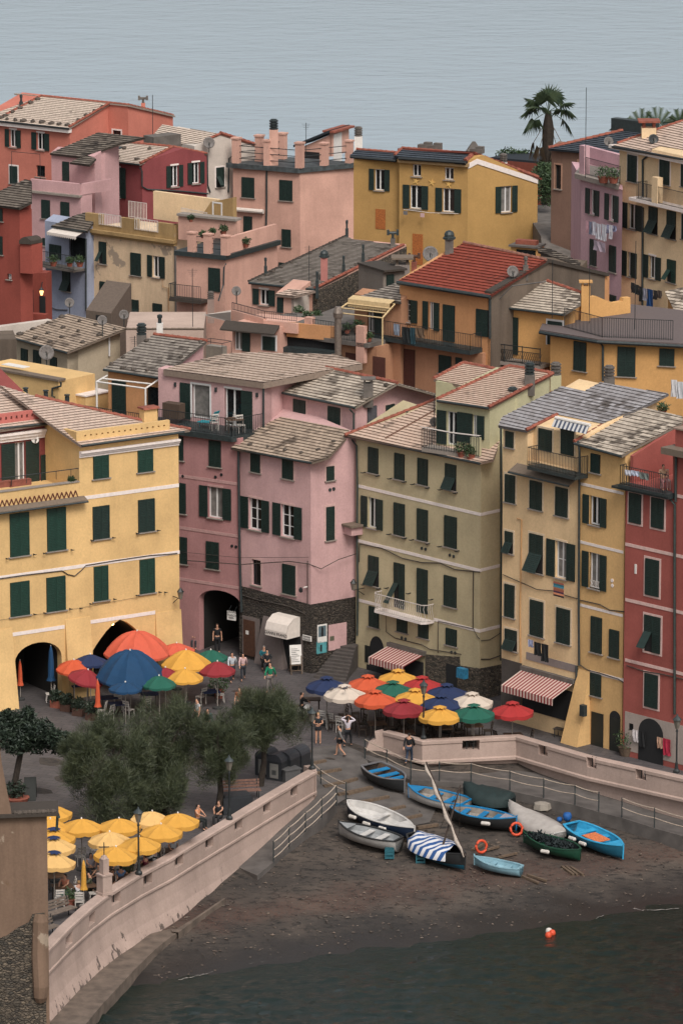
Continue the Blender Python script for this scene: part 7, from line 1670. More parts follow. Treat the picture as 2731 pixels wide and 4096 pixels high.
m=MB(); q=[V((g0.x-.7,g0.y-4,zl-1.5)),V((g0.x+12,g0.y-4,zl-1.5)),V((g0.x+12,g0.y+1,zl)),V((g0.x+12,g0.y+14,zl)),V((g0.x-1.5,g0.y+14,zl)),V((g0.x-.7,g0.y+1,zl))]
m.vprism(q,-1); struct('lane',m,CONC)
B=Bld('lane_wall_house','low stained wall and grey slate lean-to roof below the brown house','outbuilding',GREYW); F=Fac(b3(740,110),303,b3(420,84)); P=Rf(F,b3(740,85),.25,.2); l,r=F.hit(b3(400,0)),F.hit(b3(760,130)); B.rbody(F,l,r,P,[a3(405,1330),b3(740,90),a3(748,1420),a3(500,1310),a3(405,1300)]); B.roof(P,[a3(405,1330),b3(740,90),a3(748,1420),a3(500,1310),a3(405,1300)],SLD); B.done()
B=Bld('terrace_kiosk','small flat roofed kiosk with a dark opening behind the red pantile ridge','shed',AMBR); F=Fac(a3(390,1310),316,a3(190,1295)); l,r=F.hit(a3(190,1340)),F.hit(a3(400,1340)); z=F.uv(a3(300,1298))[1]; B.body([l,r,r-F.n*1.2,l-F.n*1.2],-1,z,[]); m=MB(); m.vprism([l+F.n*.2-F.u*.1,r+F.n*.2+F.u*.1,r-F.n*1.3+F.u*.1,l-F.n*1.3-F.u*.1],z,z+.12); B.part('roof',m,CONC); B.plate(F,a3(235,1312),a3(388,1385),PANE,0,.04,'opening'); m=MB(); m.box(F.pt(F.uv(a3(295,1290))[0],z+.25,-.5),1.4,.5,.3,F.u,-F.n); B.part('tile_stack',m,RIDGE); B.done()
B=Bld('far_low_house','low brick house with dark flat roof between the mustard house and the palm','house',plaster('far_red',rgb(150,74,54,.85),stain=.3)); F=Fac(a3(430,640),348,a3(100,610)); l,r=F.hit(a3(60,700)),F.hit(a3(435,700)); z=F.uv(a3(430,630))[1]; B.body([l,r,r-F.n*3,l-F.n*3],-1,z,[]); m=MB(); m.vprism([l-F.u*.3,r+F.u*.3,r-F.n*3.2,l-F.n*3.2],z,z+.15); B.part('roof',m,SLN); B.done()
# the old building in the left foreground
OBW=plaster('old_render',rgb(150,118,94,.75),wear=.03,stain=.6,seed=40)
B=Bld('old_building','old brown rendered building with rubble masonry at the left foreground','building',OBW)
c=atZ(f0(380,1700),-2.6); F=Fac(V((c.x-8,c.y-4.2,0)),0,V((c.x,c.y,0))); F=Fac(V((c.x-8,c.y-1.2,0)),0,V((c.x,c.y,0)))
r=F.hit(e0(382,700)); z=F.uv(e0(375,365))[1]; l=F.hit(e0(-300,500))
B.body([l,r,r+V((-.1,1.6,0)),l+V((0,1.6,0))],-3,z,[])
m=MB(); m.vprism([l+F.n*.3,r+F.n*.3+F.u*.5,r+F.u*.5+V((-.1,1.7,0)),l+V((0,1.7,0))],z,z+.14); B.part('roof',m,SLD); m=MB(); m.tube([F.pt(F.uvp(r)[0]+.5,z-.05,.3),F.pt(F.uvp(r)[0]+.5,z-.05,-1.5)],.07,6); m.tube([F.pt(F.uvp(r)[0]+.45,z-.05,.2),F.pt(F.uvp(r)[0]+.42,z-.7,.1)],.06,6); B.part('gutter',m,PIPE)
m=MB(); ul,ur=F.uvp(l)[0],F.uvp(r)[0]; m.fprism(F,[(ul,-3),(ur-.15,-3),(ur-.15,F.uv(e0(300,1150))[1]),F.uv(e0(262,1160)),F.uv(e0(235,1225)),F.uv(e0(150,1265)),F.uv(e0(60,1330)),F.uv(e0(10,1350)),(ul,F.uv(e0(-300,1500))[1])],-.2,.08); B.part('rubble_facing',m,STW2)
m=MB(); ua,ub=F.uv(f0(250,900))[0],F.uv(f0(388,900))[0]; va,vb=F.uv(f0(330,1340))[1],F.uv(f0(330,690))[1]
uc_=(ua+ub)/2; m.tube([F.pt(uc_+.02,va-.25,.0),F.pt(uc_,va,.05),F.pt(uc_+.03,va+.5,.1),F.pt(uc_-.02,(va+vb)/2,.06),F.pt(uc_+.03,vb-.3,.02),F.pt(uc_+.05,vb,-.05)],[(ub-ua)*k_ for k_ in (.3,.44,.5,.5,.47,.38)],9); B.part('buttress',m,OBW)
m=MB(); pts=[F.pt(F.uv(e0(x,y))[0],F.uv(e0(x,y))[1],.0) for x,y in ((-300,0),(10,0),(40,60),(90,350))]; m.fprism(F.off(.1),[F.off(.1).uv(e0(x,y)) for x,y in ((-300,400),(98,400),(90,320),(55,150),(15,-60),(-20,-380),(-300,-380))],-2,0); B.part('wall',m,OBW)
for k in range(9):h=F.pt(F.uv(e0(120+k*38,360))[0],z+.16,.12); m=MB(); s_=random.uniform(.1,.2); m.lathe(h,[(s_,-.05),(s_*1.1,.03),(s_*.6,.1),(.02,.13)],7); B.part('coping_stone',m,STONE)
B.done()
# stairs beside the corner house
m=MB(); s0,s1=atZ(d1(1140,640),0),atZ(d1(1400,672),0); dr=(s1-s0).normalized(); up_=V((-dr.y,dr.x,0)); n_=10; w0=V((.53,.85,0)); w1=V((.2,.98,0))
for k in range(n_):
 q=[s0+w0*(.28*k),s1+w1*(.28*k),s1+w1*4,s0+w0*4]; m.vprism(q,.13*k-.002,.13*(k+1))
struct('stairs',m,plain('stair_stone',rgb(98,90,86,.55),.85,var=.25,scale=3))
# parasols
def canopy_mesh(c,R_,h,n,val=.2,dome=1.0,tilt=(0,0)):
 m=MB(); rings=6; per=4; N_=n*per
 T=Matrix.Rotation(tilt[0],3,'X')@Matrix.Rotation(tilt[1],3,'Y')
 def pt(rr,j,drop=0):
  a=2*math.pi*j/N_+.2; f=(j%per)/per; sc=1-.06*math.sin(math.pi*f)*rr
  z=h*(1-rr**(1.15+dome))-.075*R_*math.sin(math.pi*f)*rr**.7*(1.2-rr*.6)-drop
  return c+T@V((R_*rr*sc*math.cos(a),R_*rr*sc*math.sin(a),z))
 for k in range(rings+1):
  for j in range(N_):m.v.append(pt(max(.02,k/rings),j))
 for j in range(N_):m.v.append(pt(1.0,j,val*(1.0 if j%per else .82)))
 for k in range(rings+1):
  for j in range(N_):
   l=(j+1)%N_; m.f.append([k*N_+j,k*N_+l,(k+1)*N_+l,(k+1)*N_+j])
 return m,T
def cloth(name,c):return plain(name,c,.85,var=.08,scale=2)
PC_={'orange':cloth('p_orange',rgb(216,92,54,.7)),'yellow':cloth('p_yellow',rgb(226,166,68,.72)),'red':cloth('p_red',rgb(180,46,46,.7)),'crimson':cloth('p_crimson',rgb(150,40,48,.7)),'green':cloth('p_green',rgb(26,98,80,.7)),'navy':cloth('p_navy',rgb(32,50,92,.65)),'white':cloth('p_white',rgb(220,204,188,.72)),'blue':cloth('p_blue',rgb(12,70,112,.6)),'coral':cloth('p_coral',rgb(222,100,74,.7)),'pale':cloth('p_paleyellow',rgb(232,186,116,.74))}
POLE=plain('pole_grey',rgb(170,160,150,.7),.5); BASE=plain('base_dark',(.03,.03,.03,1),.8)
def parasol(px,R_,h,col,label,zr=2.15,n=8,vent=None,dome=.1,tilt=(0,0),group='multicoloured parasols',g=0.0,val=.2):
 c=atZ(px,zr+g); t=thing('parasol',label,'parasol',(c.x,c.y,g),group=group)
 m,T=canopy_mesh(c,R_,h,n,val,dome,tilt); o=obj('canopy',m,PC_[col],t);
 o.modifiers.new('s','SOLIDIFY').thickness=.012
 top=c+T@V((0,0,h))
 m=MB(); m.tube([V((c.x,c.y,g)),top],.025,6); obj('pole',m,POLE,t)
 m=MB(); m.lathe(V((c.x,c.y,g)),[(.28,0),(.28,.08),(.08,.14)],10); obj('base',m,BASE,t)
 m=MB(); m.lathe(top,[(.03,0),(.045,.05),(.01,.1)],6); obj('finial',m,WHITEP,t)
 if vent:
  m=MB(); k=16; pts=[]
  for j in range(k):
   a=2*math.pi*j/k; rr=R_*(.36 if j%2 else .25); pts.append(top+T@V((rr*math.cos(a),rr*math.sin(a),(.15-rr*h/R_*.8))))
  for j in range(k):m.poly([top+V((0,0,.16)),pts[j],pts[(j+1)%k]])
  o=obj('vent_cap',m,PC_[vent],t); o.modifiers.new('s','SOLIDIFY').thickness=.012
 return c
MULTI=[(d1(1245,705),'navy','navy parasol at the far left of the multicoloured cluster'),(d1(1388,770),'white','cream white parasol with pigeons on it'),(d2(205,692),'orange','rear orange parasol beside the yellow one'),(d2(447,647),'yellow','rearmost yellow parasol under the striped shop awning'),(d2(637,702),'red','bright red parasol at the rear behind the lamp head'),(d2(405,740),'green','green parasol in the middle of the cluster'),(d2(265,815),'orange','front orange parasol left of the crimson one'),(d2(583,802),'yellow','middle yellow parasol beside the lamp post'),(d2(835,762),'navy','rear navy parasol by the stone base'),(d2(792,850),'navy','navy parasol between yellow and cream ones'),(d2(1037,832),'white','plain cream parasol at the right of the cluster'),(d2(493,887),'crimson','crimson parasol above the parapet bend'),(d2(780,942),'yellow','foremost yellow parasol overhanging the parapet'),(d2(1052,927),'green','front green parasol over the parapet'),(d2(1360,907),'red','bright red parasol at the far right')]
MC=[parasol(p,1.12,.42,c,l,vent=c) for p,c,l in MULTI]
LFT=[(d0(1100,430),1.85,1.15,'coral','huge coral orange domed parasol',.9,2.3,(0,0)),(d0(1045,610),1.85,1.35,'blue','huge blue domed parasol',.9,2.2,(.1,0)),(d0(595,560),.98,.45,'orange','orange parasol left of the huge blue dome',.3,2.0,(.1,0)),(d0(725,510),.95,.4,'navy','navy parasol half hidden behind the huge blue dome',.2,2.2,(0,0)),(d0(690,645),.98,.5,'crimson','tilted crimson parasol in front of the orange one',.3,2.0,(.1,.25)),(d0(1490,525),1.36,.75,'yellow','large yellow parasol right of the blue dome',.4,2.2,(0,0)),(d0(1482,640),.98,.5,'yellow','small yellow parasol before the large yellow one',.3,2.1,(0,0)),(d0(1275,690),.92,.45,'green','green parasol under the blue dome edge',.4,2.0,(0,0)),(d0(1005,720),.9,.3,'blue','flat blue parasol in front of the blue dome',.2,2.1,(0,0)),(d1(372,582),.98,.5,'crimson','crimson parasol at the right end of the left cluster',.3,2.1,(0,0)),(d1(320,475),.92,.4,'green','green parasol behind the crimson one near the arch',.3,2.1,(0,0)),(d0(1415,420),1.0,.4,'coral','orange parasol peeking out behind the huge coral dome',.3,2.2,(0,0)),(d0(1325,610),.7,.35,'crimson','crimson parasol peeking out between blue dome and yellow ones',.3,2.1,(0,0))]
LC=[parasol(p,r_,h_,c,l,zr,10 if r_>1.5 else 8,None,dm,tl,val=.12) for p,r_,h_,c,l,dm,zr,tl in LFT]
YLW=[(e0(410,355),'yellow','yellow parasol behind the old roof corner',None),(e0(400,465),'yellow','plain yellow parasol rearmost in the column by the old wall',None),(e0(433,552),'yellow','yellow parasol with dark star cap, rearmost of three','navy'),(e0(433,622),'pale','pale yellow parasol with dark star cap, middle of three','navy'),(e0(433,740),'pale','pale yellow parasol with dark star cap, nearest of three','navy'),(e0(655,465),'yellow','yellow parasol in the shade under the big feathery tree',None),(e0(880,570),'pale','pale yellow parasol with a hole before the tree trunk',None),(e0(925,690),'yellow','yellow parasol behind the stone pillar with the cross',None),(e0(1115,610),'yellow','yellow parasol behind the wall lamp post',None),(e0(1290,508),'yellow','yellow parasol beside the harbour wall, right of the lamp',None),(e0(1215,405),'pale','dull yellow parasol behind the lamp head under tree twigs',None),(e0(1425,420),'yellow','rightmost yellow parasol by the seated woman in orange',None),(e0(955,462),'yellow','yellow parasol mostly hidden under the feathery tree',None)]
YC=[parasol(p,1.04,.40,c,l,2.15,8,v,.12,(0,.08 if k%3==1 else 0),'yellow parasols behind the harbour wall') for k,(p,c,l,v) in enumerate(YLW)]
def closed(px,h,r,col,label,g=0):
 c=atZ(px,g); t=thing('closed_parasol',label,'parasol',tuple(c)); m=MB(); n=12; z0=h*.42
 for z,q in ((z0-.1,1.25),(z0,1.0),(z0+.12,.8),(h*.7,.75),(h*.9,.5),(h,.15)):
  for j in range(n):a=2*math.pi*j/n; rr=r*q*(1.1 if j%2 else .75); m.v.append(c+V((rr*math.cos(a),rr*math.sin(a),z)))
 for k in range(5):
  for j in range(n):l=(j+1)%n; m.f.append([k*n+j,k*n+l,(k+1)*n+l,(k+1)*n+j])
 m.f.append(list(range(5*n,6*n))); obj('canopy',m,PC_[col],t,True); m=MB(); m.tube([c,c+V((0,0,h+.08))],.025,6); obj('pole',m,POLE,t); m=MB(); m.lathe(c,[(.25,0),(.25,.08),(.07,.16)],10); obj('base',m,BASE if col!='yellow' else CREAM,t)
closed(d0(167,815),2.2,.16,'orange','closed orange parasol standing in the dark arch'); closed(d0(415,830),3.1,.22,'blue','tall closed blue parasol by the arch pier'); closed(d0(787,998),2.35,.17,'orange','closed orange parasol at the end of the planter row'); closed(e0(675,1105),2.3,.16,'yellow','closed yellow parasol by the seated guests')
def shop_awning(F,pl,pr,fl,fr,label):
 t=thing('shop_awning',label,'awning',tuple(F.hit(pl))); (u0,v0),(u1,v1)=F.uv(pl),F.uv(pr); v=(v0+v1)/2
 A,B_=F.pt(u0,v,.1),F.pt(u1,v,.1); n=1.65
 FO=F.off(n); zf=FO.uv(fl)[1]; C,D=FO.pt(u0,zf),FO.pt(u1,zf); st=stripes('red_white',rgb(220,194,182,.75),rgb(140,48,50,.8),.24,.5); w_=u1-u0
 m=MB(); m.poly([A,C,D,B_],[(0,0),(0,1),(w_,1),(w_,0)]); o=obj('cloth',m,st,t); o.modifiers.new('s','SOLIDIFY').thickness=.02
 m=MB(); dn=V((0,0,-.36)); m.poly([C,C+dn,D+dn,D],[(0,0),(0,1),(w_,1),(w_,0)]); o=obj('valance',m,st,t); o.modifiers.new('s','SOLIDIFY').thickness=.015
 m=MB(); m.fbox(F,u0-.05,u1+.05,v-.05,v+.18,0,.25); obj('housing',m,CONC,t)
shop_awning(GF,d2(385,380),d2(668,445),d2(218,475),d2(490,555),'red and white striped awning on the olive green house')
shop_awning(BF,d3(295,560),d3(705,680),d3(130,700),d3(540,830),'red and white striped awning on the beige house')
# lamps, wall pillar, bins, benches
def lamp(px,g,h,label):
 c=atZ(px,g); t=thing('street_lamp',label,'street lamp',tuple(c),group='iron street lamps'); m=MB(); m.lathe(c,[(.17,0),(.17,.1),(.1,.2),(.07,.5),(.045,.6),(.04,h-.75),(.07,h-.7),(.03,h-.55)],8); obj('post',m,IRON,t)
 m=MB(); m.lathe(c,[(.09,h-.55),(.2,h-.08)],4); obj('lamp_glass',m,plain('lamp_glass',rgb(150,142,130,.5),.15),t); m=MB(); m.lathe(c,[(.24,h-.08),(.2,h-.02),(.07,h+.1),(.02,h+.22)],8); obj('cap',m,GUT,t)
lamp(e1(1128,402),1.07,3.05,'iron street lamp at the end of the harbour wall by the slipway'); lamp(e1(468,803),1.07,3.05,'iron street lamp on the harbour wall before the dark box'); lamp(e0(1112,842),1.07,3.1,'iron street lamp on the harbour wall among yellow parasols'); lamp(e2(650,158),1.03,2.95,'iron street lamp at the parapet bend by the yellow parasol'); lamp(e3(1512,228),1.03,2.85,'iron street lamp on the far right parapet before the red house')
c=atZ(e0(838,1000),1.07); t=thing('cross_pillar','pink stone pillar with an iron cross on the harbour wall','pillar',tuple(c)); m=MB(); ux=V((.8,.6,0)); uy=V((-.6,.8,0))
for w_,za,zb in ((.6,0,.12),(.52,.12,.92),(.58,.92,1.0),(.32,1.0,1.72),(.2,1.8,1.85)):m.box(c+V((0,0,(za+zb)/2)),w_,w_,zb-za,ux,uy)
m.lathe(c,[(.2,1.72),(.14,1.8),(.04,1.9)],8); obj('shaft',m,PARA,t); m=MB(); m.bar(c+V((0,0,1.85)),c+V((0,0,2.5)),.045); m.bar(c+V((-.24,-.02,2.28)),c+V((.24,.02,2.28)),.04); obj('cross',m,IRON,t)
for k,(x,y,l) in enumerate(((770,440,'leftmost of the domed recycling bins beside the tree trunk'),(862,475,'second domed recycling bin from the left with a poster'),(935,455,'third domed recycling bin with a poster'),(1020,420,'rightmost low domed bin by the wall end'))):
 c=atZ(e1(x,y),0); t=thing('recycling_bin',l,'bin',tuple(c),group='domed recycling bins'); m=MB(); w_,hh=.92,1.0; ux,uy=V((.86,-.5,0)),V((.5,.86,0)); m.box(c+V((0,0,hh/2)),w_,w_,hh,ux,uy); bd=plain('bin_dark',rgb(52,54,58,.6),.5,var=.2); obj('body',m,bd,t)
 m=MB(); n=8; ar=[(w_/2*math.cos(math.pi*j/n),hh+.38*math.sin(math.pi*j/n)) for j in range(n+1)]
 a_=[c+ux*q+uy*(-w_/2-.03)+V((0,0,z)) for q,z in ar]; b_=[c+ux*q+uy*(w_/2)+V((0,0,z)) for q,z in ar]
 for j in range(n):m.poly([a_[j],a_[j+1],b_[j+1],b_[j]])
 m.poly(a_[::-1]); m.poly(b_); obj('lid',m,plain('bin_lid',rgb(66,68,74,.6),.5),t)
 if k<3:m=MB(); m.box(c-uy*(w_/2+.01)+V((0,0,.5)),.5,.015,.75,ux,uy); pf_=obj('poster',m,plain('poster_pale',rgb(150,146,140,.6),.7),t); m=MB(); m.box(c-uy*(w_/2+.02)+V((0,0,.42)),.25,.012,.25,ux,uy); obj('picture',m,plain('pict',rgb(90,92,90,.5),.7,var=.5,scale=9),pf_)
def bench(c,L_,ang,label,mat,arms=IRON):
 t=thing('bench',label,'bench',tuple(c)); ux=V((math.cos(ang),math.sin(ang),0)); uy=V((-ux.y,ux.x,0))
 m=MB()
 for k in range(4):m.box(c+uy*(-.2+k*.13)+V((0,0,.45)),L_,.11,.04,ux,uy)
 obj('seat',m,mat,t); m=MB()
 for k in range(3):m.box(c+uy*(.3+k*.04)+V((0,0,.58+k*.14)),L_,.03,.11,ux,uy)
 obj('backrest',m,mat,t)
 for s_ in (-1,1):
  m=MB(); b_=c+ux*(s_*L_*.44); m.bar(b_-uy*.22,b_-uy*.22+V((0,0,.45)),.05); m.bar(b_+uy*.22,b_+uy*.38+V((0,0,.92)),.05); m.bar(b_-uy*.25+V((0,0,.43)),b_+uy*.25+V((0,0,.43)),.05); obj('leg',m,arms,t)
GW=plain('grey_slats',rgb(140,124,112,.6),.8,var=.25,scale=8)
bench(atZ(e0(490,1205),0),1.7,R(48),'grey slatted bench by the harbour wall near the old building',GW); bench(atZ(e0(400,1340),0),1.0,R(48),'bench end half hidden at the corner of the old building',GW); bench(atZ(e1(560,640),0),2.0,R(12),'worn pinkish wooden bench by the feathery trees',plain('worn_plank',rgb(150,112,98,.6),.85,var=.4,scale=9)); bench(atZ(d3(655,1120),0),1.7,R(-28),'dark wooden bench under the beige house awning',plain('dark_slats',rgb(70,60,54,.6),.8),IRON)
c=atZ(e1(520,740),0); m=MB(); m.box(c+V((0,0,.42)),1.5,1.1,.84,V((.97,.24,0)),V((-.24,.97,0))); m.box(c+V((0,0,.88)),1.3,.9,.12,V((.97,.24,0)),V((-.24,.97,0))); solo('covered_box',m,plain('black_tarp',(.022,.024,.028,1),.6),'black tarpaulin covered box beside the bench','box')
c=atZ(e1(950,490),0); m=MB(); m.box(c+V((0,0,.3)),.9,.7,.6,V((.86,.5,0)),V((-.5,.86,0))); m.box(c+V((0,0,.64)),1.0,.8,.06,V((.86,.5,0)),V((-.5,.86,0))); solo('cool_box',m,plain('grey_box',rgb(120,118,118,.5),.6),'grey box with pale lid before the recycling bins','box')
def aboard(px,label):c=atZ(px,0); m=MB(); m.box8([c+V(q) for q in ((-.3,-.3,0),(.3,-.2,0),(.3,-.16,0),(-.3,-.26,0),(-.3,.05,1.15),(.3,.15,1.15),(.3,.18,1.15),(-.3,.08,1.15))]); m.bar(c+V((-.28,.4,0)),c+V((-.28,.08,1.1)),.05); m.bar(c+V((.28,.5,0)),c+V((.28,.18,1.1)),.05); solo('chalkboard',m,plain('chalk_black',(.02,.022,.02,1),.7),label,'sign')
aboard(e0(245,245),'black folding chalkboard beside the dark round tree')
def crate(px,label):c=gpt(px); m=MB(); s_=.4; [m.bar(c+V((sx*s_/2,sy*s_/2,0)),c+V((sx*s_/2,sy*s_/2,.45)),.06) for sx in (-1,1) for sy in (-1,1)]; [m.bar(c+V((-s_/2,sy*s_/2,z)),c+V((s_/2,sy*s_/2,z)),.03,.11) for sy in (-1,1) for z in (.06,.25,.42)]; [m.bar(c+V((sx*s_/2,-s_/2,z)),c+V((sx*s_/2,s_/2,z)),.03,.11) for sx in (-1,1) for z in (.06,.25,.42)]; solo('crate',m,plain('crate_teal',rgb(44,112,126,.6),.6),label,'crate')
crate(e2(378,1110),'teal plastic crate under the stern of the grey white boat'); crate(e2(625,1145),'teal crate in the shadow under the dark sailing boat')
def pot(c,r,h,label,fol=1.0,mat=None,name='potted_plant',flowers=None):
 t=thing(name,label,'plant',tuple(c)); m=MB(); m.lathe(c,[(r*.7,0),(r,h*.9),(r*1.1,h),(r*.9,h)],10); obj('pot',m,mat or RIDGE,t); obj('foliage',leaves(c+V((0,0,h+r*.7*fol)),(r*1.3*fol,r*1.3*fol,r*fol),int(160*fol),.14,.07),LEAF,t)
def leafmat(name,ca,cb):
 m,nt,b=newmat(name); g=N(nt,'ShaderNodeObjectInfo'); geo=N(nt,'ShaderNodeNewGeometry'); n=noise(nt,geo.outputs['Position'],2.2,3); L(nt,mixc(nt,ramp(nt,n.outputs['Fac'],.35,G3(0),.65,G3(1)).outputs['Color'],ca,cb),b.inputs['Base Color']); b.inputs['Roughness'].default_value=.6; return m
LEAF=leafmat('leaf_green',(.022,.045,.018,1),(.05,.085,.03,1)); LAUR=leafmat('laurel_leaf',(.012,.022,.014,1),(.025,.04,.022,1)); TAMA=leafmat('tamarisk_leaf',(.026,.036,.016,1),(.066,.078,.036,1)); PALM=leafmat('palm_leaf',(.02,.04,.02,1),(.055,.08,.035,1)); DEAD=plain('dead_frond',rgb(104,84,62,.6),.9); BARK=plain('bark',rgb(62,52,44,.6),.95,var=.4,scale=7)
def leaves(c,rad,n,ln,wd,strand=False,mb=None):
 m=mb or MB()
 for _ in range(n):
  d=V((random.gauss(0,1),random.gauss(0,1),random.gauss(0,1))).normalized(); k=random.random()**(.42)
  p=c+V((d.x*rad[0]*k,d.y*rad[1]*k,d.z*rad[2]*k))
  if strand:a=(d*.3+V((random.uniform(-.7,.7),random.uniform(-.7,.7),random.uniform(-.1,1.1)))).normalized()
  else :a=V((random.gauss(0,1),random.gauss(0,1),random.gauss(0,.7))).normalized()
  b_=a.cross(V((random.random()-.5,random.random()-.5,random.random()-.5))).normalized(); l_=ln*random.uniform(.6,1.3); w_=wd*random.uniform(.7,1.3)
  i=len(m.v); m.v+=[p-b_*w_*.5,p+b_*w_*.5,p+a*l_+b_*w_*.2,p+a*l_-b_*w_*.2]; m.f.append([i,i+1,i+2,i+3])
 return m
def feather_tree(base,crown,rad,label,n=15000):
 b_=atZ(base,0); c=atY(crown,b_.y); t=thing('tamarisk_tree',label,'tree',tuple(b_),group='feathery trees in the square'); m=MB(); tr=[b_,b_+(c-b_)*.35+V((.08,0,0)),b_+(c-b_)*.6]; m.tube(tr,[.2,.15,.13],7)
 for _ in range(9):
  e=c+V((random.uniform(-.8,.8)*rad[0],random.uniform(-.8,.8)*rad[1],random.uniform(-.3,.75)*rad[2])); m.tube([tr[-1]-V((0,0,random.uniform(0,.5))),(tr[-1]+e)/2+V((0,0,.1)),e],[.08,.05,.015],5)
 obj('trunk',m,BARK,t); m=MB()
 for _ in range(52):
  d=V((random.gauss(0,1),random.gauss(0,1),random.gauss(0,.8))).normalized(); q=random.uniform(.4,1.06); cc=c+V((d.x*rad[0]*q,d.y*rad[1]*q,d.z*rad[2]*q)); s_=random.uniform(.13,.36); leaves(cc,(rad[0]*s_,rad[1]*s_,rad[2]*s_*1.2),n//58,.34,.017,True,m)
 obj('crown',m,TAMA,t)
feather_tree(e1(715,535),(1066,2885),(1.85,1.6,1.75),'feathery tree standing by the recycling bins',26000); feather_tree(e1(378,765),(884,2990),(1.45,1.4,1.85),'slim feathery tree behind the wall lamp and bench',22000)
feather_tree(e0(850,500),(410,3085),(2.35,2.1,2.75),'largest feathery tree spreading over the yellow parasols',46000); feather_tree(e0(1250,360),(660,2965),(1.65,1.6,2.4),'rear feathery tree in front of the blue parasols',24000); feather_tree(e0(1340,415),(640,3160),(1.55,1.5,1.6),'feathery tree between the large one and the slim one',18000)
b_=atZ(e0(130,270),0); c=atY(d0(250,1080),b_.y); t=thing('laurel_tree','dark round leafy tree in a pot at the left edge','tree',tuple(b_)); m=MB(); m.tube([b_,b_+V((0,0,1.2)),c-V((.5,0,.9))],[.2,.17,.15],7)
for dx,dz in ((-1.2,.2),(.9,0),(.1,.9),(-.5,.7)):m.tube([c-V((.5,0,1.0)),c+V((dx,0,dz-.3))],[.1,.04],5)
obj('trunk',m,BARK,t); m=MB()
for x,y,r_ in ((60,1020,.9),(200,980,.75),(330,1050,.75),(450,1120,.6),(120,1150,.9),(300,1160,.75),(480,1190,.5),(-60,1080,1.0),(200,1090,.9),(540,1110,.3),(225,905,.3),(60,930,.35)):leaves(atY(d0(x,y),b_.y+random.uniform(-.6,.6)),(r_,r_,r_*.75),int(1300*r_**1.5)+150,.17,.085,False,m)
obj('crown',m,LAUR,t); m=MB(); m.lathe(b_,[(.55,0),(.7,.3),(.62,.3)],14); obj('pot',m,RIDGE,t); obj('foliage',leaves(b_+V((0,0,.7)),(.5,.5,.5),500,.16,.08),LAUR,t)
py=342; top=atY(a3(490,212),py); t=thing('fan_palm','tall fan palm against the sea at the top right','palm',(top.x,top.y,top.z-9)); m=MB(); m.tube([top-V((.1,0,9)),top-V((.05,0,4)),top-V((0,0,1.2)),top],[.34,.36,.42,.2],9); obj('trunk',m,BARK,t)
def fan(c,d,ln,rad,droop,mb):
 d=d.normalized(); e=c+d*ln+V((0,0,-droop*ln*.3)); mb.tube([c,(c+e)/2+V((0,0,.06)),e],.022,4); x=d.cross(V((0,0,1))); x=x.normalized() if x.length>.1 else V((1,0,0)); dd=(d+V((0,0,-droop))).normalized()
 for k in range(15):
  a=R(-105+210*k/14); v_=(dd*math.cos(a)+x*math.sin(a)); tip=e+v_*rad*random.uniform(.85,1.1)+V((0,0,-.28*rad*(abs(a)+droop))); mid=e+v_*rad*.5; w_=v_.cross(dd.cross(x)).normalized()*.045
  i=len(mb.v); mb.v+=[e,mid-w_,mid+w_,tip]; mb.f+=[[i,i+1,i+3],[i,i+3,i+2]]
for k,(x,y,dr_) in enumerate(((-.3,1.0,.1),(.35,1.05,.1),(0,1.2,0),(-.9,.75,.3),(.8,.5,.35),(-1.0,.25,.6),(1.05,.25,.6),(-.6,.5,.4),(.6,.2,.7),(-1.1,-.25,1.0),(1.0,-.3,1.0),(-.5,-.1,.9),(0,.5,.3),(.15,.8,.2),(-.2,.2,.7))):
 m=MB(); fan(top,V((x,random.uniform(-.7,.7),y)),1.2,1.02,dr_,m); obj('frond',m,PALM,t)
for x in (-.75,-.35,.35,.7):
 m=MB(); fan(top-V((0,0,.5)),V((x,random.uniform(-.4,.1),-.75)),1.5,.9,1.5,m); obj('dead_frond',m,DEAD,t)
def cycad(px,Y_,label,n,rad):
 c=atY(px,Y_); t=thing('date_palm',label,'palm',tuple(c-V((0,0,3)))); m=MB(); m.tube([c-V((0,0,3)),c],.3,8); obj('trunk',m,BARK,t)
 for k in range(n):
  a=math.pi*(k+.5)/n; d=V((math.cos(a),random.uniform(-.5,.5),math.sin(a)*.9+.25)).normalized(); m=MB(); pts=[c+d*(rad*s_)+V((0,0,-.25*s_*s_*rad*abs(math.cos(a)))) for s_ in (0,.33,.66,1)]; m.tube(pts,.02,4); sd=d.cross(V((0,-1,0))).normalized()
  for j in range(16):
   s_=.2+.8*j/16; p=c+d*(rad*s_)+V((0,0,-.25*s_*s_*rad*abs(math.cos(a))))
   for sg in (-1,1):q=p+(d*.6+sd*sg+V((0,.2,.1))).normalized()*.28; i=len(m.v); m.v+=[p,p+d*.07,q]; m.f.append([i,i+1,i+2])
  obj('frond',m,PALM,t)
cycad(a3(1235,345),328,'left feathery palm top behind the grey roof',7,1.3); cycad(a3(1365,345),328,'right feathery palm top behind the pot chimney',8,1.45); cycad(a3(1540,320),328,'low palm fronds at the right edge above the slate roof',6,1.1); cycad(a3(1060,368),330,'tiny palm tuft at the left end of the grey roof ridge',5,.7)
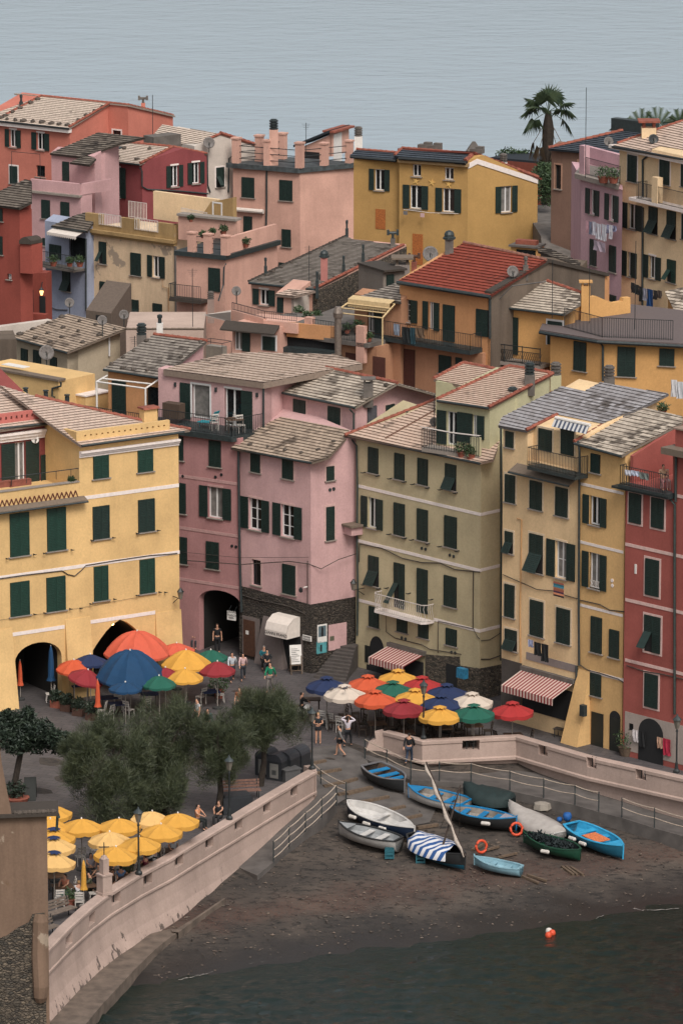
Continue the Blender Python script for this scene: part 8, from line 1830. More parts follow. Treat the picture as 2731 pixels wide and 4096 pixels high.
for px,Y_,rad,n,l in ((a3(460,700),340,(.9,.9,.75),900,'dark bush at the foot of the fan palm'),(a3(470,800),338,(.75,.8,1.6),1200,'dark climbing shrub in the gap beside the brown house'),(a3(480,618),343,(.55,.6,.3),350,'bright green bush under the palm trunk'),(a3(180,570),352,(1.1,.6,.6),700,'pale wispy bush on the roof beyond the mustard house'),(a3(300,575),352,(.8,.6,.5),450,'small wispy bush right of the pale one')):solo('bush',leaves(atY(px,Y_),rad,n,.22,.09),LEAF,l,'bush')
SF,SZ=STF,STZ
for p,Y_,r_,l in ((a1(520,1250),320,.38,'bushy plant on the salmon terrace corner'),(a1(600,1250),320,.3,'low plant beside the bushy one on the salmon terrace'),(a1(255,1190),323,.22,'left red pot plant on the upper salmon ledge'),(a1(335,1170),323,.22,'middle plant on the upper salmon ledge'),(a1(420,1150),323,.3,'right bushy plant on the upper salmon ledge'),(a1(160,1060),324,.22,'plant on the peeling house terrace'),(a0(430,1395),328.4,.35,'trailing plant left on the pale blue balcony'),(a0(560,1405),328.4,.3,'second plant on the pale blue balcony'),(a0(640,1400),328.4,.35,'third plant at the right of the pale blue balcony'),(b1(1090,470),296,.3,'plant by the white wall on the middle terrace'),(b1(1170,465),296,.3,'second plant by the white wall'),(b1(1020,430),299,.32,'climbing plant on the white wall'),(b2(40,570),292,.28,'plant behind the cream awning frame'),(b2(130,545),292,.28,'shrub in front of the cottage door'),(b2(215,640),290,.25,'hanging plant on the cottage railing'),(a3(930,700),309,.5,'flowering bush on the lilac house terrace'),(a3(1010,710),308,.45,'second flowering bush on the lilac terrace'),(b3(1400,1210),268,.35,'green plant behind the narrow ochre roof'),(c2(960,170),GF.hit(c2(960,170)).y-.2,.4,'tall green plant on the olive dormer balcony'),(c2(1030,190),GF.hit(c2(1030,190)).y-.2,.38,'second tall plant on the olive dormer balcony'),(c3(1290,300),RF2.hit(c3(1290,300)).y+4.5,.45,'dark climber on the red wall behind the roof terrace'),(c0(570,420),YF.hit(c0(570,420)).y+.3,.18,'small plant at the end of the yellow house terrace')):
 h=atY(p,Y_); pot(h-V((0,0,r_*1.3)),r_*.7,r_*.8,l,1.2)
for x,y,l in ((455,875,'first'),(535,905,'second'),(632,940,'third'),(737,975,'fourth')):
 c=atZ(d0(x,y),0); t=thing('planter_box',l+' planter box in the row before the left parasols, from the arch','planter',tuple(c),group='planter boxes'); m=MB(); m.box(c+V((0,0,.2)),.62,.38,.4,V((.9,-.43,0)),V((.43,.9,0))); obj('box',m,RIDGE if x<500 else plain('box_brown',rgb(92,62,50,.6),.9),t); obj('foliage',leaves(c+V((0,0,.65)),(.42,.35,.38),420,.14,.07),LAUR,t)
pot(atZ(e0(565,1110),0),.3,.42,'terracotta pot with green plant by the grey bench',1.0); pot(atZ(d1(385,800),0),.3,.45,'leafy pot plant at the end of the left tables',1.6); pot(atZ(d3(1110,1260),0),.42,.5,'leafy plant in a wooden tub by the red house shop',1.3,WOODB); pot(atZ(d2(150,480),0),.35,.4,'dark potted shrub at the foot of the olive house',1.4)
# boats on the beach
def bp(name,c,v=.15):return plain(name,c,.5,var=v,scale=2)
BW,BN,BK,BB,BT,BG,BL_=bp('boat_white',rgb(206,202,198,.8)),bp('boat_navy',rgb(26,40,62,.8)),bp('boat_black',(.016,.017,.018,1)),bp('boat_blue',rgb(22,120,172,.85)),bp('boat_teal',rgb(24,92,116,.8)),bp('boat_green',rgb(20,66,48,.8)),bp('boat_paleblue',rgb(134,172,186,.8))
BIN,WOODD=bp('boat_inside',rgb(150,140,130,.6),.25),plain('boat_wood',rgb(104,84,70,.6),.8,var=.3)
ORA=plain('ring_orange',rgb(214,78,44,.85),.6); FEND=plain('fender_white',rgb(214,206,198,.8),.5); TARP=plain('tarp_dark',rgb(30,42,44,.7),.85,var=.3,scale=3)
def boat(bow,stern,beam,label,hull,inner,rim,seat,h=.62,tran=.0,bottom=None,cover=None,deck=None,roll=0,seats=(.22,.48,.7),fend=(),cov=(0,1),wav=.05):
 a,b=gpt(stern,h),gpt(bow,h+.05); ax=V((b.x-a.x,b.y-a.y,0)); Ln=ax.length; ax.normalize(); sd=V((-ax.y,ax.x,0)); g0,g1=ground(a.x,a.y),ground(b.x,b.y)
 t=thing('rowing_boat',label,'boat',((a.x+b.x)/2,(a.y+b.y)/2,(g0+g1)/2),group='boats drawn up on the beach'); up=V((0,0,1)); Rr=Matrix.Rotation(roll,3,ax)
 def at(s,y,z):base=V((a.x,a.y,g0))*(1-s)+V((b.x,b.y,g1))*s; return base+Rr@(sd*y+up*z)
 def w(s):
  k=1-abs((s-.42)/.58)**2.3 if s>.42 else 1-(1-tran)*abs((s-.42)/.42)**2.4
  return max(.015,beam/2*k)
 def rz(s):return h+.30*max(0,s-.35)**2+.10*max(0,.35-s)
 n=16; S=[k/n for k in range(n+1)]
 def loft(sec,closed=False):
  m=MB()
  for s in S:m.v+=sec(s)
  q=len(m.v)//(n+1)
  for k in range(n):
   for j in range(q-1):m.f.append([k*q+j,(k+1)*q+j,(k+1)*q+j+1,k*q+j+1])
  return m,q
 kl=lambda s:.06+.16*max(0,s-.7)**1.2*3
 sec=lambda s:[at(s,w(s),rz(s)),at(s,w(s)*.98,rz(s)*.75+.02),at(s,w(s)*.8,rz(s)*.38+kl(s)*.3),at(s,w(s)*.42,rz(s)*.12+kl(s)*.6),at(s,0,kl(s)),at(s,-w(s)*.42,rz(s)*.12+kl(s)*.6),at(s,-w(s)*.8,rz(s)*.38+kl(s)*.3),at(s,-w(s)*.98,rz(s)*.75+.02),at(s,-w(s),rz(s))]
 m,q=loft(sec); m.f.append(list(range(q))); obj('hull',m,hull,t,True)
 if bottom:
  bs=lambda s:[p+(p-at(s,0,rz(s)*.6))*.02 for p in sec(s)[2:7]]; m,q=loft(bs); obj('bottom_paint',m,bottom,t,True)
 wi=lambda s:max(.01,w(s)-.09)
 isec=lambda s:[at(s,wi(s),rz(s)-.01),at(s,wi(s)*.9,rz(s)*.6),at(s,wi(s)*.68,max(rz(s)*.34,kl(s)+.1)),at(s,-wi(s)*.68,max(rz(s)*.34,kl(s)+.1)),at(s,-wi(s)*.9,rz(s)*.6),at(s,-wi(s),rz(s)-.01)]
 m,q=loft(isec); m.f.append([j for j in range(q)][::-1]); obj('inside',m,inner,t)
 m=MB()
 for sg in (1,-1):
  i=len(m.v)
  for s in S:m.v+=[at(s,sg*(w(s)+.03),rz(s)),at(s,sg*(w(s)+.03),rz(s)+.04),at(s,sg*max(0,w(s)-.1),rz(s)+.04),at(s,sg*max(0,w(s)-.1),rz(s)-.02)]
  for k in range(n):
   for j in range(4):m.f.append([i+k*4+j,i+(k+1)*4+j,i+(k+1)*4+(j+1)%4,i+k*4+(j+1)%4])
 m.box8([at(0,y,z)+ax*x for z in (rz(0)-.02,rz(0)+.04) for y,x in ((-w(0),-.02),(w(0),-.02),(w(0),.1),(-w(0),.1))]); obj('gunwale',m,rim,t)
 if cover:
  lo_,hi_=cov; S=[lo_+(hi_-lo_)*k/n for k in range(n+1)]
  cs=lambda s:[at(s,w(s)*1.08,rz(s)*.55),at(s,w(s)*1.05,rz(s)+.05),at(s,w(s)*.5,rz(s)+.22+wav*math.sin(s*23)),at(s,0,rz(s)+.30+wav*math.sin(s*17)),at(s,-w(s)*.5,rz(s)+.20+wav*math.sin(s*29+1)),at(s,-w(s)*1.05,rz(s)+.05),at(s,-w(s)*1.08,rz(s)*.55)]
  m,q=loft(cs); m.f.append(list(range(q))); m.uv={k:[(0,0)]*len(f) for k,f in enumerate(m.f)}
  for k in range(n):
   for j in range(q-1):m.uv[k*(q-1)+j]=[(s_*Ln*.5+(j+e)*.16,0) for s_,e in ((k/n,0),((k+1)/n,0),((k+1)/n,1),(k/n,1))]
  obj('cover',m,cover,t,True)
 else :
  for s in seats:
   m=MB(); q=[(s-.13/Ln,1),(s+.13/Ln,1)]; z=rz(s)-.14; m.box8([at(s+e,y*wi(s)*.97,z+dz) for dz in (0,.045) for e,y in ((-.14/Ln,-1),(.14/Ln,-1),(.14/Ln,1),(-.14/Ln,1))]); obj('thwart',m,seat,t)
  m=MB(); DS_=[.78,.84,.9,.95,.99]
  if deck:
   for s0,s1 in zip(DS_[:-1],DS_[1:]):m.poly([at(s0,w(s0),rz(s0)+.03),at(s0,-w(s0),rz(s0)+.03),at(s1,-w(s1),rz(s1)+.03),at(s1,w(s1),rz(s1)+.03)])
   obj('foredeck',m,deck,t)
 for s,sg in fend:m=MB(); p=at(s,sg*(w(s)+.1),rz(s)-.22); m.tube([p-ax*.25,p-ax*.2,p+ax*.2,p+ax*.25],[.04,.1,.1,.04],8); obj('fender',m,FEND,t)
 m=MB(); p=at(1,0,rz(1)); m.bar(at(.99,0,kl(1)),p+up*.12,.07,.09); obj('stem',m,rim,t)
 return t,at,rz,w
boat(e2(500,500),e2(225,362),1.75,'dark hulled boat with bright blue seats at the top of the slip',BK,WOODD,bp('rim_grey',rgb(120,118,120,.7)),BB,.72,.72)
T2=boat(e2(530,545),e2(1000,668),1.75,'white boat with blue deck and seat beside the mast',BW,BIN,BB,BB,.65,.7,deck=BB,seats=(.3,.55))
T3=boat(e2(1395,800),e2(862,705),1.7,'blue boat with dark hull and an orange life ring on its prow',BK,BIN,BB,BB,.72,.05,deck=bp('deck_pale',rgb(170,166,176,.7)),fend=((.62,-1),),bottom=None)
boat(e2(580,885),e2(45,655),1.85,'long white double ended boat with navy hull and fenders',BN,BW,BW,BW,.72,.05,seats=(.45,),deck=BW,fend=((.28,-1),(.5,-1),(.7,-1)))
boat(e1(1340,835),e2(455,970),1.7,'grey white boat with a dark rim left of the striped cover',bp('boat_greywhite',rgb(176,172,168,.75)),bp('boat_greyin',rgb(160,162,164,.7)),BK,BW,.68,.55,deck=MATS['boat_greyin'],seats=(.3,.55))
T6=boat(e2(985,1095),e2(540,920),1.9,'dark sailing boat with a blue and white striped cover and leaning mast',BK,BK,BK,WOODD,.85,.25,bottom=BT,cover=stripes('sail_stripes',rgb(214,212,214,.85),rgb(44,86,146,.75),.30,.5),cov=(.14,.8))
boat(e2(1055,1110),e2(1430,1195),1.15,'small pale blue dinghy nearest the water',BL_,BL_,BL_,BL_,.48,.6,seats=(.3,.62))
boat(e3(175,495),e3(580,712),1.6,'boat wrapped in a white cloth between blue and green boats',BW,BW,BW,BW,.6,.5,cover=plain('white_sheet',rgb(186,178,172,.68),.9,var=.12,scale=3),wav=.02)
T9=boat(e3(290,712),e3(745,850),1.65,'dark green boat heaped with nets beside the bright blue boat',BG,TARP,BG,BG,.62,.1,seats=(.3,.6),fend=((.45,1),))
T10=boat(e3(1090,830),e3(670,635),1.75,'bright blue boat with an outboard motor and orange matting',BT,bp('boat_sky',rgb(50,156,200,.85)),MATS['boat_sky'],MATS['boat_sky'],.72,.6,deck=MATS['boat_sky'],fend=((.3,-1),(.5,-1),(.3,1)),seats=(.25,.5))
boat(e2(970,545),e2(1360,640),2.1,'boat under a dark green tarpaulin beside the rope railing',TARP,TARP,TARP,TARP,.75,.4,cover=plain('tarp_green',rgb(24,44,44,.7),.8,var=.2))
def on(T,s,y,dz):return T[1](s,y*T[3](s),T[2](s)+dz)
def ring(c,r,nrm,label):m=MB(); x=nrm.cross(V((0,0,1))).normalized(); y=x.cross(nrm); m.tube([c+x*(r*math.cos(k*math.pi/9))+y*(r*math.sin(k*math.pi/9)) for k in range(19)],.07,7,cap=False); solo('life_ring',m,ORA,label,'life ring',smooth=True)
ring(gpt(e2(1392,880),.42),.3,V((.2,-1,.3)).normalized(),'orange life ring hanging on the prow of the dark hulled blue boat'); ring(gpt(e2(1112,1020),.5),.3,V((.6,-1,.2)).normalized(),'orange and white life ring beside the striped cover')
m=MB(); c=[on(T10,.35+.1*k,y,-.1) for k in range(4) for y in (-.55,.45)]
for k in range(3):m.poly([c[2*k],c[2*k+1],c[2*k+3],c[2*k+2]])
m.poly([c[0]-V((0,0,.3)),c[1]-V((0,0,.3)),c[1],c[0]]); o=solo('straw_mat',m,plain('mat_orange',rgb(206,116,70,.8),.9,var=.35,scale=12),'orange straw matting laid inside the bright blue boat','mat'); o.modifiers.new('s','SOLIDIFY').thickness=.04
p=gpt(e3(640,610),.75); t=thing('outboard_motor','outboard motor under a bright blue cover behind the blue boat','outboard motor',tuple(p)); m=MB(); m.lathe(p,[(.08,-.05),(.2,.05),(.24,.22),(.18,.38),(.05,.42)],9); m.lathe(p+V((-.38,.1,-.1)),[(.08,0),(.15,.06),(.14,.2),(.04,.25)],8); obj('cover',m,plain('motor_cover',rgb(18,84,150,.8),.7,var=.3),t,True); m=MB(); m.bar(p+V((.05,0,0)),p+V((-.1,-.25,-.75)),.16); m.bar(p+V((-.12,-.3,-.72)),p+V((-.05,-.1,-.75)),.3,.04); obj('leg',m,BK,t)
m=MB(); [leaves(on(T9,s,y,.02),(.45,.4,.14),140,.22,.12,False,m) for s,y in ((.25,0),(.45,.2),(.62,-.1),(.8,0))]; solo('fishing_nets',m,TARP,'dark fishing nets heaped in the green boat','nets')
a,b=gpt(e2(672,345),5.4),gpt(e2(985,1100),1.0); a=atY(e2(672,345),b.y+3.6); t=thing('leaning_mast','leaning mast with a furled pale sail above the boats','mast',tuple(b)); m=MB(); m.tube([b,a],.05,6); obj('spar',m,plain('spar_dark',rgb(60,46,38,.7),.7),t); m=MB(); n=12; m.tube([b+(a-b)*(k/n)+V((.06*math.sin(k*2.1)-.08,0,-.04)) for k in range(n+1)],[.03]+[.085+.03*math.sin(k*1.9) for k in range(n-1)]+[.02],7); obj('sail',m,plain('sail_cloth',rgb(186,172,160,.75),.95,var=.15),t,True)
q=gpt(e2(800,1030),1.0); r_=atY(e2(945,530),q.y+1.6); m=MB(); m.tube([q,r_],[.06,.04],6); m.tube([r_,gpt(e2(780,880),.6)],.012,4); m.tube([r_,gpt(e2(935,915),.6)],.012,4); solo('short_mast',m,MATS['spar_dark'],'shorter dark mast with rigging standing in the striped boat','mast')
for x,y,c_,l in ((493,1505,FEND,'white'),(490,1538,ORA,'front orange'),(520,1520,ORA,'right orange')):c=atZ(e3(x,y),SEA); m=MB(); m.lathe(c,[(.06,-.14),(.15,-.05),(.17,.06),(.12,.18),(.03,.22)],9); solo('mooring_buoy',m,c_,l+' buoy of three floating in the dark water','buoy','mooring buoys',True)
m=MB(); m.lathe(gpt(e3(438,515)),[(.5,0),(.42,.28),(.15,.34)],7); solo('beach_rock',m,plain('pale_rock',rgb(170,160,148,.6),.9),'pale flat rock on the sand by the wrapped boat','rock')
# people
SKIN=plain('skin',rgb(206,154,126,.75),.7,var=.05); HAIR={k:plain('hair_'+k,c,.8) for k,c in (('dark',(.012,.009,.008,1)),('brown',rgb(84,58,42,.7)),('fair',rgb(176,138,92,.7)),('grey',rgb(150,144,138,.7)))}
def fab(c):n='fabric_%d_%d_%d'%c; return plain(n,rgb(*c,.75),.9,var=.1)
def skin_mesh(V_,E_,sub=1,root=0):
 me=bpy.data.meshes.new('p'); me.from_pydata([tuple(v[0]) for v in V_],E_,[]); o=bpy.data.objects.new('tmp_person',me); TS.collection.objects.link(o); md=o.modifiers.new('s','SKIN'); md.use_smooth_shade=True; md.branch_smoothing=.3
 for k,v in enumerate(V_):me.skin_vertices[0].data[k].radius=(v[1],v[1]*(v[2]if len(v)>2 else 1)); me.skin_vertices[0].data[k].use_root=k==root
 o.modifiers.new('u','SUBSURF').levels=sub; n=evaluated(o); bpy.data.objects.remove(o); return n
PO={'stand':((.23,-.02,1.12),(.24,.06,.88),(.1,.02,.49),(.1,0,.08),(.1,.02,.49),(.1,0,.08)),'walk':((.23,.1,1.14),(.22,.24,.95),(.1,.16,.52),(.1,.2,.08),(.1,-.02,.47),(.1,-.32,.14)),'phone':((.23,.06,1.12),(.07,.27,1.14),(.1,.02,.49),(.11,0,.08),(.1,.02,.49),(.11,0,.08)),'sit':((.24,.12,.86),(.12,.34,.76),(.12,.42,.52),(.12,.42,.08),(.12,.42,.52),(.12,.4,.08)),'hold':((.4,.04,1.46),(.13,.05,1.62),(.1,.16,.52),(.1,.2,.08),(.1,-.02,.47),(.1,-.32,.14))}
def person(c,face,pose,top,leg,label,hair='dark',h=1.0,shorts=False,long=False,short=True,seat=0):
 P_=PO[pose]; dz=-.41 if pose=='sit' else 0; J=[]; E=[]
 def j(p,r,fl=1,par=None):J.append((V(p),r,fl)); k=len(J)-1; (E.append((par,k)) if par is not None else 0); return k
 hip=j((0,0,.93+dz),.135,.75); ab=j((0,.0,1.12+dz),.125,.75,hip); ch=j((0,.01,1.31+dz),.15,.7,ab); nk=j((0,.015,1.47+dz),.052,1,ch); hd=j((0,.035,1.58+dz),.085,1.05,nk); ht=j((0,.02,1.68+dz),.078,1.1,hd); j((0,.13,1.585+dz),.013,1,hd)
 arm=[]
 for sg in (1,-1):
  sh=j((.17*sg,0,1.40+dz),.06,1,ch); e_,w_=P_[0],P_[1]; fl=-1 if (pose=='walk' and sg<0) else 1
  el=j((e_[0]*sg,e_[1]*fl,e_[2]),.045,1,sh); wr=j((w_[0]*sg,w_[1]*fl,w_[2]),.030,1,el); d=(J[wr][0]-J[el][0]).normalized(); hp=j(J[wr][0]+d*.08,.034,.6,wr); arm.append((sh,el,wr)); x=d.cross(V((0,1,.3))).normalized()
  for f,ln in ((-.9,.075),(-.3,.09),(.3,.085),(.9,.065)):j(J[hp][0]+d*ln+x*(f*.032),.009,1,hp)
  j(J[wr][0]+d*.06+x*-.06,.010,1,wr)
 lg=[]
 for q,sg in ((2,1),(4,-1)):
  th=j((.09*sg,.0 if dz==0 else .05,.87+dz),.088,1,hip); k_,a_=P_[q],P_[q+1]; kn=j((k_[0]*sg,k_[1],k_[2]),.058,1,th); an=j((a_[0]*sg,a_[1],a_[2]),.038,1,kn); j((a_[0]*sg,a_[1]+.15,a_[2]-.045),.034,.7,an); lg.append((th,kn,an))
 Mx=Matrix.Rotation(face,4,'Z')@Matrix.Scale(h,4); t=thing('person',label,'person',(c.x,c.y,c.z+seat))
 def put(name,me,mat):
  me.transform(Mx); me.materials.clear(); me.materials.append(mat); o=bpy.data.objects.new(name,me); COL.objects.link(o); o.parent=t
  for p in me.polygons:p.use_smooth=True
 put('body',skin_mesh(J,E),SKIN)
 U=[(J[hip][0]+V((0,0,.0)),.15,.8),(J[ab][0],.142,.8),(J[ch][0],.165,.76),(J[nk][0]-V((0,0,.05)),.07)]; UE=[(0,1),(1,2),(2,3)]
 for sh,el,wr in arm:
  k=len(U); U+=[(J[sh][0],.073),(J[el][0]if not short else (J[sh][0]+J[el][0])/2,.060)]; UE+=[(2,k),(k,k+1)]
  if not short:U.append((J[wr][0],.042)); UE.append((k+1,k+2))
 put('top',skin_mesh(U,UE),fab(top)); Q=[(J[hip][0]+V((0,0,-.02)),.148,.82)]; QE=[]
 for th,kn,an in lg:
  k=len(Q); Q+=[(J[th][0],.102),((J[th][0]+J[kn][0])/2 if shorts else J[kn][0],.085 if shorts else .070)]; QE+=[(0,k),(k,k+1)]
  if not shorts:Q.append((J[an][0]+V((0,0,.03)),.052)); QE.append((k+1,k+2))
 put('trousers',skin_mesh(Q,QE),fab(leg)); H=[(J[ht][0]+V((0,-.03,.012)),.085),(J[hd][0]+V((0,-.06,.03)),.085),(J[hd][0]+V((0,-.075,-.07)),.06)]+([(J[ch][0]+V((0,-.14,.02)),.06)]if long else []); put('hair',skin_mesh(H,[(k,k+1) for k in range(len(H)-1)]),HAIR[hair])
 for th,kn,an in lg:put('shoe',skin_mesh([(J[an][0]+V((0,-.03,-.035)),.045),(J[an][0]+V((0,.15,-.045)),.042)],[(0,1)]),BK)
 return t
D={'down':R(180),'up':0,'left':R(90),'right':R(-90)}
for p,f,ps,tp_,lg_,l,kw in ((d1(1177,1165),R(180),'phone',(40,42,46),(36,38,44),'woman in dark dress and pale cap looking at a phone by the lamp',dict(hair='fair',shorts=True)),(d1(1350,1268),R(80),'walk',(110,108,106),(30,30,34),'man in grey shirt and black shorts walking past the slip',dict(shorts=True,short=False)),(d1(1415,1190),R(-20),'hold',(216,206,214),(30,32,36),'woman with white backpack holding her hair on the slip',dict(short=False,long=True)),(e2(535,360),R(-15),'walk',(24,26,30),(52,64,84),'person in black hooded jacket walking along the parapet',dict(short=False)),(d1(795,755),R(160),'walk',(22,128,92),(120,112,108),'woman in bright green top with a red bag',dict(short=False,long=True)),(d1(490,672),R(190),'walk',(196,200,206),(40,44,52),'woman in white cardigan carrying a plastic bag',dict(short=False,long=True)),(d1(577,660),R(185),'walk',(216,180,178),(44,48,56),'girl in pale pink top beside the woman in white',dict(h=.92,long=True,short=False)),(d1(372,440),R(180),'stand',(30,30,34),(28,28,32),'waitress in black standing near the dark arch',dict(hair='brown')),(d1(548,960),R(170),'stand',(150,84,56),(60,50,48),'person in rusty top half hidden behind the feathery tree',dict(hair='brown')),(d1(215,1050),R(120),'stand',(200,198,200),(50,50,56),'person in white shirt behind the feathery trees',{}),(d1(295,1130),R(180),'stand',(60,84,84),(50,50,52),'person in teal grey jacket behind the slim tree',dict(short=False)),(d0(600,1420),R(180),'stand',(196,190,186),(116,84,50),'person in white top and brown skirt left of the large tree',dict(hair='brown'))):person(gpt(p) if 'slip' in l or 'parapet' in l else atZ(p,0),f,ps,tp_,lg_,l,**kw)
for p,f,tp_,lg_,l,hr in ((d1(1045,985),R(-80),(24,26,28),(30,30,34),'man in black seated on a bar stool at the high table','dark'),(d1(745,560),R(185),(24,96,106),(34,34,38),'person in teal top seated by the grey buttress','grey'),(d1(770,590),R(180),(32,34,38),(34,36,40),'person in black seated beside the teal top','dark'),(d1(215,400),R(150),(150,156,164),(60,62,70),'person in pale shirt seated near the dark arch','brown')):person(atZ(p,0),f,'sit',tp_,lg_,l,hr,seat=.32 if 'stool' in l else 0,short=False)
for p,f,tp_,lg_,l,hr in ((e0(525,1000),R(150),(206,130,104),(90,110,140),'woman in coral top writing at the table by the old wall','dark'),(e0(635,1050),R(10),(216,212,214),(60,60,66),'blond person in white seen from behind beside the closed parasol','fair'),(e0(725,985),R(100),(76,80,62),(80,80,70),'man in olive shirt seated right of the closed parasol','dark'),(e0(970,930),R(20),(110,142,186),(50,56,70),'man in light blue shirt seen from behind by the wall','dark'),(e0(1025,885),R(190),(80,84,60),(60,60,60),'blond woman facing the water beside the blue shirt','fair'),(e0(1165,840),R(60),(120,44,60),(60,50,54),'woman in dark red top leaning on the harbour wall','brown'),(e0(1240,790),R(70),(216,212,210),(60,60,66),'man in white shirt seated at the wall with his back to the lamp','brown'),(e0(1200,790),R(-60),(40,40,44),(44,44,48),'person in black facing the man in the white shirt','dark'),(e0(1390,700),R(180),(196,198,202),(50,52,56),'woman in white jacket drinking by the wall','brown'),(e1(215,880),R(-120),(226,150,104),(36,42,42),'woman in orange top seated on the edge behind the yellow parasol','dark'),(e1(385,850),R(160),(36,36,40),(44,44,46),'man in black seated by the slim tree trunk','brown'),(e0(905,960),R(180),(90,70,60),(50,50,52),'person in brown partly hidden behind the cross pillar','brown'),(e0(800,920),R(120),(170,160,150),(60,56,60),'person in beige seated left of the cross pillar','dark'),(e0(730,830),R(200),(190,180,188),(50,50,54),'person in pale lilac seated in the shade of the parasols','dark'),(e0(870,870),R(200),(120,90,78),(50,50,54),'woman resting her chin behind the cross pillar','dark'),(e0(1045,790),R(150),(120,92,60),(60,56,54),'person in tan raising an arm under the yellow parasols','dark')):person(atZ((p[0],p[1]+(24 if p[0]<780 and p[1]>3350 and 'slim tree' not in l else 0)),0),f,'sit',tp_,lg_,l,hr,short='shirt' not in l)
person(RF2.pt(RF2.uv(c3(1375,400))[0],zt_+.02,-.3),R(190),'sit',(206,170,140),(190,130,130),'person sunbathing in a chair on the red house terrace','brown')
for x,y,l in ((1282,738,'left pigeon on the cream white parasol'),(1392,730,'pigeon at the peak of the cream white parasol')):c=atZ(d1(x,y+8),2.35+(.25 if x>1300 else 0)); m=MB(); m.tube([c+V((-.16,0,.05)),c+V((-.05,0,.09)),c+V((.06,0,.13)),c+V((.11,0,.2)),c+V((.15,0,.21))],[.01,.06,.06,.035,.008],7); m.bar(c+V((0,.02,.05)),c+V((0,.02,-.05)),.012); m.bar(c+V((.02,-.02,.05)),c+V((.02,-.02,-.05)),.012); solo('pigeon',m,plain('pigeon_grey',rgb(96,92,98,.6),.7),l,'pigeon',smooth=True)
# tables and chairs
def furn(kind,mat,mt=None):
 t=thing(kind,'x','chair',(0,0,0)); o=V((0,0,0)); m=MB()
 if kind=='chair':
  m.box((0,0,.45),.42,.42,.04); obj('seat',m,mat,t); m=MB(); [m.box((0,-.2-.03*k,.66+.13*k),.42,.025,.08) for k in range(3)]; obj('backrest',m,mat,t)
  for sx in (-1,1):
   for sy in (-1,1):m=MB(); m.bar((sx*.19,sy*.2,0),(sx*.19,-.19 if sy<0 else .16,.45),.035); (m.bar((sx*.19,-.19,.45),(sx*.19,-.29,.97),.035) if sy<0 else 0); obj('leg',m,mat,t)
 else :
  m.box((0,0,.73),.95,.8,.04); obj('tabletop',m,mt or mat,t)
  for sx in (-1,1):
   for sy in (-1,1):m=MB(); m.bar((sx*.4,sy*.33,0),(sx*.4,sy*.33,.72),.045); obj('leg',m,mat,t)
 return t
CWH,CBR=plain('chair_white',rgb(206,198,190,.8),.6),plain('chair_brown',rgb(74,60,50,.6),.7,var=.3); BCL=plain('blue_tablecloth',rgb(28,46,84,.8),.9); KW_,KB_=furn('chair',CWH),furn('chair',CBR); TB_,TN_=furn('table',CBR,plain('tabletop_wood',rgb(110,82,62,.6),.6,var=.25)),furn('table',CBR,BCL); used=set()
def place(proto,c,rz,label,cat,grp):
 t=proto if proto.name not in used else copy_tree(proto); used.add(proto.name); t.location=c; t.rotation_euler=(0,0,rz); tag(t,label,cat,grp)
random.seed(3)
for k,c in enumerate(MC):
 n=MULTI[k][2].replace(' parasol','',1).split(' ')[0:3]; b_=V((c.x+.1,c.y+.55,0)); nm=MULTI[k][2]
 if k!=0:place(TB_,b_,.2,'dark wooden table under the '+' '.join(nm.split()[:9]),'table','wooden tables under the coloured parasols')
 for s_ in (-1,1):place(KB_,b_+V((s_*.75,random.uniform(-.2,.2),0)),R(90)*s_+random.uniform(-.3,.3)+.2,('left' if s_<0 else 'right')+' brown folding chair under the '+' '.join(nm.split()[:9]),'chair','brown chairs under the coloured parasols')
for x,y,l in ((1230,1030,'first'),(1290,1050,'second'),(1360,1075,'third')):place(KW_,atZ(d1(x,y),0),R(-30),l+' white folding chair in the row behind the phone woman, from the left','chair','white folding chairs')
for x,y,a,l in ((480,1085,10,'white chair facing away nearest the old wall'),(565,1000,100,'white chair right of the woman in coral'),(640,1105,0,'white chair under the blond person in white'),(750,1040,100,'white chair of the man in olive'),(645,745,20,'white chair in the gap below the shaded parasol'),(760,690,10,'white chair by the tree trunk'),(1065,790,-60,'white chair behind the blond woman'),(950,830,0,'white chair behind the blue shirt'),(1090,850,30,'white chair left of the lamp post'),(1140,740,10,'white chair behind the lamp post'),(1270,760,100,'white chair at the wall right of the lamp'),(790,1030,90,'white chair touching the cross pillar')):place(KW_,atZ(e0(x,y+25),0),R(a),l,'chair','white folding chairs')
for x,y,l in ((505,1015,'table of the woman in coral'),(690,1010,'table beside the closed yellow parasol'),(450,930,'table with orange mat by the old wall'),(830,900,'table behind the cross pillar'),(1010,940,'table of the blue shirt man'),(1190,840,'table at the harbour wall by the lamp'),(1330,730,'table of the woman in the white jacket'),(900,760,'table in the shade behind the pillar')):place(TB_,atZ(e0(x,y+40),0),R(20),'dark wooden '+l,'table','tables under the yellow parasols')
for x,y,a,l in ((870,990,60,'front white chair by the blue clothed table'),(815,965,80,'white chair at the end of the planter row'),(1035,955,-40,'white chair right of the blue clothed table'),(400,830,100,'white chair near the tall closed blue parasol'),(1165,935,40,'white chair behind the feathery tree'),(950,905,190,'white chair behind the blue clothed table')):place(KW_,atZ(d0(x,y),0),R(a),l,'chair','white folding chairs')
for x,y,a,l in ((240,850,50,'white chair left of the right end table'),(395,835,-80,'white chair right of the right end table')):place(KW_,atZ(d1(x,y),0),R(a),l,'chair','white folding chairs')
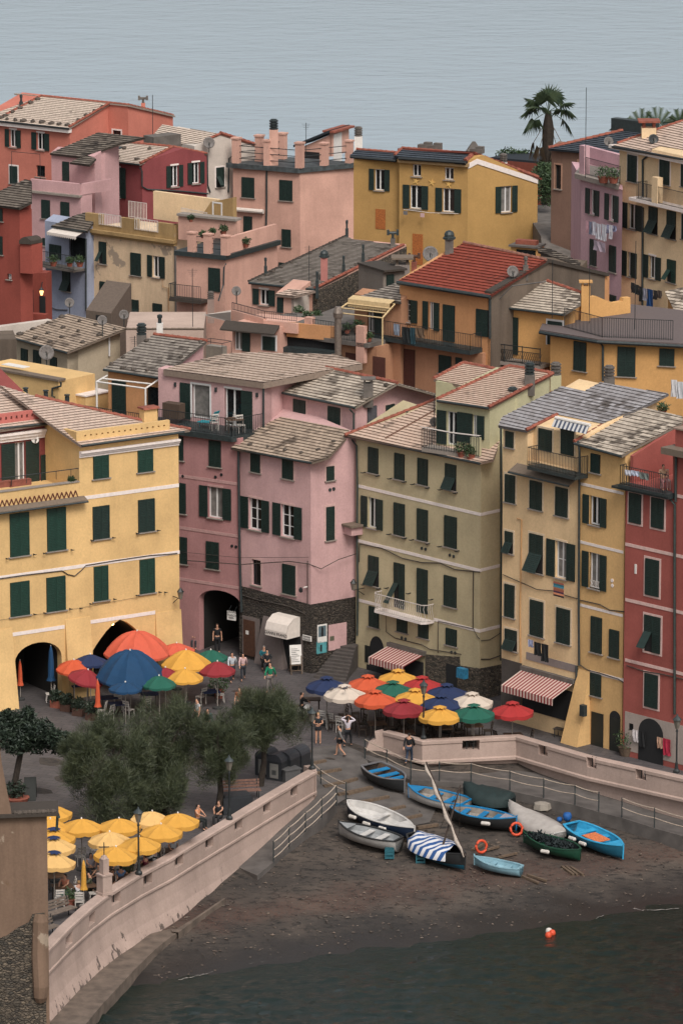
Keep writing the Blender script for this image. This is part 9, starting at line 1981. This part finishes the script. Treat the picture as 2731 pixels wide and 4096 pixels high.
for p,l in ((d0(950,950),'table with dark blue cloth under the flat blue parasol'),(d0(870,900),'table with dark blue cloth behind the planters'),(d1(320,850),'table with dark blue cloth under the crimson parasol'),(d0(640,800),'table with dark blue cloth under the tilted crimson parasol'),(d0(1200,870),'table with dark blue cloth below the green parasol')):place(TN_,atZ(p,0),R(15),l,'table','blue clothed tables')
c=atZ(d1(1115,960),0); t=thing('bar_table','high bar table beside the man in black','table',tuple(c)); m=MB(); m.box(c+V((0,0,1.05)),1.1,.7,.05); obj('tabletop',m,CBR,t)
for sx in (-.45,.45):m=MB(); m.bar(c+V((sx,0,0)),c+V((sx,0,1.05)),.08); obj('leg',m,CBR,t)
for x,y,l in ((1030,972,'bar stool under the man in black'),(1095,1000,'bar stool with a white bag on it')):
 c=atZ(d1(x,y),0); t=thing('bar_stool',l,'stool',tuple(c)); m=MB(); m.box(c+V((0,0,.76)),.4,.36,.05); obj('seat',m,CBR,t)
 for sx in (-.17,.17):
  for sy in (-.15,.15):m=MB(); m.bar(c+V((sx,sy,0)),c+V((sx,sy,.75)),.04); obj('leg',m,CBR,t)
m=MB(); m.lathe(c+V((0,0,.79)),[(.2,0),(.24,.08),(.15,.2),(.04,.24)],8); solo('plastic_bag',m,WHITEP,'white plastic bag on the bar stool','bag')
place(KW_,RF2.pt(RF2.uv(c3(1385,400))[0],zt_+.02,-.4),R(190),'white chair on the red house roof terrace','chair',None)
for p,F_,n,a,K,l in ((b1(345,1380),PLF,-.7,20,KW_,'left white chair on the rose house balcony'),(b1(560,1400),PLF,-.9,200,KW_,'right white chair on the rose house balcony'),(b1(470,1375),PLF,-1.3,100,KW_,'rear white chair on the rose house balcony')):h=F_.off(n).hit(p); place(K,V((h.x,h.y,PLF.uv(b1(520,1440))[1])),R(a),l,'chair','white balcony chairs')
zB=PLF.uv(b1(520,1440))[1]; h=PLF.off(-.9).hit(b1(505,1380)); place(TB_,V((h.x,h.y,zB)),.3,'dark table on the rose house balcony','table',None); h=PLF.off(-.9).hit(b1(300,1370)); m=MB(); q=[V((h.x,h.y,zB))+PLF.u*x_+V((0,0,z_)) for x_,z_ in ((-.6,.32),(.25,.36),(.6,1.0))]
for a_,b_ in zip(q[:-1],q[1:]):d=PLF.n*.28; m.box8([a_-d,b_-d,b_+d,a_+d]+[p+V((0,0,.04)) for p in (a_-d,b_-d,b_+d,a_+d)])
for a_ in q[:2]:m.bar(a_,V((a_.x,a_.y,zB)),.04)
solo('deck_chair',m,plain('teal_cloth',rgb(40,150,164,.8),.8),'turquoise deck chair on the rose house balcony','deck chair')
# laundry
def wash(F,n,items,grp):
 G_=F.off(n)
 for p,q,c_,l in items:
  (u0,v1),(u1,v0)=G_.uv(p),G_.uv(q); m=MB(); k=5; w_=(u1-u0)
  fr=[(u0+w_*i/k,.05*math.sin(i*2.3+u0)) for i in range(k+1)]
  for(ua,na),(ub,nb_) in zip(fr[:-1],fr[1:]):vm=(v0+v1)/2; m.poly([G_.pt(ua,v1,na*.3),G_.pt(ua+.02,vm,na),G_.pt(ub+.02,vm,nb_),G_.pt(ub,v1,nb_*.3)]); m.poly([G_.pt(ua+.02,vm,na),G_.pt(ua,v0,-na),G_.pt(ub,v0+.03,-nb_),G_.pt(ub+.02,vm,nb_)])
  o=solo('hanging_cloth',m,fab(c_),l,'laundry',grp); o.modifiers.new('s','SOLIDIFY').thickness=.015
wash(LIF,.7,[(a3(790,1085),a3(812,1185),(206,160,170),'pink cloth at the left of the lilac house line'),(a3(814,1090),a3(836,1200),(120,126,146),'grey blue cloth on the lilac house line'),(a3(838,1090),a3(868,1208),(206,204,214),'first white towel on the lilac house line'),(a3(870,1105),a3(908,1240),(214,212,220),'large white towel in the middle of the lilac house line'),(a3(912,1110),a3(952,1255),(214,212,220),'second white towel on the lilac house line'),(a3(955,1115),a3(972,1190),(150,150,176),'small lilac cloth on the line'),(a3(974,1118),a3(998,1238),(214,212,220),'narrow white towel on the lilac house line'),(a3(1002,1122),a3(1030,1180),(130,130,156),'grey socks at the right of the lilac house line'),(a3(850,1240),a3(942,1345),(196,176,190),'patterned sheet hanging low on the lilac house')],'washing on the lilac house')
wash(PYF,.8,[(b3(1150,210),b3(1178,300),(44,44,46),'first dark garment below the pale yellow house'),(b3(1180,225),b3(1212,315),(40,44,44),'second dark garment below the pale yellow house'),(b3(1213,240),b3(1238,370),(36,38,42),'long dark garment below the pale yellow house'),(b3(1243,255),b3(1274,362),(160,160,176),'pale grey garment on the pale yellow house line'),(b3(1276,260),b3(1322,415),(26,70,124),'bright blue towel on the pale yellow house line'),(b3(1325,270),b3(1358,355),(50,46,46),'brown black garment on the pale yellow house line'),(b3(1360,272),b3(1392,345),(76,64,58),'brown garment at the right end of the line')],'washing on the pale yellow house')
wash(RRF,1.2,[(b2(412,540),b2(455,640),(130,140,156),'grey blue shirt over the dark balcony rail'),(b2(480,565),b2(540,700),(24,30,32),'black towel over the dark balcony rail'),(b2(545,570),b2(582,710),(34,66,76),'teal trousers over the dark balcony rail'),(b2(585,570),b2(656,660),(104,84,66),'brown towel over the dark balcony rail')],'washing on the red roof balcony')
wash(BF,.75,[(d3(328,330),d3(368,400),(150,156,186),'pale blue checked cloth above the shop awning'),(d3(374,348),d3(430,470),(20,22,24),'left black garment above the shop awning'),(d3(432,362),d3(487,520),(20,22,24),'right black garment above the shop awning')],'washing on the beige house')
wash(RF2,.6,[(c3(1100,340),c3(1150,395),(206,206,216),'white shirts on the red terrace line'),(c3(1152,345),c3(1212,400),(190,196,214),'pale blue towel on the red terrace line'),(c3(1216,360),c3(1288,430),(110,116,112),'grey cloth on the red terrace line')],'washing on the red terrace')
wash(RF2,.12,[(d3(1163,1050),d3(1210,1160),(216,206,206),'white shirt hanging beside the shop arch'),(d3(1210,1060),d3(1262,1200),(26,26,28),'black dress hanging by the shop arch'),(d3(1358,1110),d3(1400,1210),(190,150,126),'beige striped garment right of the shop arch'),(d3(1405,1120),d3(1462,1270),(176,40,66),'red dress hanging right of the shop arch')],'clothes outside the red house shop')
wash(AMF2,5.5,[(b3(1468,990),b3(1515,1130),(214,212,214),'left white sheet on the line at the right edge'),(b3(1515,1005),b3(1575,1145),(206,206,210),'right white sheet on the line at the right edge')],'white sheets at the right edge')
m=MB(); c=GF.off(.8).hit(d2(960,600)); m.box(c,.62,.3,.55,GF.u,GF.n); solo('shop_sign',m,plain('sign_blue',rgb(44,120,156,.8),.6,var=.3,scale=6),'small blue sign box beside the dark doorway in the stone base','sign')
m=MB(); m.tube([PLF.off(.1).hit(c1(70,998)),PCF.off(.3).hit(c1(540,1045)),PCF.off(.1).hit(c1(1100,1042))],.012,4); m.tube([PLF.off(.1).hit(c1(130,1068)),PCF.off(.6).hit(c1(560,1100)),PCF.off(.1).hit(c1(950,1075)),PCF.off(.1).hit(c1(1100,1095)),PCS.off(.2).hit(c1(1200,1135)),PCS.off(.5).hit(c1(1340,1060)),GF.off(.1).hit(c2(108,1015))],.025,4); solo('overhead_cables',m,CABLE,'overhead cables strung between the yellow, pink and olive houses','cables')
for F_,p,l in ((YF,c0(1445,1360),'iron wall lantern on the corner of the yellow house'),(GF,c2(90,1290),'iron wall lantern at the left edge of the olive house')):h=F_.off(.8).hit(p); t=thing('wall_lantern',l,'lantern',tuple(h)); m=MB(); m.lathe(h,[(.1,-.1),(.17,.3)],4); obj('lamp_glass',m,MATS['lamp_glass'],t); m=MB(); m.lathe(h+V((0,0,.3)),[(.2,0),(.12,.1),(.03,.22)],6); m.bar(h+V((0,0,-.12)),h-F_.n*.8+V((0,0,-.12)),.035); m.bar(h+V((0,0,-.15))-F_.n*.3,h-F_.n*.8+V((0,0,-.5)),.03); obj('bracket',m,IRON,t)
for x,y in ((592,745),):c=atZ(d1(x,y),.004); m=MB(); m.vprism([c+V(q) for q in ((-.75,0,0),(0,-.5,0),(.75,0,0),(0,.5,0))],.002,.02); solo('manhole_cover',m,plain('rust_iron',rgb(84,66,58,.6),.8),'diamond shaped manhole cover in the paving by the walkers','manhole cover')
G_=BF.off(.75); (u0,v1),(_,v0),(u1,_)=G_.uv(c3(530,1232)),G_.uv(c3(516,1345)),G_.uv(c3(613,1250)); m=MB(); u1=max(u1,u0+.5)
for k in range(8):va,vb=v1+(v0-v1)*k/8,v1+(v0-v1)*(k+1)/8; m.poly([G_.pt(u0,va,.02*(k%2)),G_.pt(u0,vb,.02*((k+1)%2)),G_.pt(u1,vb,.02*((k+1)%2)),G_.pt(u1,va,.02*(k%2))],mi=(0,1,1,2,0,3,2,4)[k])
o=solo('striped_towel',m,[fab(c) for c in ((150,84,66),(66,132,150),(206,134,100),(92,62,92),(56,46,50))],'striped beach towel hanging on the beige house below the open window','laundry'); o.modifiers.new('s','SOLIDIFY').thickness=.015
# foam, rubble on the sand, aerials
FOAM=plain('foam',rgb(176,168,162,.6),.8,var=.4,scale=5)
for nm,pp in (('foam',(f1(60,1215),f1(200,1183),f1(300,1160),f1(450,1113),f1(560,1090),f1(700,1072),f1(860,1050),f1(950,1046))),('foam',(f3(870,722),f3(935,700),f3(930,665),f3(960,645),f3(1040,641),f3(1150,640),f3(1240,657),f3(1360,655),f3(1568,642)))):
 m=MB(); q=[atZ(p,SEA+.04) for p in pp]; pts=[]
 for a_,b_ in zip(q[:-1],q[1:]):
  for k in range(6):pts.append(a_+(b_-a_)*(k/6)+V((0,random.uniform(-.08,.08),0)))
 for a_,b_ in zip(pts[:-1],pts[1:]):
  w1,w2=random.uniform(.005,.05),random.uniform(.005,.05); m.poly([a_-V((0,w1,0)),b_-V((0,w2,0)),b_+V((0,w2,0)),a_+V((0,w1,0))])
 struct(nm,m,FOAM)
m=MB(); random.seed(11)
for _ in range(2600):
 x,y=random.uniform(-12,19),random.uniform(221,246); z=ground(x,y)
 if z>-.9 or z<SEA+.05:continue
 s_=random.uniform(.014,.042)*(1.8 if random.random()<.06 else 1); a_=random.uniform(0,3); c=V((x,y,z)); ux=V((math.cos(a_),math.sin(a_),0))*s_*random.uniform(1,2.6); uy=V((-math.sin(a_),math.cos(a_),0))*s_
 i=len(m.v); m.v+=[c-ux-uy,c+ux-uy,c+ux+uy,c-ux+uy,c+V((0,0,s_*.9))]; m.f+=[[i,i+1,i+4],[i+1,i+2,i+4],[i+2,i+3,i+4],[i+3,i,i+4]]
struct('pebbles',m,leafmat('pebble_mix',rgb(40,35,32,.35),rgb(150,130,114,.55)),kind='stuff')
for p,Y_,h,l in ((b1(1105,250),303,2.6,'aerial mast on the front edge of the long grey roof'),(b3(520,470),284,3.2,'left of two thin poles on the amber terrace railing'),(b3(815,510),283.5,4.2,'tall thin pole by the amber chimney'),(b3(1180,560),285,5.0,'thin pole in the middle of the amber terrace'),(b1(175,540),300,3.4,'thin aerial left of the ringed pale chimney'),(a3(785,720),309,5.5,'thin pole at the left of the lilac terrace'),(b0(1080,800),290,1.2,'short aerial by the pergola house roof'),(c2(735,60),GF.hit(c2(735,60)).y+.4,2.2,'thin pole on the olive dormer balcony'),(a1(1080,545),356,2.2,'thin aerial on the salmon roof terrace')):
 h_=atY(p,Y_); m=MB(); m.tube([h_-V((0,0,.2)),h_+V((0,0,h))],.022,5)
 if 'aerial' in l:
  for k in range(4):m.bar(h_+V((-.3+.05*k,0,h-.1-.12*k)),h_+V((.3-.05*k,0,h-.1-.12*k)),.015)
 solo('aerial_pole',m,IRON,l,'aerial')
bpy.data.scenes.remove(TS)
